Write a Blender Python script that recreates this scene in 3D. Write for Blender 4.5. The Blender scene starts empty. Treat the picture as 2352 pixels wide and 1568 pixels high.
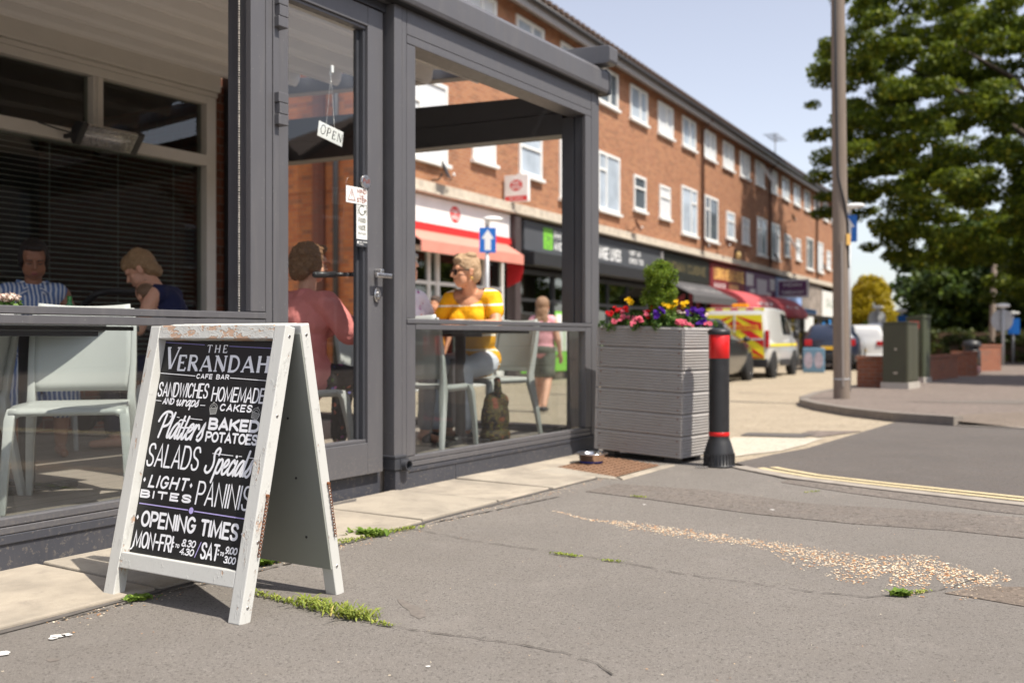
import bpy, bmesh, math, random
import numpy as np
from mathutils import Vector, Matrix, Euler

random.seed(7)
SC = bpy.context.scene
COL = SC.collection
R = math.radians
PI = math.pi

# ------------------------------------------------------------------ camera
CAM_H = 0.84
F_PX = 2287.0            # focal length in pixels of a 2352 px wide picture (35 mm lens)
camd = bpy.data.cameras.new('camera')
camd.lens = 35.0
camd.sensor_width = 36.0
camd.shift_y = -9.0 / 2352.0
camd.clip_start = 0.05
camd.clip_end = 3000
camd.dof.use_dof = True
camd.dof.focus_distance = 3.25
camd.dof.aperture_fstop = 2.45
camd.dof.aperture_blades = 7
cam = bpy.data.objects.new('camera', camd)
COL.objects.link(cam)
cam.location = (0, 0, CAM_H)
cam.rotation_euler = (R(90), 0, 0)
SC.camera = cam

# ------------------------------------------------------------------ sky, sun, exposure
SUN_DIR = Vector((0.80, -0.60, 0)).normalized() * math.cos(R(59))
SUN_DIR.z = math.sin(R(59))
world = bpy.data.worlds.new('World')
SC.world = world
world.use_nodes = True
wn = world.node_tree.nodes
wn.clear()
sky = wn.new('ShaderNodeTexSky')
sky.sky_type = 'NISHITA'
sky.sun_disc = False
sky.sun_elevation = R(59)
sky.sun_rotation = math.atan2(SUN_DIR.x, SUN_DIR.y)
sky.air_density = 1.0
sky.dust_density = 1.2
sky.ozone_density = 1.0
sky.altitude = 0
bg = wn.new('ShaderNodeBackground')
bg.inputs['Strength'].default_value = 0.13
wo = wn.new('ShaderNodeOutputWorld')
hsv = wn.new('ShaderNodeHueSaturation')      # thin summer haze: a paler sky
hsv.inputs['Hue'].default_value = 0.515
hsv.inputs['Saturation'].default_value = 0.50
hsv.inputs['Value'].default_value = 1.14
world.node_tree.links.new(sky.outputs[0], hsv.inputs['Color'])
world.node_tree.links.new(hsv.outputs[0], bg.inputs['Color'])
world.node_tree.links.new(bg.outputs[0], wo.inputs['Surface'])
sund = bpy.data.lights.new('sun', 'SUN')
sund.energy = 5.0
sund.angle = R(0.53)
sund.color = (1.0, 0.93, 0.82)
sun = bpy.data.objects.new('sun', sund)
COL.objects.link(sun)
sun.rotation_euler = SUN_DIR.to_track_quat('Z', 'Y').to_euler()
SC.view_settings.view_transform = 'Standard'
SC.view_settings.look = 'None'
SC.view_settings.gamma = 1.0
SC.view_settings.exposure = 0.45
SC.cycles.max_bounces = 8
SC.cycles.transparent_max_bounces = 16
SC.cycles.use_denoising = True
SC.cycles.sample_clamp_indirect = 6.0

# ------------------------------------------------------------------ mesh helpers
class MB:
    """collects shapes and links them as one mesh object"""
    def __init__(self):
        self.v = []; self.f = []; self.m = []; self.M = Matrix.Identity(4); self.mi = 0; self.sm = []
        self.smooth = False
    def add(self, vs, fs):
        o = len(self.v)
        M = self.M
        self.v += [tuple(M @ Vector(p)) for p in vs]
        self.f += [tuple(i + o for i in f) for f in fs]
        self.m += [self.mi] * len(fs)
        self.sm += [self.smooth] * len(fs)
        return self
    def box(self, a, b):
        x0, y0, z0 = a; x1, y1, z1 = b
        if x0 > x1: x0, x1 = x1, x0
        if y0 > y1: y0, y1 = y1, y0
        if z0 > z1: z0, z1 = z1, z0
        return self.add([(x0,y0,z0),(x1,y0,z0),(x1,y1,z0),(x0,y1,z0),(x0,y0,z1),(x1,y0,z1),(x1,y1,z1),(x0,y1,z1)],
                        [(0,3,2,1),(4,5,6,7),(0,1,5,4),(1,2,6,5),(2,3,7,6),(3,0,4,7)])
    def hexa(self, bot, top):
        return self.add(list(bot) + list(top), [(0,3,2,1),(4,5,6,7),(0,1,5,4),(1,2,6,5),(2,3,7,6),(3,0,4,7)])
    def cyl(self, p0, p1, r0, r1=None, n=16, caps=True):
        p0 = Vector(p0); p1 = Vector(p1)
        r1 = r0 if r1 is None else r1
        ax = (p1 - p0).normalized()
        s = Vector((0,0,1)) if abs(ax.z) < .9 else Vector((1,0,0))
        a = ax.cross(s).normalized(); b = ax.cross(a)
        vs = []
        for p, r in ((p0, r0), (p1, r1)):
            for k in range(n):
                t = 2*PI*k/n
                vs.append(tuple(p + a*(r*math.cos(t)) + b*(r*math.sin(t))))
        sm = self.smooth
        self.smooth = True
        fs = [(k, k+n, (k+1) % n + n, (k+1) % n) for k in range(n)]
        self.add(vs, fs)
        self.smooth = False
        if caps:
            o = len(self.v) - 2*n
            self.f += [tuple(o+k for k in range(n)), tuple(o+n+k for k in reversed(range(n)))]
            self.m += [self.mi]*2; self.sm += [False]*2
        self.smooth = sm
        return self
    def tube(self, pts, r, n=10, closed=False):
        pts = [Vector(p) for p in pts]
        N = len(pts)
        rs = r if isinstance(r, (list, tuple)) else [r]*N
        vs = []
        prev = None
        for i, p in enumerate(pts):
            if closed: t = pts[(i+1) % N] - pts[i-1]
            else: t = pts[min(i+1, N-1)] - pts[max(i-1, 0)]
            t.normalize()
            if prev is None:
                s = Vector((0,0,1)) if abs(t.z) < .9 else Vector((1,0,0))
                a = t.cross(s).normalized()
            else:
                a = (prev - t * prev.dot(t)).normalized()
            prev = a
            b = t.cross(a)
            for k in range(n):
                q = 2*PI*k/n
                vs.append(tuple(p + a*(rs[i]*math.cos(q)) + b*(rs[i]*math.sin(q))))
        fs = []
        for i in range(N if closed else N-1):
            j = (i+1) % N
            for k in range(n):
                fs.append((i*n+k, j*n+k, j*n+(k+1) % n, i*n+(k+1) % n))
        sm = self.smooth; self.smooth = True
        self.add(vs, fs)
        self.smooth = sm
        if not closed:
            o = len(self.v) - N*n
            self.f += [tuple(o+k for k in range(n)), tuple(o+(N-1)*n+k for k in reversed(range(n)))]
            self.m += [self.mi]*2; self.sm += [False]*2
        return self
    def lathe(self, prof, c=(0,0,0), n=28, closed=False):
        c = Vector(c); vs = []
        for r, z in prof:
            for k in range(n):
                t = 2*PI*k/n
                vs.append((c.x + r*math.cos(t), c.y + r*math.sin(t), c.z + z))
        fs = []
        for i in range(len(prof)-1):
            for k in range(n):
                fs.append((i*n+k, i*n+(k+1) % n, (i+1)*n+(k+1) % n, (i+1)*n+k))
        sm = self.smooth; self.smooth = True
        self.add(vs, fs); self.smooth = sm
        return self
    def ell(self, c, r, rot=None, nu=16, nv=10):
        c = Vector(c); Rm = Matrix.Identity(3) if rot is None else rot
        vs = [tuple(c + Rm @ Vector((0,0,r[2])))]
        for j in range(1, nv):
            ph = PI*j/nv
            for k in range(nu):
                t = 2*PI*k/nu
                vs.append(tuple(c + Rm @ Vector((r[0]*math.sin(ph)*math.cos(t), r[1]*math.sin(ph)*math.sin(t), r[2]*math.cos(ph)))))
        vs.append(tuple(c + Rm @ Vector((0,0,-r[2]))))
        fs = []
        for k in range(nu): fs.append((0, 1+k, 1+(k+1) % nu))
        for j in range(nv-2):
            for k in range(nu):
                a = 1+j*nu+k; b = 1+j*nu+(k+1) % nu
                fs.append((a, a+nu, b+nu, b))
        L = len(vs)-1
        for k in range(nu): fs.append((L, L-nu+(k+1) % nu, L-nu+k))
        sm = self.smooth; self.smooth = True
        self.add(vs, fs); self.smooth = sm
        return self
    def cap(self, p0, p1, r0, r1=None):
        """tapered capsule made of closed pieces (for voxel union)"""
        r1 = r0 if r1 is None else r1
        p0 = Vector(p0); p1 = Vector(p1)
        self.ell(p0, (r0,)*3, None, 14, 10); self.ell(p1, (r1,)*3, None, 14, 10)
        if (p1-p0).length > 1e-4: self.cyl(p0, p1, r0, r1, 14)
        return self
    def prism(self, poly, y0, y1, plane='xz'):
        """extrude a 2-D outline"""
        n = len(poly)
        def P(a, b, t):
            return {'xz': (a, t, b), 'yz': (t, a, b), 'xy': (a, b, t)}[plane]
        vs = [P(a, b, y0) for a, b in poly] + [P(a, b, y1) for a, b in poly]
        fs = [(i, (i+1) % n, (i+1) % n + n, i+n) for i in range(n)] + [tuple(reversed(range(n))), tuple(range(n, 2*n))]
        return self.add(vs, fs)
    def quad(self, a, b, c, d):
        return self.add([a, b, c, d], [(0,1,2,3)])
    def build(self, name, mats, parent=None, bevel=0, seg=2, fix=True, label=None):
        me = bpy.data.meshes.new(name)
        me.from_pydata(self.v, [], self.f)
        if not isinstance(mats, (list, tuple)): mats = [mats]
        for m in mats: me.materials.append(m)
        me.polygons.foreach_set('material_index', self.m)
        me.polygons.foreach_set('use_smooth', self.sm)
        if fix:
            bm = bmesh.new(); bm.from_mesh(me)
            bmesh.ops.recalc_face_normals(bm, faces=bm.faces)
            bm.to_mesh(me); bm.free()
        me.update()
        o = bpy.data.objects.new(name, me)
        COL.objects.link(o)
        if parent is not None: o.parent = parent
        if bevel:
            b = o.modifiers.new('bevel', 'BEVEL'); b.width = bevel; b.segments = seg; b.limit_method = 'ANGLE'; b.angle_limit = R(40)
        if label: o['label'] = label
        return o

def np_mesh(name, verts, faces4, mat, parent=None, smooth=False, n=4):
    verts = np.asarray(verts, np.float32); faces4 = np.asarray(faces4, np.int32)
    me = bpy.data.meshes.new(name)
    me.vertices.add(len(verts)); me.vertices.foreach_set('co', verts.ravel())
    me.loops.add(faces4.size); me.loops.foreach_set('vertex_index', faces4.ravel())
    me.polygons.add(len(faces4))
    me.polygons.foreach_set('loop_start', np.arange(0, faces4.size, n, dtype=np.int32))
    me.polygons.foreach_set('loop_total', np.full(len(faces4), n, np.int32))
    me.update(calc_edges=True)
    for m in (mat if isinstance(mat, (list, tuple)) else [mat]): me.materials.append(m)
    if smooth: me.polygons.foreach_set('use_smooth', [True]*len(faces4))
    o = bpy.data.objects.new(name, me); COL.objects.link(o)
    if parent is not None: o.parent = parent
    return o

def tag(o, label, cat, group=None):
    o['label'] = label; o['category'] = cat
    if group: o['group'] = group
    return o
def thing(name, label, cat, loc=(0,0,0), rz=0, group=None):
    o = bpy.data.objects.new(name, None); COL.objects.link(o)
    o.empty_display_size = .1
    o.location = loc; o.rotation_euler = (0, 0, rz)
    return tag(o, label, cat, group)
def structure(o):
    o['kind'] = 'structure'; return o
def stuff(o):
    o['kind'] = 'stuff'; return o
def copy_thing(root, loc, rz, label, scale=None):
    def cp(o, par):
        c = o.copy(); COL.objects.link(c)
        if par is not None: c.parent = par
        for k in KIDS[o]: cp(k, c)
        return c
    KIDS = {}
    def walk(o):
        KIDS[o] = [k for k in bpy.data.objects if k.parent == o]
        for k in KIDS[o]: walk(k)
    walk(root)
    c = cp(root, None)
    c.location = loc; c.rotation_euler = (0, 0, rz); c['label'] = label
    if scale: c.scale = scale
    return c

# ------------------------------------------------------------------ place helpers (real distances worked out from the photograph)
def gz(Y):
    return 0.0 if Y < 7.2 else (-.2*(Y-7.2)/8.8 if Y < 16 else -.2)
def at(px, py, Y):
    return Vector(((px-1176)/F_PX*Y, Y, CAM_H - (py-775)/F_PX*Y))
# veranda frame: x along its street front, y inward, z up
V_ANG = R(90-32.27)
V0 = Vector((-0.625, 5.396, 0))
VM = Matrix.Translation(V0) @ Matrix.Rotation(V_ANG, 4, 'Z')
def VW(s, d, z=0): return VM @ Vector((s, d, z))
# parade frame: x along the facade, y into the building, z up
P_ANG = R(90-28.29)
PM = Matrix.Translation(Vector((7.05, 36.0, 0))) @ Matrix.Rotation(P_ANG, 4, 'Z')
def PW(t, d, z=0): return PM @ Vector((t, d, z))

# ------------------------------------------------------------------ materials
class NT:
    def __init__(self, name):
        self.m = bpy.data.materials.new(name); self.m.use_nodes = True
        self.t = self.m.node_tree; self.t.nodes.clear()
        self.out = self.n('ShaderNodeOutputMaterial')
    def n(self, ty, **kw):
        nd = self.t.nodes.new(ty)
        for k, v in kw.items(): setattr(nd, k, v)
        return nd
    def l(self, a, b): self.t.links.new(a, b)
    def val(self, nd, **kw):
        for k, v in kw.items(): nd.inputs[k.replace('_', ' ')].default_value = v
    def math(self, op, a, b=None, c=None, clamp=False):
        nd = self.n('ShaderNodeMath', operation=op); nd.use_clamp = clamp
        for i, x in enumerate((a, b, c)):
            if x is None: continue
            if isinstance(x, (int, float)): nd.inputs[i].default_value = x
            else: self.l(x, nd.inputs[i])
        return nd.outputs[0]
    def mix(self, fac, a, b):
        nd = self.n('ShaderNodeMix', data_type='RGBA')
        for i, x in ((0, fac), (6, a), (7, b)):
            if isinstance(x, (int, float)): nd.inputs[i].default_value = x
            elif isinstance(x, tuple): nd.inputs[i].default_value = (*x[:3], 1)
            else: self.l(x, nd.inputs[i])
        return nd.outputs[2]
    def coord(self, kind='Object', scale=None):
        c = self.n('ShaderNodeTexCoord').outputs[kind]
        if scale is not None:
            mp = self.n('ShaderNodeMapping')
            mp.inputs['Scale'].default_value = scale if isinstance(scale, tuple) else (scale,)*3
            self.l(c, mp.inputs[0]); c = mp.outputs[0]
        return c
    def noise(self, vec, scale, detail=4, rough=.55, out=0):
        nd = self.n('ShaderNodeTexNoise'); nd.inputs['Scale'].default_value = scale
        nd.inputs['Detail'].default_value = detail; nd.inputs['Roughness'].default_value = rough
        if vec is not None: self.l(vec, nd.inputs['Vector'])
        return nd.outputs[out]
    def vor(self, vec, scale, feature='F1', out='Distance'):
        nd = self.n('ShaderNodeTexVoronoi', feature=feature); nd.inputs['Scale'].default_value = scale
        if vec is not None: self.l(vec, nd.inputs['Vector'])
        return nd.outputs[out]
    def ramp(self, fac, stops, interp='LINEAR'):
        nd = self.n('ShaderNodeValToRGB'); nd.color_ramp.interpolation = interp
        el = nd.color_ramp.elements
        while len(el) < len(stops): el.new(.5)
        for e, (p, c) in zip(el, stops):
            e.position = p; e.color = (*c, 1) if isinstance(c, tuple) else (c, c, c, 1)
        self.l(fac, nd.inputs[0]); return nd.outputs[0]
    def bump(self, height, strength=.3, dist=.01):
        nd = self.n('ShaderNodeBump'); nd.inputs['Strength'].default_value = strength; nd.inputs['Distance'].default_value = dist
        self.l(height, nd.inputs['Height']); return nd.outputs[0]
    def pbsdf(self, color, rough=.5, metal=0, normal=None, spec=.5, coat=0, sss=0):
        b = self.n('ShaderNodeBsdfPrincipled')
        for k, x in (('Base Color', color), ('Roughness', rough), ('Metallic', metal), ('Specular IOR Level', spec), ('Coat Weight', coat)):
            if isinstance(x, tuple): b.inputs[k].default_value = (*x[:3], 1)
            elif isinstance(x, (int, float)): b.inputs[k].default_value = x
            else: self.l(x, b.inputs[k])
        if sss:
            b.inputs['Subsurface Weight'].default_value = sss; b.inputs['Subsurface Radius'].default_value = (.01, .004, .002)
        if normal is not None: self.l(normal, b.inputs['Normal'])
        return b.outputs[0]
    def done(self, sh): self.l(sh, self.out.inputs['Surface']); return self.m

def shade(c, k): return tuple(min(1, x*k) for x in c)
def pm(name, c, rough=.5, metal=0, var=.15, scale=12, bump=0, bscale=60, spec=.5, coat=0, coords=None):
    """painted / plain material with uneven tone and a little relief"""
    t = NT(name)
    co = t.coord('Object', coords)
    nz = t.noise(co, scale, 5)
    colr = t.mix(t.math('MULTIPLY_ADD', nz, 1.6, -.3, True), shade(c, 1-var), shade(c, 1+var))
    rg = t.math('MULTIPLY_ADD', nz, .25, rough-.12, True)
    nrm = None
    if bump: nrm = t.bump(t.noise(co, bscale, 4), bump, .004)
    return t.done(t.pbsdf(colr, rg, metal, nrm, spec, coat))
def flat(name, c, rough=.6, emit=None):
    t = NT(name)
    return t.done(t.pbsdf(c, rough))

def glass_mat(name, tint=(.93, .96, .95), refl=1.0, base=0.0):
    t = NT(name)
    tr = t.n('ShaderNodeBsdfTransparent'); tr.inputs[0].default_value = (*tint, 1)
    gl = t.n('ShaderNodeBsdfGlossy'); gl.inputs['Roughness'].default_value = 0.0
    gl.inputs['Color'].default_value = (1, 1, 1, 1)
    fr = t.n('ShaderNodeFresnel'); fr.inputs['IOR'].default_value = 1.5
    geo = t.n('ShaderNodeNewGeometry')     # the far face of a pane adds no second mirror
    fac = t.math('MULTIPLY', t.math('MULTIPLY_ADD', fr.outputs[0], refl, base, True), t.math('SUBTRACT', 1, geo.outputs['Backfacing']))
    mx = t.n('ShaderNodeMixShader'); t.l(fac, mx.inputs[0]); t.l(tr.outputs[0], mx.inputs[1]); t.l(gl.outputs[0], mx.inputs[2])
    return t.done(mx.outputs[0])

def brick_mat(name, c1, c2, mortar, scale=1.0, bumpk=.5, dark=(.10, .05, .035)):
    t = NT(name)
    co = t.coord('Object')
    sp = t.n('ShaderNodeSeparateXYZ'); t.l(co, sp.inputs[0])
    cb = t.n('ShaderNodeCombineXYZ'); t.l(t.math('ADD', sp.outputs[0], sp.outputs[1]), cb.inputs[0]); t.l(sp.outputs[2], cb.inputs[1])
    b = t.n('ShaderNodeTexBrick'); t.l(cb.outputs[0], b.inputs['Vector'])
    b.inputs['Scale'].default_value = 1.0*scale
    b.inputs['Brick Width'].default_value = .225; b.inputs['Row Height'].default_value = .075
    b.inputs['Mortar Size'].default_value = .006; b.inputs['Mortar Smooth'].default_value = .3; b.inputs['Bias'].default_value = -.1
    b.offset = .5
    b.inputs['Color1'].default_value = (*c1, 1); b.inputs['Color2'].default_value = (*c2, 1); b.inputs['Mortar'].default_value = (*mortar, 1)
    # darker individual bricks and broad weathering
    # cell key: floor of brick coordinates
    row = t.math('FLOOR', t.math('DIVIDE', sp.outputs[2], .075))
    half = t.math('MULTIPLY', t.math('MODULO', row, 2), .5)
    colx = t.math('FLOOR', t.math('ADD', t.math('DIVIDE', t.math('ADD', sp.outputs[0], sp.outputs[1]), .225), half))
    k = t.n('ShaderNodeCombineXYZ'); t.l(colx, k.inputs[0]); t.l(row, k.inputs[1])
    wnz = t.n('ShaderNodeTexWhiteNoise'); t.l(k.outputs[0], wnz.inputs[0])
    darkmask = t.math('MULTIPLY', t.math('GREATER_THAN', wnz.outputs[0], .80), t.math('SUBTRACT', 1, b.outputs['Fac']))
    c = t.mix(t.math('MULTIPLY', darkmask, .55), b.outputs['Color'], dark)
    big = t.noise(co, .6, 4)
    c = t.mix(t.math('MULTIPLY_ADD', big, .9, -.25, True), c, t.mix(.5, c, (c1[0]*.62, c1[1]*.55, c1[2]*.5)))
    nrm = t.bump(t.math('SUBTRACT', 1, b.outputs['Fac']), bumpk, .008)
    return t.done(t.pbsdf(c, .85, 0, nrm, .25))

def leaf_mat(name, dark, light, trans=.35, hue=(.45, .38, .02)):
    t = NT(name)
    g = t.n('ShaderNodeNewGeometry')
    rnd = g.outputs['Random Per Island']
    c = t.ramp(rnd, [(0, dark), (.6, tuple((a+b)/2 for a, b in zip(dark, light))), (.93, light), (1, hue)])
    d = t.pbsdf(c, .55, 0, None, .3)
    tl = t.n('ShaderNodeBsdfTranslucent'); t.l(t.mix(.5, c, light), tl.inputs[0])
    mx = t.n('ShaderNodeMixShader'); mx.inputs[0].default_value = trans
    t.l(d, mx.inputs[1]); t.l(tl.outputs[0], mx.inputs[2])
    return t.done(mx.outputs[0])

def asphalt_mat(name, base, speck, k=1.0, grain=220, stains=True, warm=(.16, .12, .09)):
    t = NT(name)
    co = t.coord('Object')
    n1 = t.noise(co, grain, 3, .7)
    n2 = t.vor(co, grain*.55, 'F1', 'Color')
    sp = t.n('ShaderNodeSeparateColor'); t.l(n2, sp.inputs[0])
    big = t.noise(co, .9, 5, .6); mid = t.noise(co, 7, 5, .65)
    c = t.mix(t.math('MULTIPLY_ADD', n1, 2.4, -.7, True), shade(base, .60), shade(base, 1.3))
    c = t.mix(t.math('MULTIPLY', t.math('GREATER_THAN', sp.outputs[0], .90), .38), c, speck)
    c = t.mix(t.math('MULTIPLY', t.math('LESS_THAN', sp.outputs[1], .10), .6), c, shade(base, .35))
    c = t.mix(t.math('MULTIPLY_ADD', mid, 1.3, -.45, True), c, t.mix(.45, c, warm))
    c = t.mix(t.math('MULTIPLY_ADD', big, 3.0, -1.2, True), c, t.mix(.40, c, shade(base, .62)))
    c = t.mix(t.math('MULTIPLY_ADD', t.noise(co, 2.3, 6, .7), 4.0, -2.25, True), c, t.mix(.40, c, shade(base, 1.45)))
    c = t.mix(t.math('MULTIPLY', t.math('GREATER_THAN', t.noise(co, 22, 3, .6), .67), .30), c, shade(base, .55))
    nrm = t.bump(t.math('ADD', n1, t.math('MULTIPLY', sp.outputs[0], .5)), .8*k, .006)
    return t.done(t.pbsdf(c, .9, 0, nrm, .2))

M = {}
def frame_mat():
    t = NT('grey_aluminium'); co = t.coord('Object')
    n = t.noise(co, 5, 5); fine = t.noise(co, 420, 2); smear = t.noise(t.coord('Object', (8, 8, .8)), 3, 5, .6)
    c = t.mix(n, (.092, .090, .097), (.106, .104, .111))
    c = t.mix(t.math('MULTIPLY_ADD', smear, 1.4, -.72, True), c, (.16, .15, .145))
    v = t.vor(co, 38, 'F1', 'Distance')
    c = t.mix(t.math('MULTIPLY', t.math('LESS_THAN', v, .055), .8), c, (.34, .33, .31))
    sp = t.n('ShaderNodeSeparateXYZ'); t.l(co, sp.inputs[0])
    splash = t.math('MULTIPLY', t.math('GREATER_THAN', t.noise(co, 70, 3, .7), .56), t.math('MULTIPLY_ADD', sp.outputs[2], -2.6, .75, True))
    c = t.mix(t.math('MULTIPLY', splash, .5), c, (.23, .20, .17))
    rg = t.math('MULTIPLY_ADD', smear, .35, .27, True)
    return t.done(t.pbsdf(c, rg, 0, t.bump(fine, .05, .002), .5))
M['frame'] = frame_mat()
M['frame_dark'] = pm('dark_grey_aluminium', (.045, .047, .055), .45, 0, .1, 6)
M['plinth'] = None
def plinth_mat():
    t = NT('plinth_grey'); co = t.coord('Object'); n = t.noise(co, 6, 5); s = t.noise(co, 55, 4, .7); st = t.noise(t.coord('Object', (14, 14, 2)), 3, 4)
    c = t.mix(n, (.044, .046, .056), (.062, .064, .077)); c = t.mix(t.math('MULTIPLY', t.math('GREATER_THAN', s, .60), .5), c, (.17, .15, .13)); c = t.mix(t.math('MULTIPLY_ADD', st, 1.6, -.85, True), c, (.11, .10, .095))
    return t.done(t.pbsdf(c, .55, 0, t.bump(s, .1, .003), .4))
M['plinth'] = plinth_mat()
M['rubber'] = flat('black_rubber', (.012, .012, .013), .6)
M['white_pvc'] = pm('white_pvc', (.78, .78, .76), .4, 0, .04, 8)
M['cream'] = pm('cream_paint', (.62, .58, .52), .5, 0, .06, 5)
M['fabric_roof'] = pm('roof_fabric', (.72, .69, .66), .7, 0, .05, 3, .05, 200)
M['glass'] = glass_mat('clear_glass', (.955, .965, .96), 1.3, .01)
M['glass_dark'] = glass_mat('shop_glass', (.55, .62, .60), 1.6, .05)
M['steel'] = pm('brushed_steel', (.62, .61, .6), .28, 1, .08, 30)
M['chrome'] = pm('chrome', (.75, .75, .75), .12, 1, .03, 30)
M['black'] = pm('black_plastic', (.02, .02, .022), .45, 0, .2, 20, .05, 300)
M['black_metal'] = pm('black_metal', (.03, .03, .033), .4, 0, .2, 15)
M['white'] = flat('white_paint', (.8, .8, .79), .5)
M['slab'] = None
M['chair'] = pm('pale_mint_plastic', (.41, .43, .415), .38, 0, .04, 6)
M['red'] = flat('red_reflective', (.62, .012, .012), .35)
M['rust'] = pm('rusty_iron', (.20, .075, .03), .8, .3, .5, 60, .4, 120)
M['brick_front'] = brick_mat('facade_brick', (.39, .182, .092), (.305, .125, .068), (.39, .29, .215), 1, .3, (.20, .09, .05))
M['brick_flank'] = brick_mat('flank_brick', (.44, .15, .05), (.33, .09, .035), (.22, .14, .09), 1, .6, (.13, .07, .05))
M['brick_wall'] = brick_mat('garden_brick', (.30, .11, .06), (.24, .08, .045), (.28, .22, .18), 1, .6, (.20, .10, .07))
M['tile'] = pm('roof_tile', (.10, .065, .05), .85, 0, .3, 8, .5, 20)
M['concrete'] = pm('concrete', (.40, .37, .33), .85, 0, .18, 4, .3, 60)
M['skin'] = None
# ================================================================== GROUND
M['asphalt'] = asphalt_mat('pavement_asphalt', (.240, .219, .199), (.36, .33, .30), 1, 330, True, (.19, .165, .14))
M['asphalt_coarse'] = asphalt_mat('coarse_asphalt', (.208, .184, .165), (.36, .30, .26), 1.6, 120)
M['asphalt_fine'] = asphalt_mat('road_asphalt', (.135, .122, .114), (.2, .18, .17), .8, 260)
M['asphalt_far'] = asphalt_mat('far_pavement_asphalt', (.20, .165, .145), (.34, .29, .25), .8, 60)
M['asphalt_worn'] = asphalt_mat('worn_asphalt', (.21, .172, .142), (.42, .33, .25), 1.2, 150)
M['beige'] = asphalt_mat('forecourt_concrete', (.37, .31, .23), (.48, .42, .33), .8, 60, True, (.40, .32, .22))
M['pale'] = asphalt_mat('pale_concrete', (.52, .47, .39), (.6, .54, .45), .8, 90, True, (.6, .5, .36))
M['far_ground'] = asphalt_mat('far_ground', (.16, .145, .13), (.24, .22, .2), .6, 20)
def slab_mat():
    t = NT('paving_slab')
    co = t.coord('Object')
    g = t.n('ShaderNodeNewGeometry').outputs['Random Per Island']
    n1 = t.noise(co, 160, 4, .7); n2 = t.noise(co, 3.0, 5, .6); n3 = t.vor(co, 90, 'F1', 'Distance')
    c = t.ramp(g, [(0, (.30, .265, .215)), (.5, (.39, .335, .265)), (1, (.34, .305, .255))])
    c = t.mix(t.math('MULTIPLY_ADD', n1, 1.4, -.45, True), c, (.43, .385, .32))
    c = t.mix(t.math('MULTIPLY', t.math('LESS_THAN', n3, .13), .4), c, (.25, .2, .16))
    c = t.mix(t.math('MULTIPLY_ADD', n2, 2.8, -1.15, True), c, (.21, .185, .155))
    c = t.mix(t.math('MULTIPLY_ADD', t.noise(co, 11, 6, .7), 3.0, -1.65, True), c, (.20, .175, .15))
    return t.done(t.pbsdf(c, .88, 0, t.bump(n1, .5, .003), .25))
M['slab'] = slab_mat()
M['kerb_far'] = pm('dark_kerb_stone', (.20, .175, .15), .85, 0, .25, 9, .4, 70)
M['kerb'] = pm('kerb_stone', (.30, .265, .225), .85, 0, .25, 9, .4, 70)
M['crack'] = pm('crack_dirt', (.075, .066, .056), .95, 0, .4, 60)
M['tar'] = pm('old_tar', (.10, .09, .082), .9, 0, .3, 20, .3, 90)
M['yellow_line'] = pm('worn_yellow_paint', (.52, .43, .26), .8, 0, .3, 40, .4, 160)
M['manhole'] = pm('rusty_cover', (.22, .125, .075), .8, .2, .4, 30, .6, 110)

def sheet(name, poly, dz, mat, thick=0.0):
    bm = bmesh.new()
    vs = [bm.verts.new((x, y, 0)) for x, y in poly]
    bm.faces.new(vs)
    for Y in (7.2, 16.0):
        bmesh.ops.bisect_plane(bm, geom=bm.verts[:]+bm.edges[:]+bm.faces[:], plane_co=(0, Y, 0), plane_no=(0, 1, 0))
    for v in bm.verts: v.co.z = gz(v.co.y) + dz
    bmesh.ops.recalc_face_normals(bm, faces=bm.faces)
    for f in bm.faces:
        if f.normal.z < 0: f.normal_flip()
    if thick:
        r = bmesh.ops.extrude_face_region(bm, geom=bm.faces[:])
        for v in [e for e in r['geom'] if isinstance(e, bmesh.types.BMVert)]: v.co.z -= thick
        bmesh.ops.recalc_face_normals(bm, faces=bm.faces)
    me = bpy.data.meshes.new(name); bm.to_mesh(me); bm.free()
    me.materials.append(mat)
    o = bpy.data.objects.new(name, me); COL.objects.link(o)
    return structure(o)

sheet('ground', [(-700, -300), (700, -300), (700, 1200), (-700, 1200)], -.012, M['far_ground'])
KERB_IN = [(1.42, 6.46), (1.439, 6.404), (1.613, 5.911), (1.978, 5.489), (2.533, 4.926), (5.0, 2.45), (12.0, -4.6)]
pav = [VW(-9, .05)[:2], VW(2.4, .05)[:2], VW(2.4, .9)[:2], (1.0, 7.75), (1.45, 6.9)] + KERB_IN + [(12, -25), (-40, -25)]
sheet('pavement', [tuple(p) for p in pav], 0.0, M['asphalt'])
sheet('forecourt', [(1.50, 6.69), (2.245, 7.62), (4.24, 10.97), (4.1, 12.1), (4.2, 13.7), (4.6, 15.8), (7, 20), (10.5, 26.5), (26, 56), (20, 60), (-2.0, 18.9), (-8.5, 22.5), (-20, 30), (-24, 14), (-5, 8.2), (.35, 7.9), (1.0, 7.75), (1.45, 6.9)], -.004, M['beige'])
sheet('road', [(1.50, 6.69), (1.55, 6.44), (1.72, 5.96), (2.06, 5.57), (2.62, 5.0), (5.09, 2.54), (12.1, -4.5), (24, -4.5), (12, 2.9), (8, 6.85), (5.03, 9.82), (4.24, 10.97), (2.245, 7.62)], 0.0, M['asphalt_fine'])
sheet('pale_apron', [(1.52, 7.72), (1.56, 7.02), (2.0, 7.42), (2.30, 7.9), (2.72, 8.66), (1.95, 8.75)], 0.001, M['pale'])
sheet('drain_cover', [(2.05, 8.95), (2.55, 8.72), (2.80, 9.15), (2.20, 9.3)], 0.003, M['tar'])
sheet('road_patch', [(2.70, 8.75), (3.35, 9.5), (2.85, 9.55), (2.62, 9.1)], 0.002, M['asphalt_far'])

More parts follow.
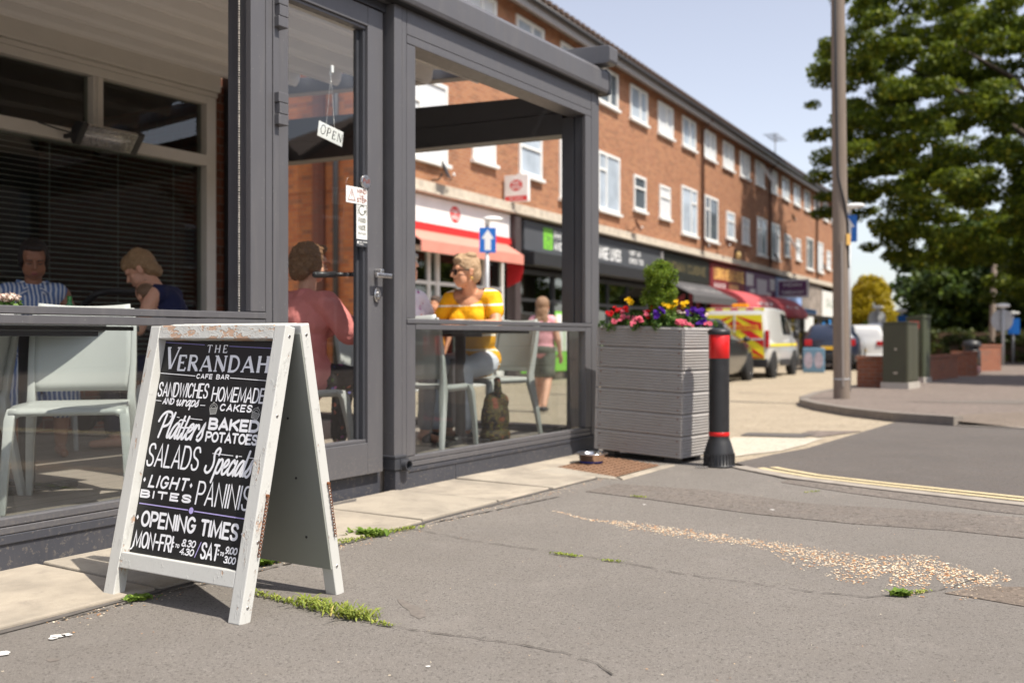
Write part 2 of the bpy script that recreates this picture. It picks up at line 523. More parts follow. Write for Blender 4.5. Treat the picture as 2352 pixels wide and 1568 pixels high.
# strips of older surfacing across the pavement
def band(pts_up, pts_lo): return pts_up + pts_lo[::-1]
def G(px, py):
    Y = CAM_H*F_PX/(py-775)
    return ((px-1176)/F_PX*Y, Y)
def crop7(x, y): return G((1900+x/1.4315)*.66384, (1400+y/1.4315)*.66384)
up = [crop7(*p) for p in [(330, 392), (800, 425), (1300, 492), (1800, 520), (2352, 560), (2700, 600)]]
lo = [crop7(*p) for p in [(180, 430), (500, 470), (1000, 540), (1500, 590), (2000, 625), (2352, 662), (2700, 705)]]
sheet('coarse_strip', band(up, lo), 0.003, M['asphalt_coarse'], .008)
up2 = [crop7(*p) for p in [(1180, 372), (1600, 410), (2352, 500), (2700, 540)]]
lo2 = [crop7(*p) for p in [(1150, 385), (1500, 440), (2200, 530), (2352, 545), (2700, 580)]]
sheet('gutter_strip', band(up2, lo2), 0.003, M['asphalt_coarse'], .008)
sheet('worn_corner', [crop7(*p) for p in [(1960, 935), (2130, 900), (2352, 905), (2700, 930), (2700, 1040), (2352, 1000), (2150, 965)]], 0.003, M['asphalt_worn'], .008)

# paving slabs along the foot of the veranda
mb = MB()
rr = random.Random(3)
x = -5.25
edges = [-5.14, -4.51, -3.88, -3.26, -2.73, -2.06, -1.38, -.62, .02, .545, 1.07]
for i in range(len(edges)-1):
    a, b = edges[i]+.010, edges[i+1]-.010
    z = .012 + rr.uniform(-.003, .004)
    c0, c1 = rr.uniform(-.003, .003), rr.uniform(-.003, .003)
    y0 = -.655 + rr.uniform(-.012, .012)
    mb.hexa([(a, y0, -.03), (b, y0, -.03), (b, .02, -.03), (a, .02, -.03)], [(a, y0, z+c0), (b, y0, z+c1), (b, .02, z+c1), (a, .02, z-c0)])
mb2 = MB(); mb2.box((-5.2, -.652, -.02), (1.07, .0, .003)); o = mb2.build('slab_bed', M['tar']); o.matrix_world = VM; structure(o)
sheet('slab_edge_dirt', [tuple(VW(-5.1+.15*k, -.655-rr.uniform(.004, .03))[:2]) for k in range(42)] + [tuple(VW(1.05-.15*k, -.64)[:2]) for k in range(42)], .0035, M['tar'])
# pale surround of the rusty cover
for quad in ([(1.075, -.80), (1.15, -.745), (1.36, -.215), (1.09, -.215)], [(1.075, -.83), (1.86, -.83), (1.80, -.765), (1.15, -.765)], [(1.09, -.205), (2.3, -.205), (2.3, .02), (1.09, .02)]):
    mb.prism(quad, -.03, .008, 'xy')
o = mb.build('paving_slabs', M['slab'], None, .006, 2); o.matrix_world = VM; structure(o)
mb = MB()
mb.add([(1.135, -.75, .006), (1.80, -.75, .006), (2.05, -.225, .006), (1.345, -.225, .006)], [(0, 1, 2, 3)])
for i in range(13):
    for j in range(9):
        u_, v_ = (i+.5)/13, (j+.5)/9
        cx_ = 1.135+.21*v_ + u_*(.665+.04*v_); cy_ = -.75+.525*v_
        mb.box((cx_-.017, cy_-.006, .006), (cx_+.017, cy_+.006, .0105))
o = mb.build('access_cover', M['manhole']); o.matrix_world = VM
tag(o, 'rusty brown metal access cover in the paving beside the grey planter', 'access cover')
sheet('foot_dirt', [tuple(VW(s, d)[:2]) for s, d in [(-.86, .0), (-.86, -.03), (-.5, -.045), (-.2, -.07), (-.03, -.06), (-.03, .0)]], .0135, M['tar'])

# kerb: near side, flush stones
def strip_pts(pts, w0, w1):
    """offset a polyline sideways on both sides"""
    P = [Vector((*p, 0)) for p in pts]; L = []; Rr = []
    for i, p in enumerate(P):
        t = (P[min(i+1, len(P)-1)] - P[max(i-1, 0)]).normalized(); n = Vector((-t.y, t.x, 0))
        L.append(tuple((p+n*w0)[:2])); Rr.append(tuple((p+n*w1)[:2]))
    return L + Rr[::-1]
kl = [(1.47, 6.44), (1.50, 6.34), (1.68, 5.94), (2.02, 5.54), (2.58, 4.97), (5.04, 2.5), (12.05, -4.55)]
sheet('kerb', strip_pts(kl, -.055, .05), .010, M['kerb'], .05)
yl = [(1.60, 6.40), (1.63, 6.30), (1.795, 5.985), (2.10, 5.65), (2.665, 5.085), (5.14, 2.61), (12.15, -4.4)]
sheet('yellow_line_inner', strip_pts(yl, -.03, .03), .005, M['yellow_line'])
yl2 = [(1.69, 6.44), (1.72, 6.35), (1.865, 6.055), (2.165, 5.72), (2.735, 5.155), (5.21, 2.68), (12.2, -4.3)]
sheet('yellow_line_outer', strip_pts(yl2, -.03, .03), .005, M['yellow_line'])

# far pavement with a raised kerb round its corner
fk = [(26, 56.5), (10.5, 26.4), (7.0, 20.0), (5.3, 17.3), (4.62, 15.8), (4.30, 14.6), (4.16, 13.4), (4.13, 12.1), (4.26, 11.0), (4.60, 10.27)]
fk2 = [(5.05, 9.83), (8.0, 6.9), (12.0, 2.95), (24.0, -4.4)]
ramp_hi = [(5.75, 11.35), (6.5, 11.0), (9.2, 8.35), (13.2, 4.4), (25.0, -2.9)]
sheet('far_pavement', fk[:-1] + [(4.45, 10.62)] + ramp_hi + [(70, 0), (70, 120), (50, 120)], .085, M['asphalt_far'])
bm = bmesh.new()
lo_ = [(4.45, 10.62), (4.60, 10.27), (5.05, 9.83), (8.0, 6.9), (12.0, 2.95), (24.0, -4.4)]; hi_ = [(4.45, 10.62)] + ramp_hi
va = [bm.verts.new((x, y, gz(y) + (.085 if i == 0 else (.05 if i == 1 else .006)))) for i, (x, y) in enumerate(lo_)]
vb = [bm.verts.new((x, y, gz(y) + .085)) for x, y in hi_]
for i in range(5):
    try: bm.faces.new([va[i], va[i+1], vb[i+1], vb[i]] if i else [va[0], va[1], vb[1]])
    except ValueError: pass
bmesh.ops.recalc_face_normals(bm, faces=bm.faces)
for f in bm.faces:
    if f.normal.z < 0: f.normal_flip()
me = bpy.data.meshes.new('dropped_pavement_edge'); bm.to_mesh(me); bm.free(); me.materials.append(M['asphalt_worn'])
o = bpy.data.objects.new('dropped_pavement_edge', me); COL.objects.link(o); structure(o)
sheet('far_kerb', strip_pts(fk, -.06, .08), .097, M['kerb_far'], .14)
sheet('far_kerb_dropped', strip_pts([(4.60, 10.27)] + fk2, -.05, .06), .012, M['kerb'], .05)
sheet('far_path_patch', [(9.6, 17.2), (11.5, 16.5), (14, 17.2), (12, 18.4)], .09, M['kerb'])
sheet('far_path_dark', [(5.6, 14.2), (8.5, 12.2), (16, 11.5), (20, 14), (9, 15.2)], .0895, M['asphalt_coarse'])

# cracks in the asphalt
def crack(pts, w, seed):
    r = random.Random(seed); mb = MB(); P = []
    for i in range(len(pts)-1):
        a, b = Vector((*pts[i], 0)), Vector((*pts[i+1], 0)); n = max(2, int((b-a).length/.025))
        t = (b-a).normalized(); nn = Vector((-t.y, t.x, 0))
        for k in range(n): P.append((a.lerp(b, k/n) + nn*r.uniform(-.006, .006), nn))
    for i in range(len(P)-1):
        if r.random() < .12: continue
        wa, wb = w*r.uniform(.25, 1), w*r.uniform(.25, 1)
        (p, n1), (q, n2) = P[i], P[i+1]
        mb.add([tuple(p-n1*wa+Vector((0,0,.0042))), tuple(q-n2*wb+Vector((0,0,.0042))), tuple(q+n2*wb+Vector((0,0,.0042))), tuple(p+n1*wa+Vector((0,0,.0042)))], [(0,1,2,3)])
    return mb
c1 = [G(*p) for p in [(930, 1212), (1100, 1245), (1290, 1270), (1430, 1292), (1560, 1318), (1730, 1340), (1850, 1358), (1990, 1372), (2080, 1368), (2180, 1352), (2260, 1325)]]
c2 = [G(*p) for p in [(560, 1362), (640, 1380), (760, 1410), (900, 1441), (1060, 1462), (1180, 1480), (1290, 1500), (1370, 1525), (1420, 1560)]]
c3 = [G(*p) for p in [(140, 1424), (250, 1398), (330, 1372), (430, 1352), (560, 1322), (700, 1286), (800, 1245), (950, 1210), (1100, 1180), (1290, 1140)]]
mb = crack(c1, .0032, 1)
for pts, w, sd in ((c2, .0032, 2), (c3, .0075, 3)):
    k = crack(pts, w, sd); mb.add(k.v, k.f)
structure(mb.build('pavement_cracks', M['crack']))

# exposed gravel where the asphalt has worn away: many small stones
def pebble_mat():
    t = NT('gravel_stone')
    r = t.n('ShaderNodeNewGeometry').outputs['Random Per Island']
    c = t.ramp(r, [(0, (.36, .15, .06)), (.22, (.55, .30, .14)), (.45, (.62, .46, .30)), (.8, (.74, .66, .52)), (1, (.42, .36, .30))])
    return t.done(t.pbsdf(c, .7, 0, None, .3))
M['pebble'] = pebble_mat()
def pebbles():
    r = random.Random(5)
    # centre line of the worn strip (in source crop coordinates) with half widths in metres
    line = [((20, 525), .012), ((200, 572), .02), ((330, 582), .05), ((450, 605), .085), ((640, 632), .085), ((850, 665), .085), ((960, 680), .06), ((1060, 688), .07), ((1200, 715), .09), ((1330, 752), .14), ((1480, 790), .19), ((1700, 825), .27), ((1900, 845), .29), ((2040, 850), .25), ((2150, 850), .13), ((2220, 860), .07), ((2290, 870), .03)]
    pts = [(Vector((*crop7(*p), 0)), w) for p, w in line]
    left, right = [], []
    for i, (p, w) in enumerate(pts):
        d = (pts[min(i+1, len(pts)-1)][0]-pts[max(i-1, 0)][0]).normalized(); n = Vector((-d.y, d.x, 0))
        for k in range(5):
            if i+1 >= len(pts) and k: break
            q = p if i+1 >= len(pts) else p.lerp(pts[i+1][0], k/5); w2 = (w if i+1 >= len(pts) else w+(pts[i+1][1]-w)*k/5)
            left.append(tuple((q+n*(w2*r.uniform(.75, 1.15)))[:2])); right.append(tuple((q-n*(w2*r.uniform(.75, 1.15)))[:2]))
    ico = [(0,0,1),(.9,0,.1),(.28,.86,.1),(-.73,.53,.1),(-.73,-.53,.1),(.28,-.86,.1)]
    V, F = [], []
    segs = []
    for i in range(len(pts)-1):
        (a, wa), (b, wb) = pts[i], pts[i+1]
        segs.append(((b-a).length*(wa+wb), a, wa, b, wb))
    tot = sum(s[0] for s in segs)
    N = 4000
    def put(x, y, s):
        o = len(V); an = r.uniform(0, 2*PI); ca, sa = math.cos(an), math.sin(an)
        sx, sy, sz = s*r.uniform(.7, 1.4), s*r.uniform(.6, 1.0), s*r.uniform(.25, .4)
        for p in ico:
            a_, b_ = p[0]*sx, p[1]*sy
            V.append((x+a_*ca-b_*sa, y+a_*sa+b_*ca, .002+p[2]*sz))
        for k in range(5): F.append((o, o+1+k, o+1+(k+1) % 5))
    for L_, a, wa, b, wb in segs:
        for _ in range(int(N*L_/tot)):
            t = r.random(); p = a.lerp(b, t); w = wa+(wb-wa)*t
            d = (b-a).normalized(); n = Vector((-d.y, d.x, 0))
            q = p + n*(w*max(-1.15, min(1.15, r.gauss(0, .55))))
            put(q.x, q.y, r.uniform(.0018, .0058)*(1.35 if r.random() < .12 else 1))
    for _ in range(500):     # loose ones by the slabs
        s = r.uniform(-2.5, 1.2); d = -.68 - abs(r.gauss(0, .05)); q = VW(s, d)
        put(q.x, q.y, r.uniform(.002, .005))
    for _ in range(260):
        q = Vector((r.uniform(-2.2, 2.6), r.uniform(2.4, 6), 0))
        put(q.x, q.y, r.uniform(.0015, .004))
    o = np_mesh('gravel', V, F, M['pebble'], None, False, 3)
    stuff(o); tag(o, 'cream and orange stones exposed in a worn strip of the asphalt', 'gravel')
pebbles()

# weeds in the joints
M['grass'] = leaf_mat('weed_blade', (.14, .20, .03), (.38, .42, .08), .3, (.60, .46, .16))
M['weed_green'] = leaf_mat('weed_leaf', (.09, .17, .02), (.26, .36, .06), .3, (.2, .34, .06))
def tuft(label, pts, n, h, mat, seed, broad=False, spread=.02):
    r = random.Random(seed); V, F = [], []
    P = [Vector((*p, 0)) for p in pts]
    base = P[0]
    for _ in range(n):
        i = r.randrange(len(P)-1) if len(P) > 1 else 0
        q = P[i].lerp(P[i+1], r.random()) if len(P) > 1 else P[0].copy()
        q = q + Vector((r.gauss(0, spread), r.gauss(0, spread*.6), 0)) - base
        an = r.uniform(0, 2*PI); d = Vector((math.cos(an), math.sin(an), 0)); sd = Vector((-d.y, d.x, 0))
        hh = h*r.uniform(.4, 1.1); wd = (.0022 if not broad else .006)*r.uniform(.7, 1.3); ln = hh*r.uniform(.3, 1.3)
        o = len(V)
        for t in (0, .45, .8, 1.0):
            c = q + d*(ln*t**1.5) + Vector((0, 0, .004 + hh*(t - .45*t*t)))
            ww = wd*((.55, 1.15, .8, .12)[(0, .45, .8, 1.0).index(t)])
            V.append(tuple(c-sd*ww)); V.append(tuple(c+sd*ww))
        for k in range(3): F.append((o+2*k, o+2*k+1, o+2*k+3, o+2*k+2))
    o = np_mesh('weed_tuft', V, F, mat)
    o.location = base
    tag(o, label, 'weed', 'weeds in the pavement joints')
tuft('broad leaved green weed growing at the slab edge right of the folding sign', [G(845, 1232), G(860, 1228)], 130, .045, M['weed_green'], 1, True, .03)
tuft('dry yellow grass beside the leafy weed behind the folding sign', [G(770, 1250), G(820, 1240), G(900, 1222), G(955, 1213)], 300, .022, M['grass'], 2, False, .02)
tuft('long yellow green grass tuft in the crack below the folding sign', [G(690, 1388), G(740, 1400), G(800, 1415), G(835, 1424)], 430, .046, M['grass'], 3, False, .026)
tuft('thin grass trailing to a point along the crack below the folding sign', [G(835, 1424), G(900, 1440)], 90, .014, M['grass'], 4, False, .008)
tuft('small clover like weed under the near left leg of the folding sign', [G(300, 1382), G(340, 1374)], 100, .022, M['weed_green'], 5, True, .016)
tuft('green weed growing between the legs of the folding sign', [G(595, 1300), G(620, 1290)], 140, .04, M['weed_green'], 6, True, .02)
tuft('dry straw coloured grass by the front right foot of the folding sign', [G(570, 1360), G(680, 1388)], 220, .018, M['grass'], 7, False, .014)
tuft('yellow moss like grass in the middle of the long crack', [G(1270, 1272), G(1330, 1280)], 130, .012, M['grass'], 8, False, .012)
tuft('yellow grass strip further along the long crack', [G(1390, 1288), G(1420, 1292)], 60, .01, M['grass'], 9, False, .012)
tuft('bright green weed at the right end of the long crack', [G(2060, 1370), G(2082, 1368)], 90, .03, M['weed_green'], 10, True, .012)
tuft('faint yellow grass along the crack right of the bright green weed', [G(2090, 1367), G(2130, 1358)], 60, .012, M['grass'], 11, False, .01)
tuft('small pale grass tuft on the asphalt in front of the planter', [G(1455, 1141), G(1480, 1143)], 60, .012, M['grass'], 12, False, .014)
tuft('tiny yellow grass tuft near the kerb below the double yellow lines', [G(1850, 1133), G(1880, 1128)], 40, .012, M['grass'], 13, False, .014)
tuft('sparse grass on the slab joint in front of the right hand window', [G(1195, 1112), G(1230, 1110)], 70, .014, M['grass'], 14, False, .014)
# bird mess, gum and a wrapper
M['drop'] = flat('dried_white', (.75, .73, .7), .8)
mb = MB()
r_ = random.Random(8)
for (px, py, s) in [(135, 1463, .022), (122, 1468, .013), (150, 1460, .014), (5, 1503, .02), (983, 1533, .006), (1775, 1172, .012), (1480, 1160, .008)]:
    x, y = G(px, py); n = 9
    vs = [(x+s*r_.uniform(.5, 1.2)*math.cos(2*PI*k/n)*1.3, y+s*r_.uniform(.5, 1.1)*math.sin(2*PI*k/n), .0045) for k in range(n)]
    mb.add(vs, [tuple(range(n))])
o = mb.build('bird_mess', M['drop']); stuff(o)
tag(o, 'dried white splashes on the grey asphalt', 'splashes')
M['stain'] = pm('oil_stain', (.155, .135, .118), .85, 0, .35, 50)
mb = MB()
for (px, py, s) in [(122, 1515, .02)]:
    x, y = G(px, py); n = 12
    mb.add([(x+s*r_.uniform(.6, 1.1)*math.cos(2*PI*k/n), y+s*.8*r_.uniform(.6, 1.1)*math.sin(2*PI*k/n), .0012) for k in range(n)], [tuple(range(n))])
mb.add([(*G(*p), .0012) for p in [(912, 1375), (925, 1376), (944, 1388), (960, 1392), (975, 1400), (978, 1416), (962, 1421), (944, 1412), (940, 1402), (926, 1394), (916, 1384)]], [tuple(range(11))])
structure(mb.build('stain', M['stain']))
# ================================================================== LETTERING (painted strokes)
def spl(pts, n=6):
    """Catmull-Rom through the points"""
    P = [Vector((*p, 0)) for p in pts]
    if len(P) < 3: return [(p.x, p.y) for p in P]
    out = []
    for i in range(len(P)-1):
        p0 = P[i-1] if i else P[0]*2-P[1]; p1 = P[i]; p2 = P[i+1]; p3 = P[i+2] if i+2 < len(P) else P[-1]*2-P[-2]
        for k in range(n):
            t = k/n
            q = .5*((2*p1)+(p2-p0)*t+(2*p0-5*p1+4*p2-p3)*t*t+(3*p1-p0-3*p2+p3)*t**3)
            out.append((q.x, q.y))
    out.append((P[-1].x, P[-1].y)); return out
def arc(cx, cy, rx, ry, a0, a1, n=12):
    return [(cx+rx*math.cos(R(a0+(a1-a0)*k/n)), cy+ry*math.sin(R(a0+(a1-a0)*k/n))) for k in range(n+1)]
O_ = arc(.5, .5, .5, .5, 90, 450, 22)
S_ = spl([(.95, .80), (.78, .97), (.5, 1.0), (.2, .95), (.06, .77), (.2, .58), (.5, .50), (.82, .40), (.95, .22), (.8, .05), (.5, 0), (.2, .03), (.03, .2)], 3)
C_ = arc(.52, .5, .52, .5, 42, 318, 18)
# letter: (relative width, strokes in a unit box)
GL = {
 'A': (1.0, [[(0,0),(.5,1),(1,0)], [(.2,.3),(.8,.3)]]),
 'B': (.95, [[(0,0),(0,1),(.55,1)]+arc(.55,.755,.38,.245,90,-90,8)+[(.0,.51)], [(0,.51),(.6,.51)]+arc(.6,.255,.4,.255,90,-90,8)+[(0,0)]]),
 'C': (.95, [C_]),
 'D': (1.0, [[(0,0),(0,1),(.45,1)]+arc(.45,.5,.55,.5,90,-90,12)+[(0,0)]]),
 'E': (.8, [[(1,1),(0,1),(0,0),(1,0)], [(0,.51),(.85,.51)]]),
 'F': (.78, [[(1,1),(0,1),(0,0)], [(0,.5),(.85,.5)]]),
 'G': (1.0, [arc(.5,.5,.5,.5,42,350,18)+[(1,.45),(.6,.45)]]),
 'H': (1.0, [[(0,0),(0,1)], [(1,0),(1,1)], [(0,.52),(1,.52)]]),
 'I': (0, [[(0,0),(0,1)]]),
 'J': (.7, [[(1,1),(1,.25)]+arc(.5,.25,.5,.25,0,-180,8)]),
 'K': (.95, [[(0,0),(0,1)], [(1,1),(.02,.4)], [(.32,.6),(1,0)]]),
 'L': (.75, [[(0,1),(0,0),(1,0)]]),
 'M': (1.3, [[(0,0),(.08,1),(.5,.12),(.92,1),(1,0)]]),
 'N': (1.0, [[(0,0),(0,1),(1,0),(1,1)]]),
 'O': (1.05, [O_]),
 'P': (.9, [[(0,0),(0,1),(.55,1)]+arc(.55,.73,.45,.27,90,-90,8)+[(0,.46)]]),
 'Q': (1.05, [O_, [(.6,.25),(1,-.05)]]),
 'R': (.95, [[(0,0),(0,1),(.55,1)]+arc(.55,.745,.42,.255,90,-90,8)+[(0,.49)], [(.5,.49),(1,0)]]),
 'S': (.9, [S_]),
 'T': (.95, [[(0,1),(1,1)], [(.5,.98),(.5,0)]]),
 'U': (1.0, [[(0,1),(0,.35)]+arc(.5,.35,.5,.35,180,360,10)+[(1,1)]]),
 'V': (1.0, [[(0,1),(.5,0),(1,1)]]),
 'W': (1.45, [[(0,1),(.25,0),(.5,.9),(.75,0),(1,1)]]),
 'X': (.95, [[(0,0),(1,1)], [(0,1),(1,0)]]),
 'Y': (.95, [[(0,1),(.5,.48),(1,1)], [(.5,.48),(.5,0)]]),
 'Z': (.9, [[(0,1),(1,1),(0,0),(1,0)]]),
 '0': (.9, [O_]),
 '1': (.3, [[(0,.8),(1,1),(1,0)]]),
 '2': (.9, [spl([(.05,.78),(.25,.97),(.6,1),(.92,.85),(.9,.62),(.6,.4),(.2,.15),(.0,0)],4)+[(1,0)]]),
 '3': (.85, [spl([(.05,.85),(.35,1),(.75,.96),(.92,.77),(.75,.58),(.4,.53)],4), spl([(.4,.53),(.8,.47),(1,.25),(.8,.04),(.4,0),(.02,.15)],4)]),
 '4': (.95, [[(.7,0),(.7,1),(0,.3),(1,.3)]]),
 '5': (.9, [[(.9,1),(.15,1),(.1,.55)]+spl([(.1,.55),(.5,.64),(.9,.5),(.95,.22),(.6,0),(.05,.1)],4)]),
 '6': (.9, [spl([(.85,.95),(.45,.85),(.1,.5),(.05,.22),(.35,0),(.75,.02),(.95,.28),(.7,.55),(.3,.52),(.07,.3)],4)]),
 '7': (.85, [[(0,1),(1,1),(.3,0)]]),
 '8': (.85, [spl([(.5,.54),(.14,.7),(.2,.95),(.5,1),(.82,.95),(.86,.7),(.5,.54),(.08,.36),(.05,.1),(.5,0),(.95,.1),(.92,.36),(.5,.54)],4)]),
 '9': (.9, [spl([(.95,.7),(.7,.46),(.3,.45),(.05,.7),(.3,.98),(.65,1),(.93,.8),(.9,.45),(.6,.12),(.2,0)],4)]),
 '.': (0, [[(0,0),(0,.06)]]), ':': (0, [[(0,.1),(0,.18)], [(0,.6),(0,.68)]]), '-': (.5, [[(0,.48),(1,.48)]]),
 '/': (.6, [[(0,0),(1,1)]]), '!': (0, [[(0,1),(0,.32)], [(0,0),(0,.08)]]), '&': (1.0, [spl([(1,0),(.5,.5),(.2,.85),(.45,1),(.68,.85),(.4,.55),(.05,.3),(.2,.02),(.6,.05),(.95,.45)],4)]),
 ' ': (.45, []),
}
# lower case for script / simple words: unit box is cap height, x height .58
LC = {
 'u': (.55, [spl([(0,.58),(0,.2),(.25,0),(.75,.05),(1,.3)],4), [(1,.58),(1,0)]]),
 'l': (0, [[(0,0),(0,1.0)]]),
}
SCR = {  # brush script, drawn upright and slanted afterwards
 'P': (.85, [[(.25,.0),(.30,.9)], spl([(-.35,.62),(-.18,.86),(.2,1.0),(.75,.98),(1.02,.78),(.85,.52),(.38,.42)],5)]),
 'S': (.75, [spl([(1.02,.74),(1.02,.93),(.75,1.0),(.48,.88),(.45,.7),(.62,.5),(.68,.28),(.5,.07),(.15,.0),(-.2,.1),(-.22,.26)],5)]),
 'w': (.85, [spl([(-.1,.42),(.06,.58),(.14,.4),(.1,.15),(.25,.02),(.45,.2),(.52,.56)],4), spl([(.52,.56),(.5,.2),(.65,.03),(.9,.25),(.98,.58),(1.1,.5)],4)]),
 'r': (.42, [[(.0,.0),(.08,.56)], spl([(.05,.3),(.35,.52),(.75,.55),(1.0,.42)],4)]),
 'a': (.58, [spl([(.92,.5),(.55,.58),(.12,.38),(.0,.12),(.2,.0),(.55,.12),(.9,.5)],4), spl([(.95,.56),(.84,.14),(1.0,.0),(1.25,.12)],4)]),
 'p': (.58, [[(.02,-.36),(.16,.56)], spl([(.12,.3),(.4,.54),(.8,.55),(.98,.32),(.75,.06),(.4,.02),(.12,.12)],4)]),
 's': (.42, [spl([(.0,.12),(.4,.34),(.72,.62),(.80,.36),(1.0,.14),(.6,-.02),(.1,.02)],4)]),
 'l': (.2, [spl([(.3,.98),(.1,.45),(.2,.08),(.9,.02),(1.4,.2)],4)]),
 't': (.3, [spl([(.45,.86),(.25,.3),(.4,.02),(.9,.02),(1.3,.2)],4)]),
 'e': (.5, [spl([(.1,.25),(.6,.32),(.92,.46),(.7,.58),(.3,.5),(.08,.22),(.3,.01),(.75,.03),(1.15,.22)],4)]),
 'i': (.15, [spl([(.4,.56),(.2,.18),(.6,.0),(1.6,.2)],4)]),
 'c': (.48, [spl([(.95,.46),(.7,.58),(.25,.42),(.08,.15),(.35,.0),(.8,.05),(1.15,.22)],4)]),
}
# roman capitals with thick and thin strokes: (weight, points)
SER = {
 'V': (1.1, [(1,[(.02,1),(.42,.0)]), (.5,[(.46,.0),(.98,1)]), (.35,[(-.1,1),(.22,1)]), (.35,[(.8,1),(1.12,1)])]),
 'E': (.72, [(1,[(.12,0),(.12,1)]), (.5,[(0,1),(.9,1),(.95,.82)]), (.5,[(.12,.52),(.68,.52)]), (.3,[(.68,.62),(.68,.42)]), (.5,[(0,0),(.95,0),(1.02,.2)])]),
 'R': (.9, [(1,[(.14,0),(.14,1)]), (.6,[(0,1),(.5,1)]+arc(.5,.76,.32,.24,90,-90,8)+[(.14,.52)]), (1,[(.45,.5),(.95,.02)]), (.35,[(0,0),(.3,0)]), (.35,[(.88,0),(1.08,0)])]),
 'A': (1.05, [(.5,[(.06,0),(.48,1)]), (1,[(.48,1),(.92,0)]), (.5,[(.2,.3),(.76,.3)]), (.35,[(-.06,0),(.2,0)]), (.35,[(.76,0),(1.08,0)])]),
 'N': (1.0, [(.5,[(.1,0),(.1,1)]), (1,[(.1,1),(.88,.0)]), (.5,[(.9,0),(.9,1)]), (.35,[(-.04,0),(.25,0)]), (.35,[(-.06,1),(.15,1)]), (.35,[(.76,1),(1.04,1)])]),
 'D': (.95, [(1,[(.14,0),(.14,1)]), (.65,[(0,1),(.42,1)]+arc(.42,.5,.52,.5,90,-90,12)+[(0,0)])]),
 'H': (1.0, [(1,[(.14,0),(.14,1)]), (1,[(.86,0),(.86,1)]), (.5,[(.14,.52),(.86,.52)]), (.35,[(0,0),(.28,0)]), (.35,[(0,1),(.28,1)]), (.35,[(.72,0),(1,0)]), (.35,[(.72,1),(1,1)])]),
 'T': (.85, [(1,[(.5,0),(.5,1)]), (.5,[(-.02,.84),(.04,1),(.96,1),(1.02,.84)]), (.35,[(.34,0),(.66,0)])]),
 'O': (1.0, [(.7, O_)]),
 'P': (.82, [(1,[(.14,0),(.14,1)]), (.6,[(0,1),(.55,1)]+arc(.55,.73,.36,.27,90,-90,8)+[(.14,.46)]), (.35,[(0,0),(.3,0)])]),
}
class Ink:
    """collects flat brush strokes on a plane (x right, z up, facing -y)"""
    def __init__(self): self.mb = MB(); self.k = 0
    def stroke(self, pts, w, w1=None, round_=True):
        # drop doubled points
        P = [Vector((*pts[0], 0))]
        for p in pts[1:]:
            q = Vector((*p, 0))
            if (q-P[-1]).length > w*.05: P.append(q)
        if len(P) < 2: return
        closed = (P[0]-P[-1]).length < w*.3 and len(P) > 4
        if closed: P = P[:-1]
        n = len(P); L, Rr = [], []
        for i in range(n):
            a = P[i-1] if (i or closed) else None
            b = P[(i+1) % n] if (i < n-1 or closed) else None
            if a is None: t = (b-P[i]).normalized(); k = 1
            elif b is None: t = (P[i]-a).normalized(); k = 1
            else:
                t1 = (P[i]-a).normalized(); t2 = (b-P[i]).normalized(); t = t1+t2
                if t.length < .25: t = Vector((-t1.y, t1.x, 0)); k = 1
                else: t.normalize(); k = min(1.9, 1/max(.3, t.dot(t1)))
            nn = Vector((-t.y, t.x, 0)); L.append(P[i]+nn*(w/2*k)); Rr.append(P[i]-nn*(w/2*k))
        if not closed and round_:
            # rounded brush ends
            for end in (0, -1):
                t = (P[0]-P[1]).normalized() if end == 0 else (P[-1]-P[-2]).normalized()
                for kk, (ext, ww) in enumerate(((.28, .36), (.42, .16))):
                    nn = Vector((-t.y, t.x, 0))*(1 if end else -1)
                    c = (P[0] if end == 0 else P[-1])+t*(w*ext)
                    if end == 0: L.insert(0, c+nn*(w*ww)); Rr.insert(0, c-nn*(w*ww))
                    else: L.append(c+nn*(w*ww)); Rr.append(c-nn*(w*ww))
        y = -.0004 - .00004*(self.k % 30); self.k += 1
        vs = [(p.x, y, p.y) for p in L]+[(p.x, y, p.y) for p in Rr]; m = len(L)
        rng = range(m) if closed else range(m-1)
        self.mb.add(vs, [(i, i+m, (i+1) % m + m, (i+1) % m) for i in rng])
    def poly(self, pts):
        y = -.0004 - .00004*(self.k % 30); self.k += 1
        self.mb.add([(a, y, b) for a, b in pts], [tuple(range(len(pts)))])
    def dot(self, x, z, r, n=16, rx=None): self.poly([(x+(rx or r)*math.cos(2*PI*k/n), z+r*math.sin(2*PI*k/n)) for k in range(n)])
    def word(self, txt, x0, z0, x1, h, wt, slant=0, style='sans', gap=.42, wscale=None):
        """fit a word between x0 and x1 on base line z0 with capital height h and stroke width wt"""
        T = {'sans': GL, 'serif': SER, 'script': SCR}[style]
        def get(ch):
            if style == 'sans' and ch in LC: return LC[ch]
            return T.get(ch) or GL[ch]
        tw = sum(get(c)[0] for c in txt); ng = len(txt)-1
        W = x1-x0-wt
        # glyph width unit g and gap: gap*h*... solved so that the word fills the space
        if style == 'script': gp = 0.10
        else: gp = gap
        g = W/max(.2, tw+gp*ng)
        x = x0+wt/2; hh = h-(wt if style == 'sans' else wt*.35); zb = z0+(wt/2 if style == 'sans' else wt*.17)
        for ch in txt:
            gw, st = get(ch); gw2 = gw*g
            for s in st:
                if style == 'serif': k, pts = s
                else: k, pts = 1, s
                bw = gw2 if gw2 > 0 else g
                pp = [(x+px*bw+slant*pz*hh, zb+pz*hh) for px, pz in pts]
                self.stroke(pp, wt*k, round_=(style != 'serif'))
            x += gw2+gp*g
    def build(self, mat, parent, loc=(0,0,0), rot=None, name='lettering', label=None):
        o = self.mb.build(name, mat, parent, fix=False, label=label)
        o.location = loc
        if rot is not None: o.rotation_euler = rot
        return o

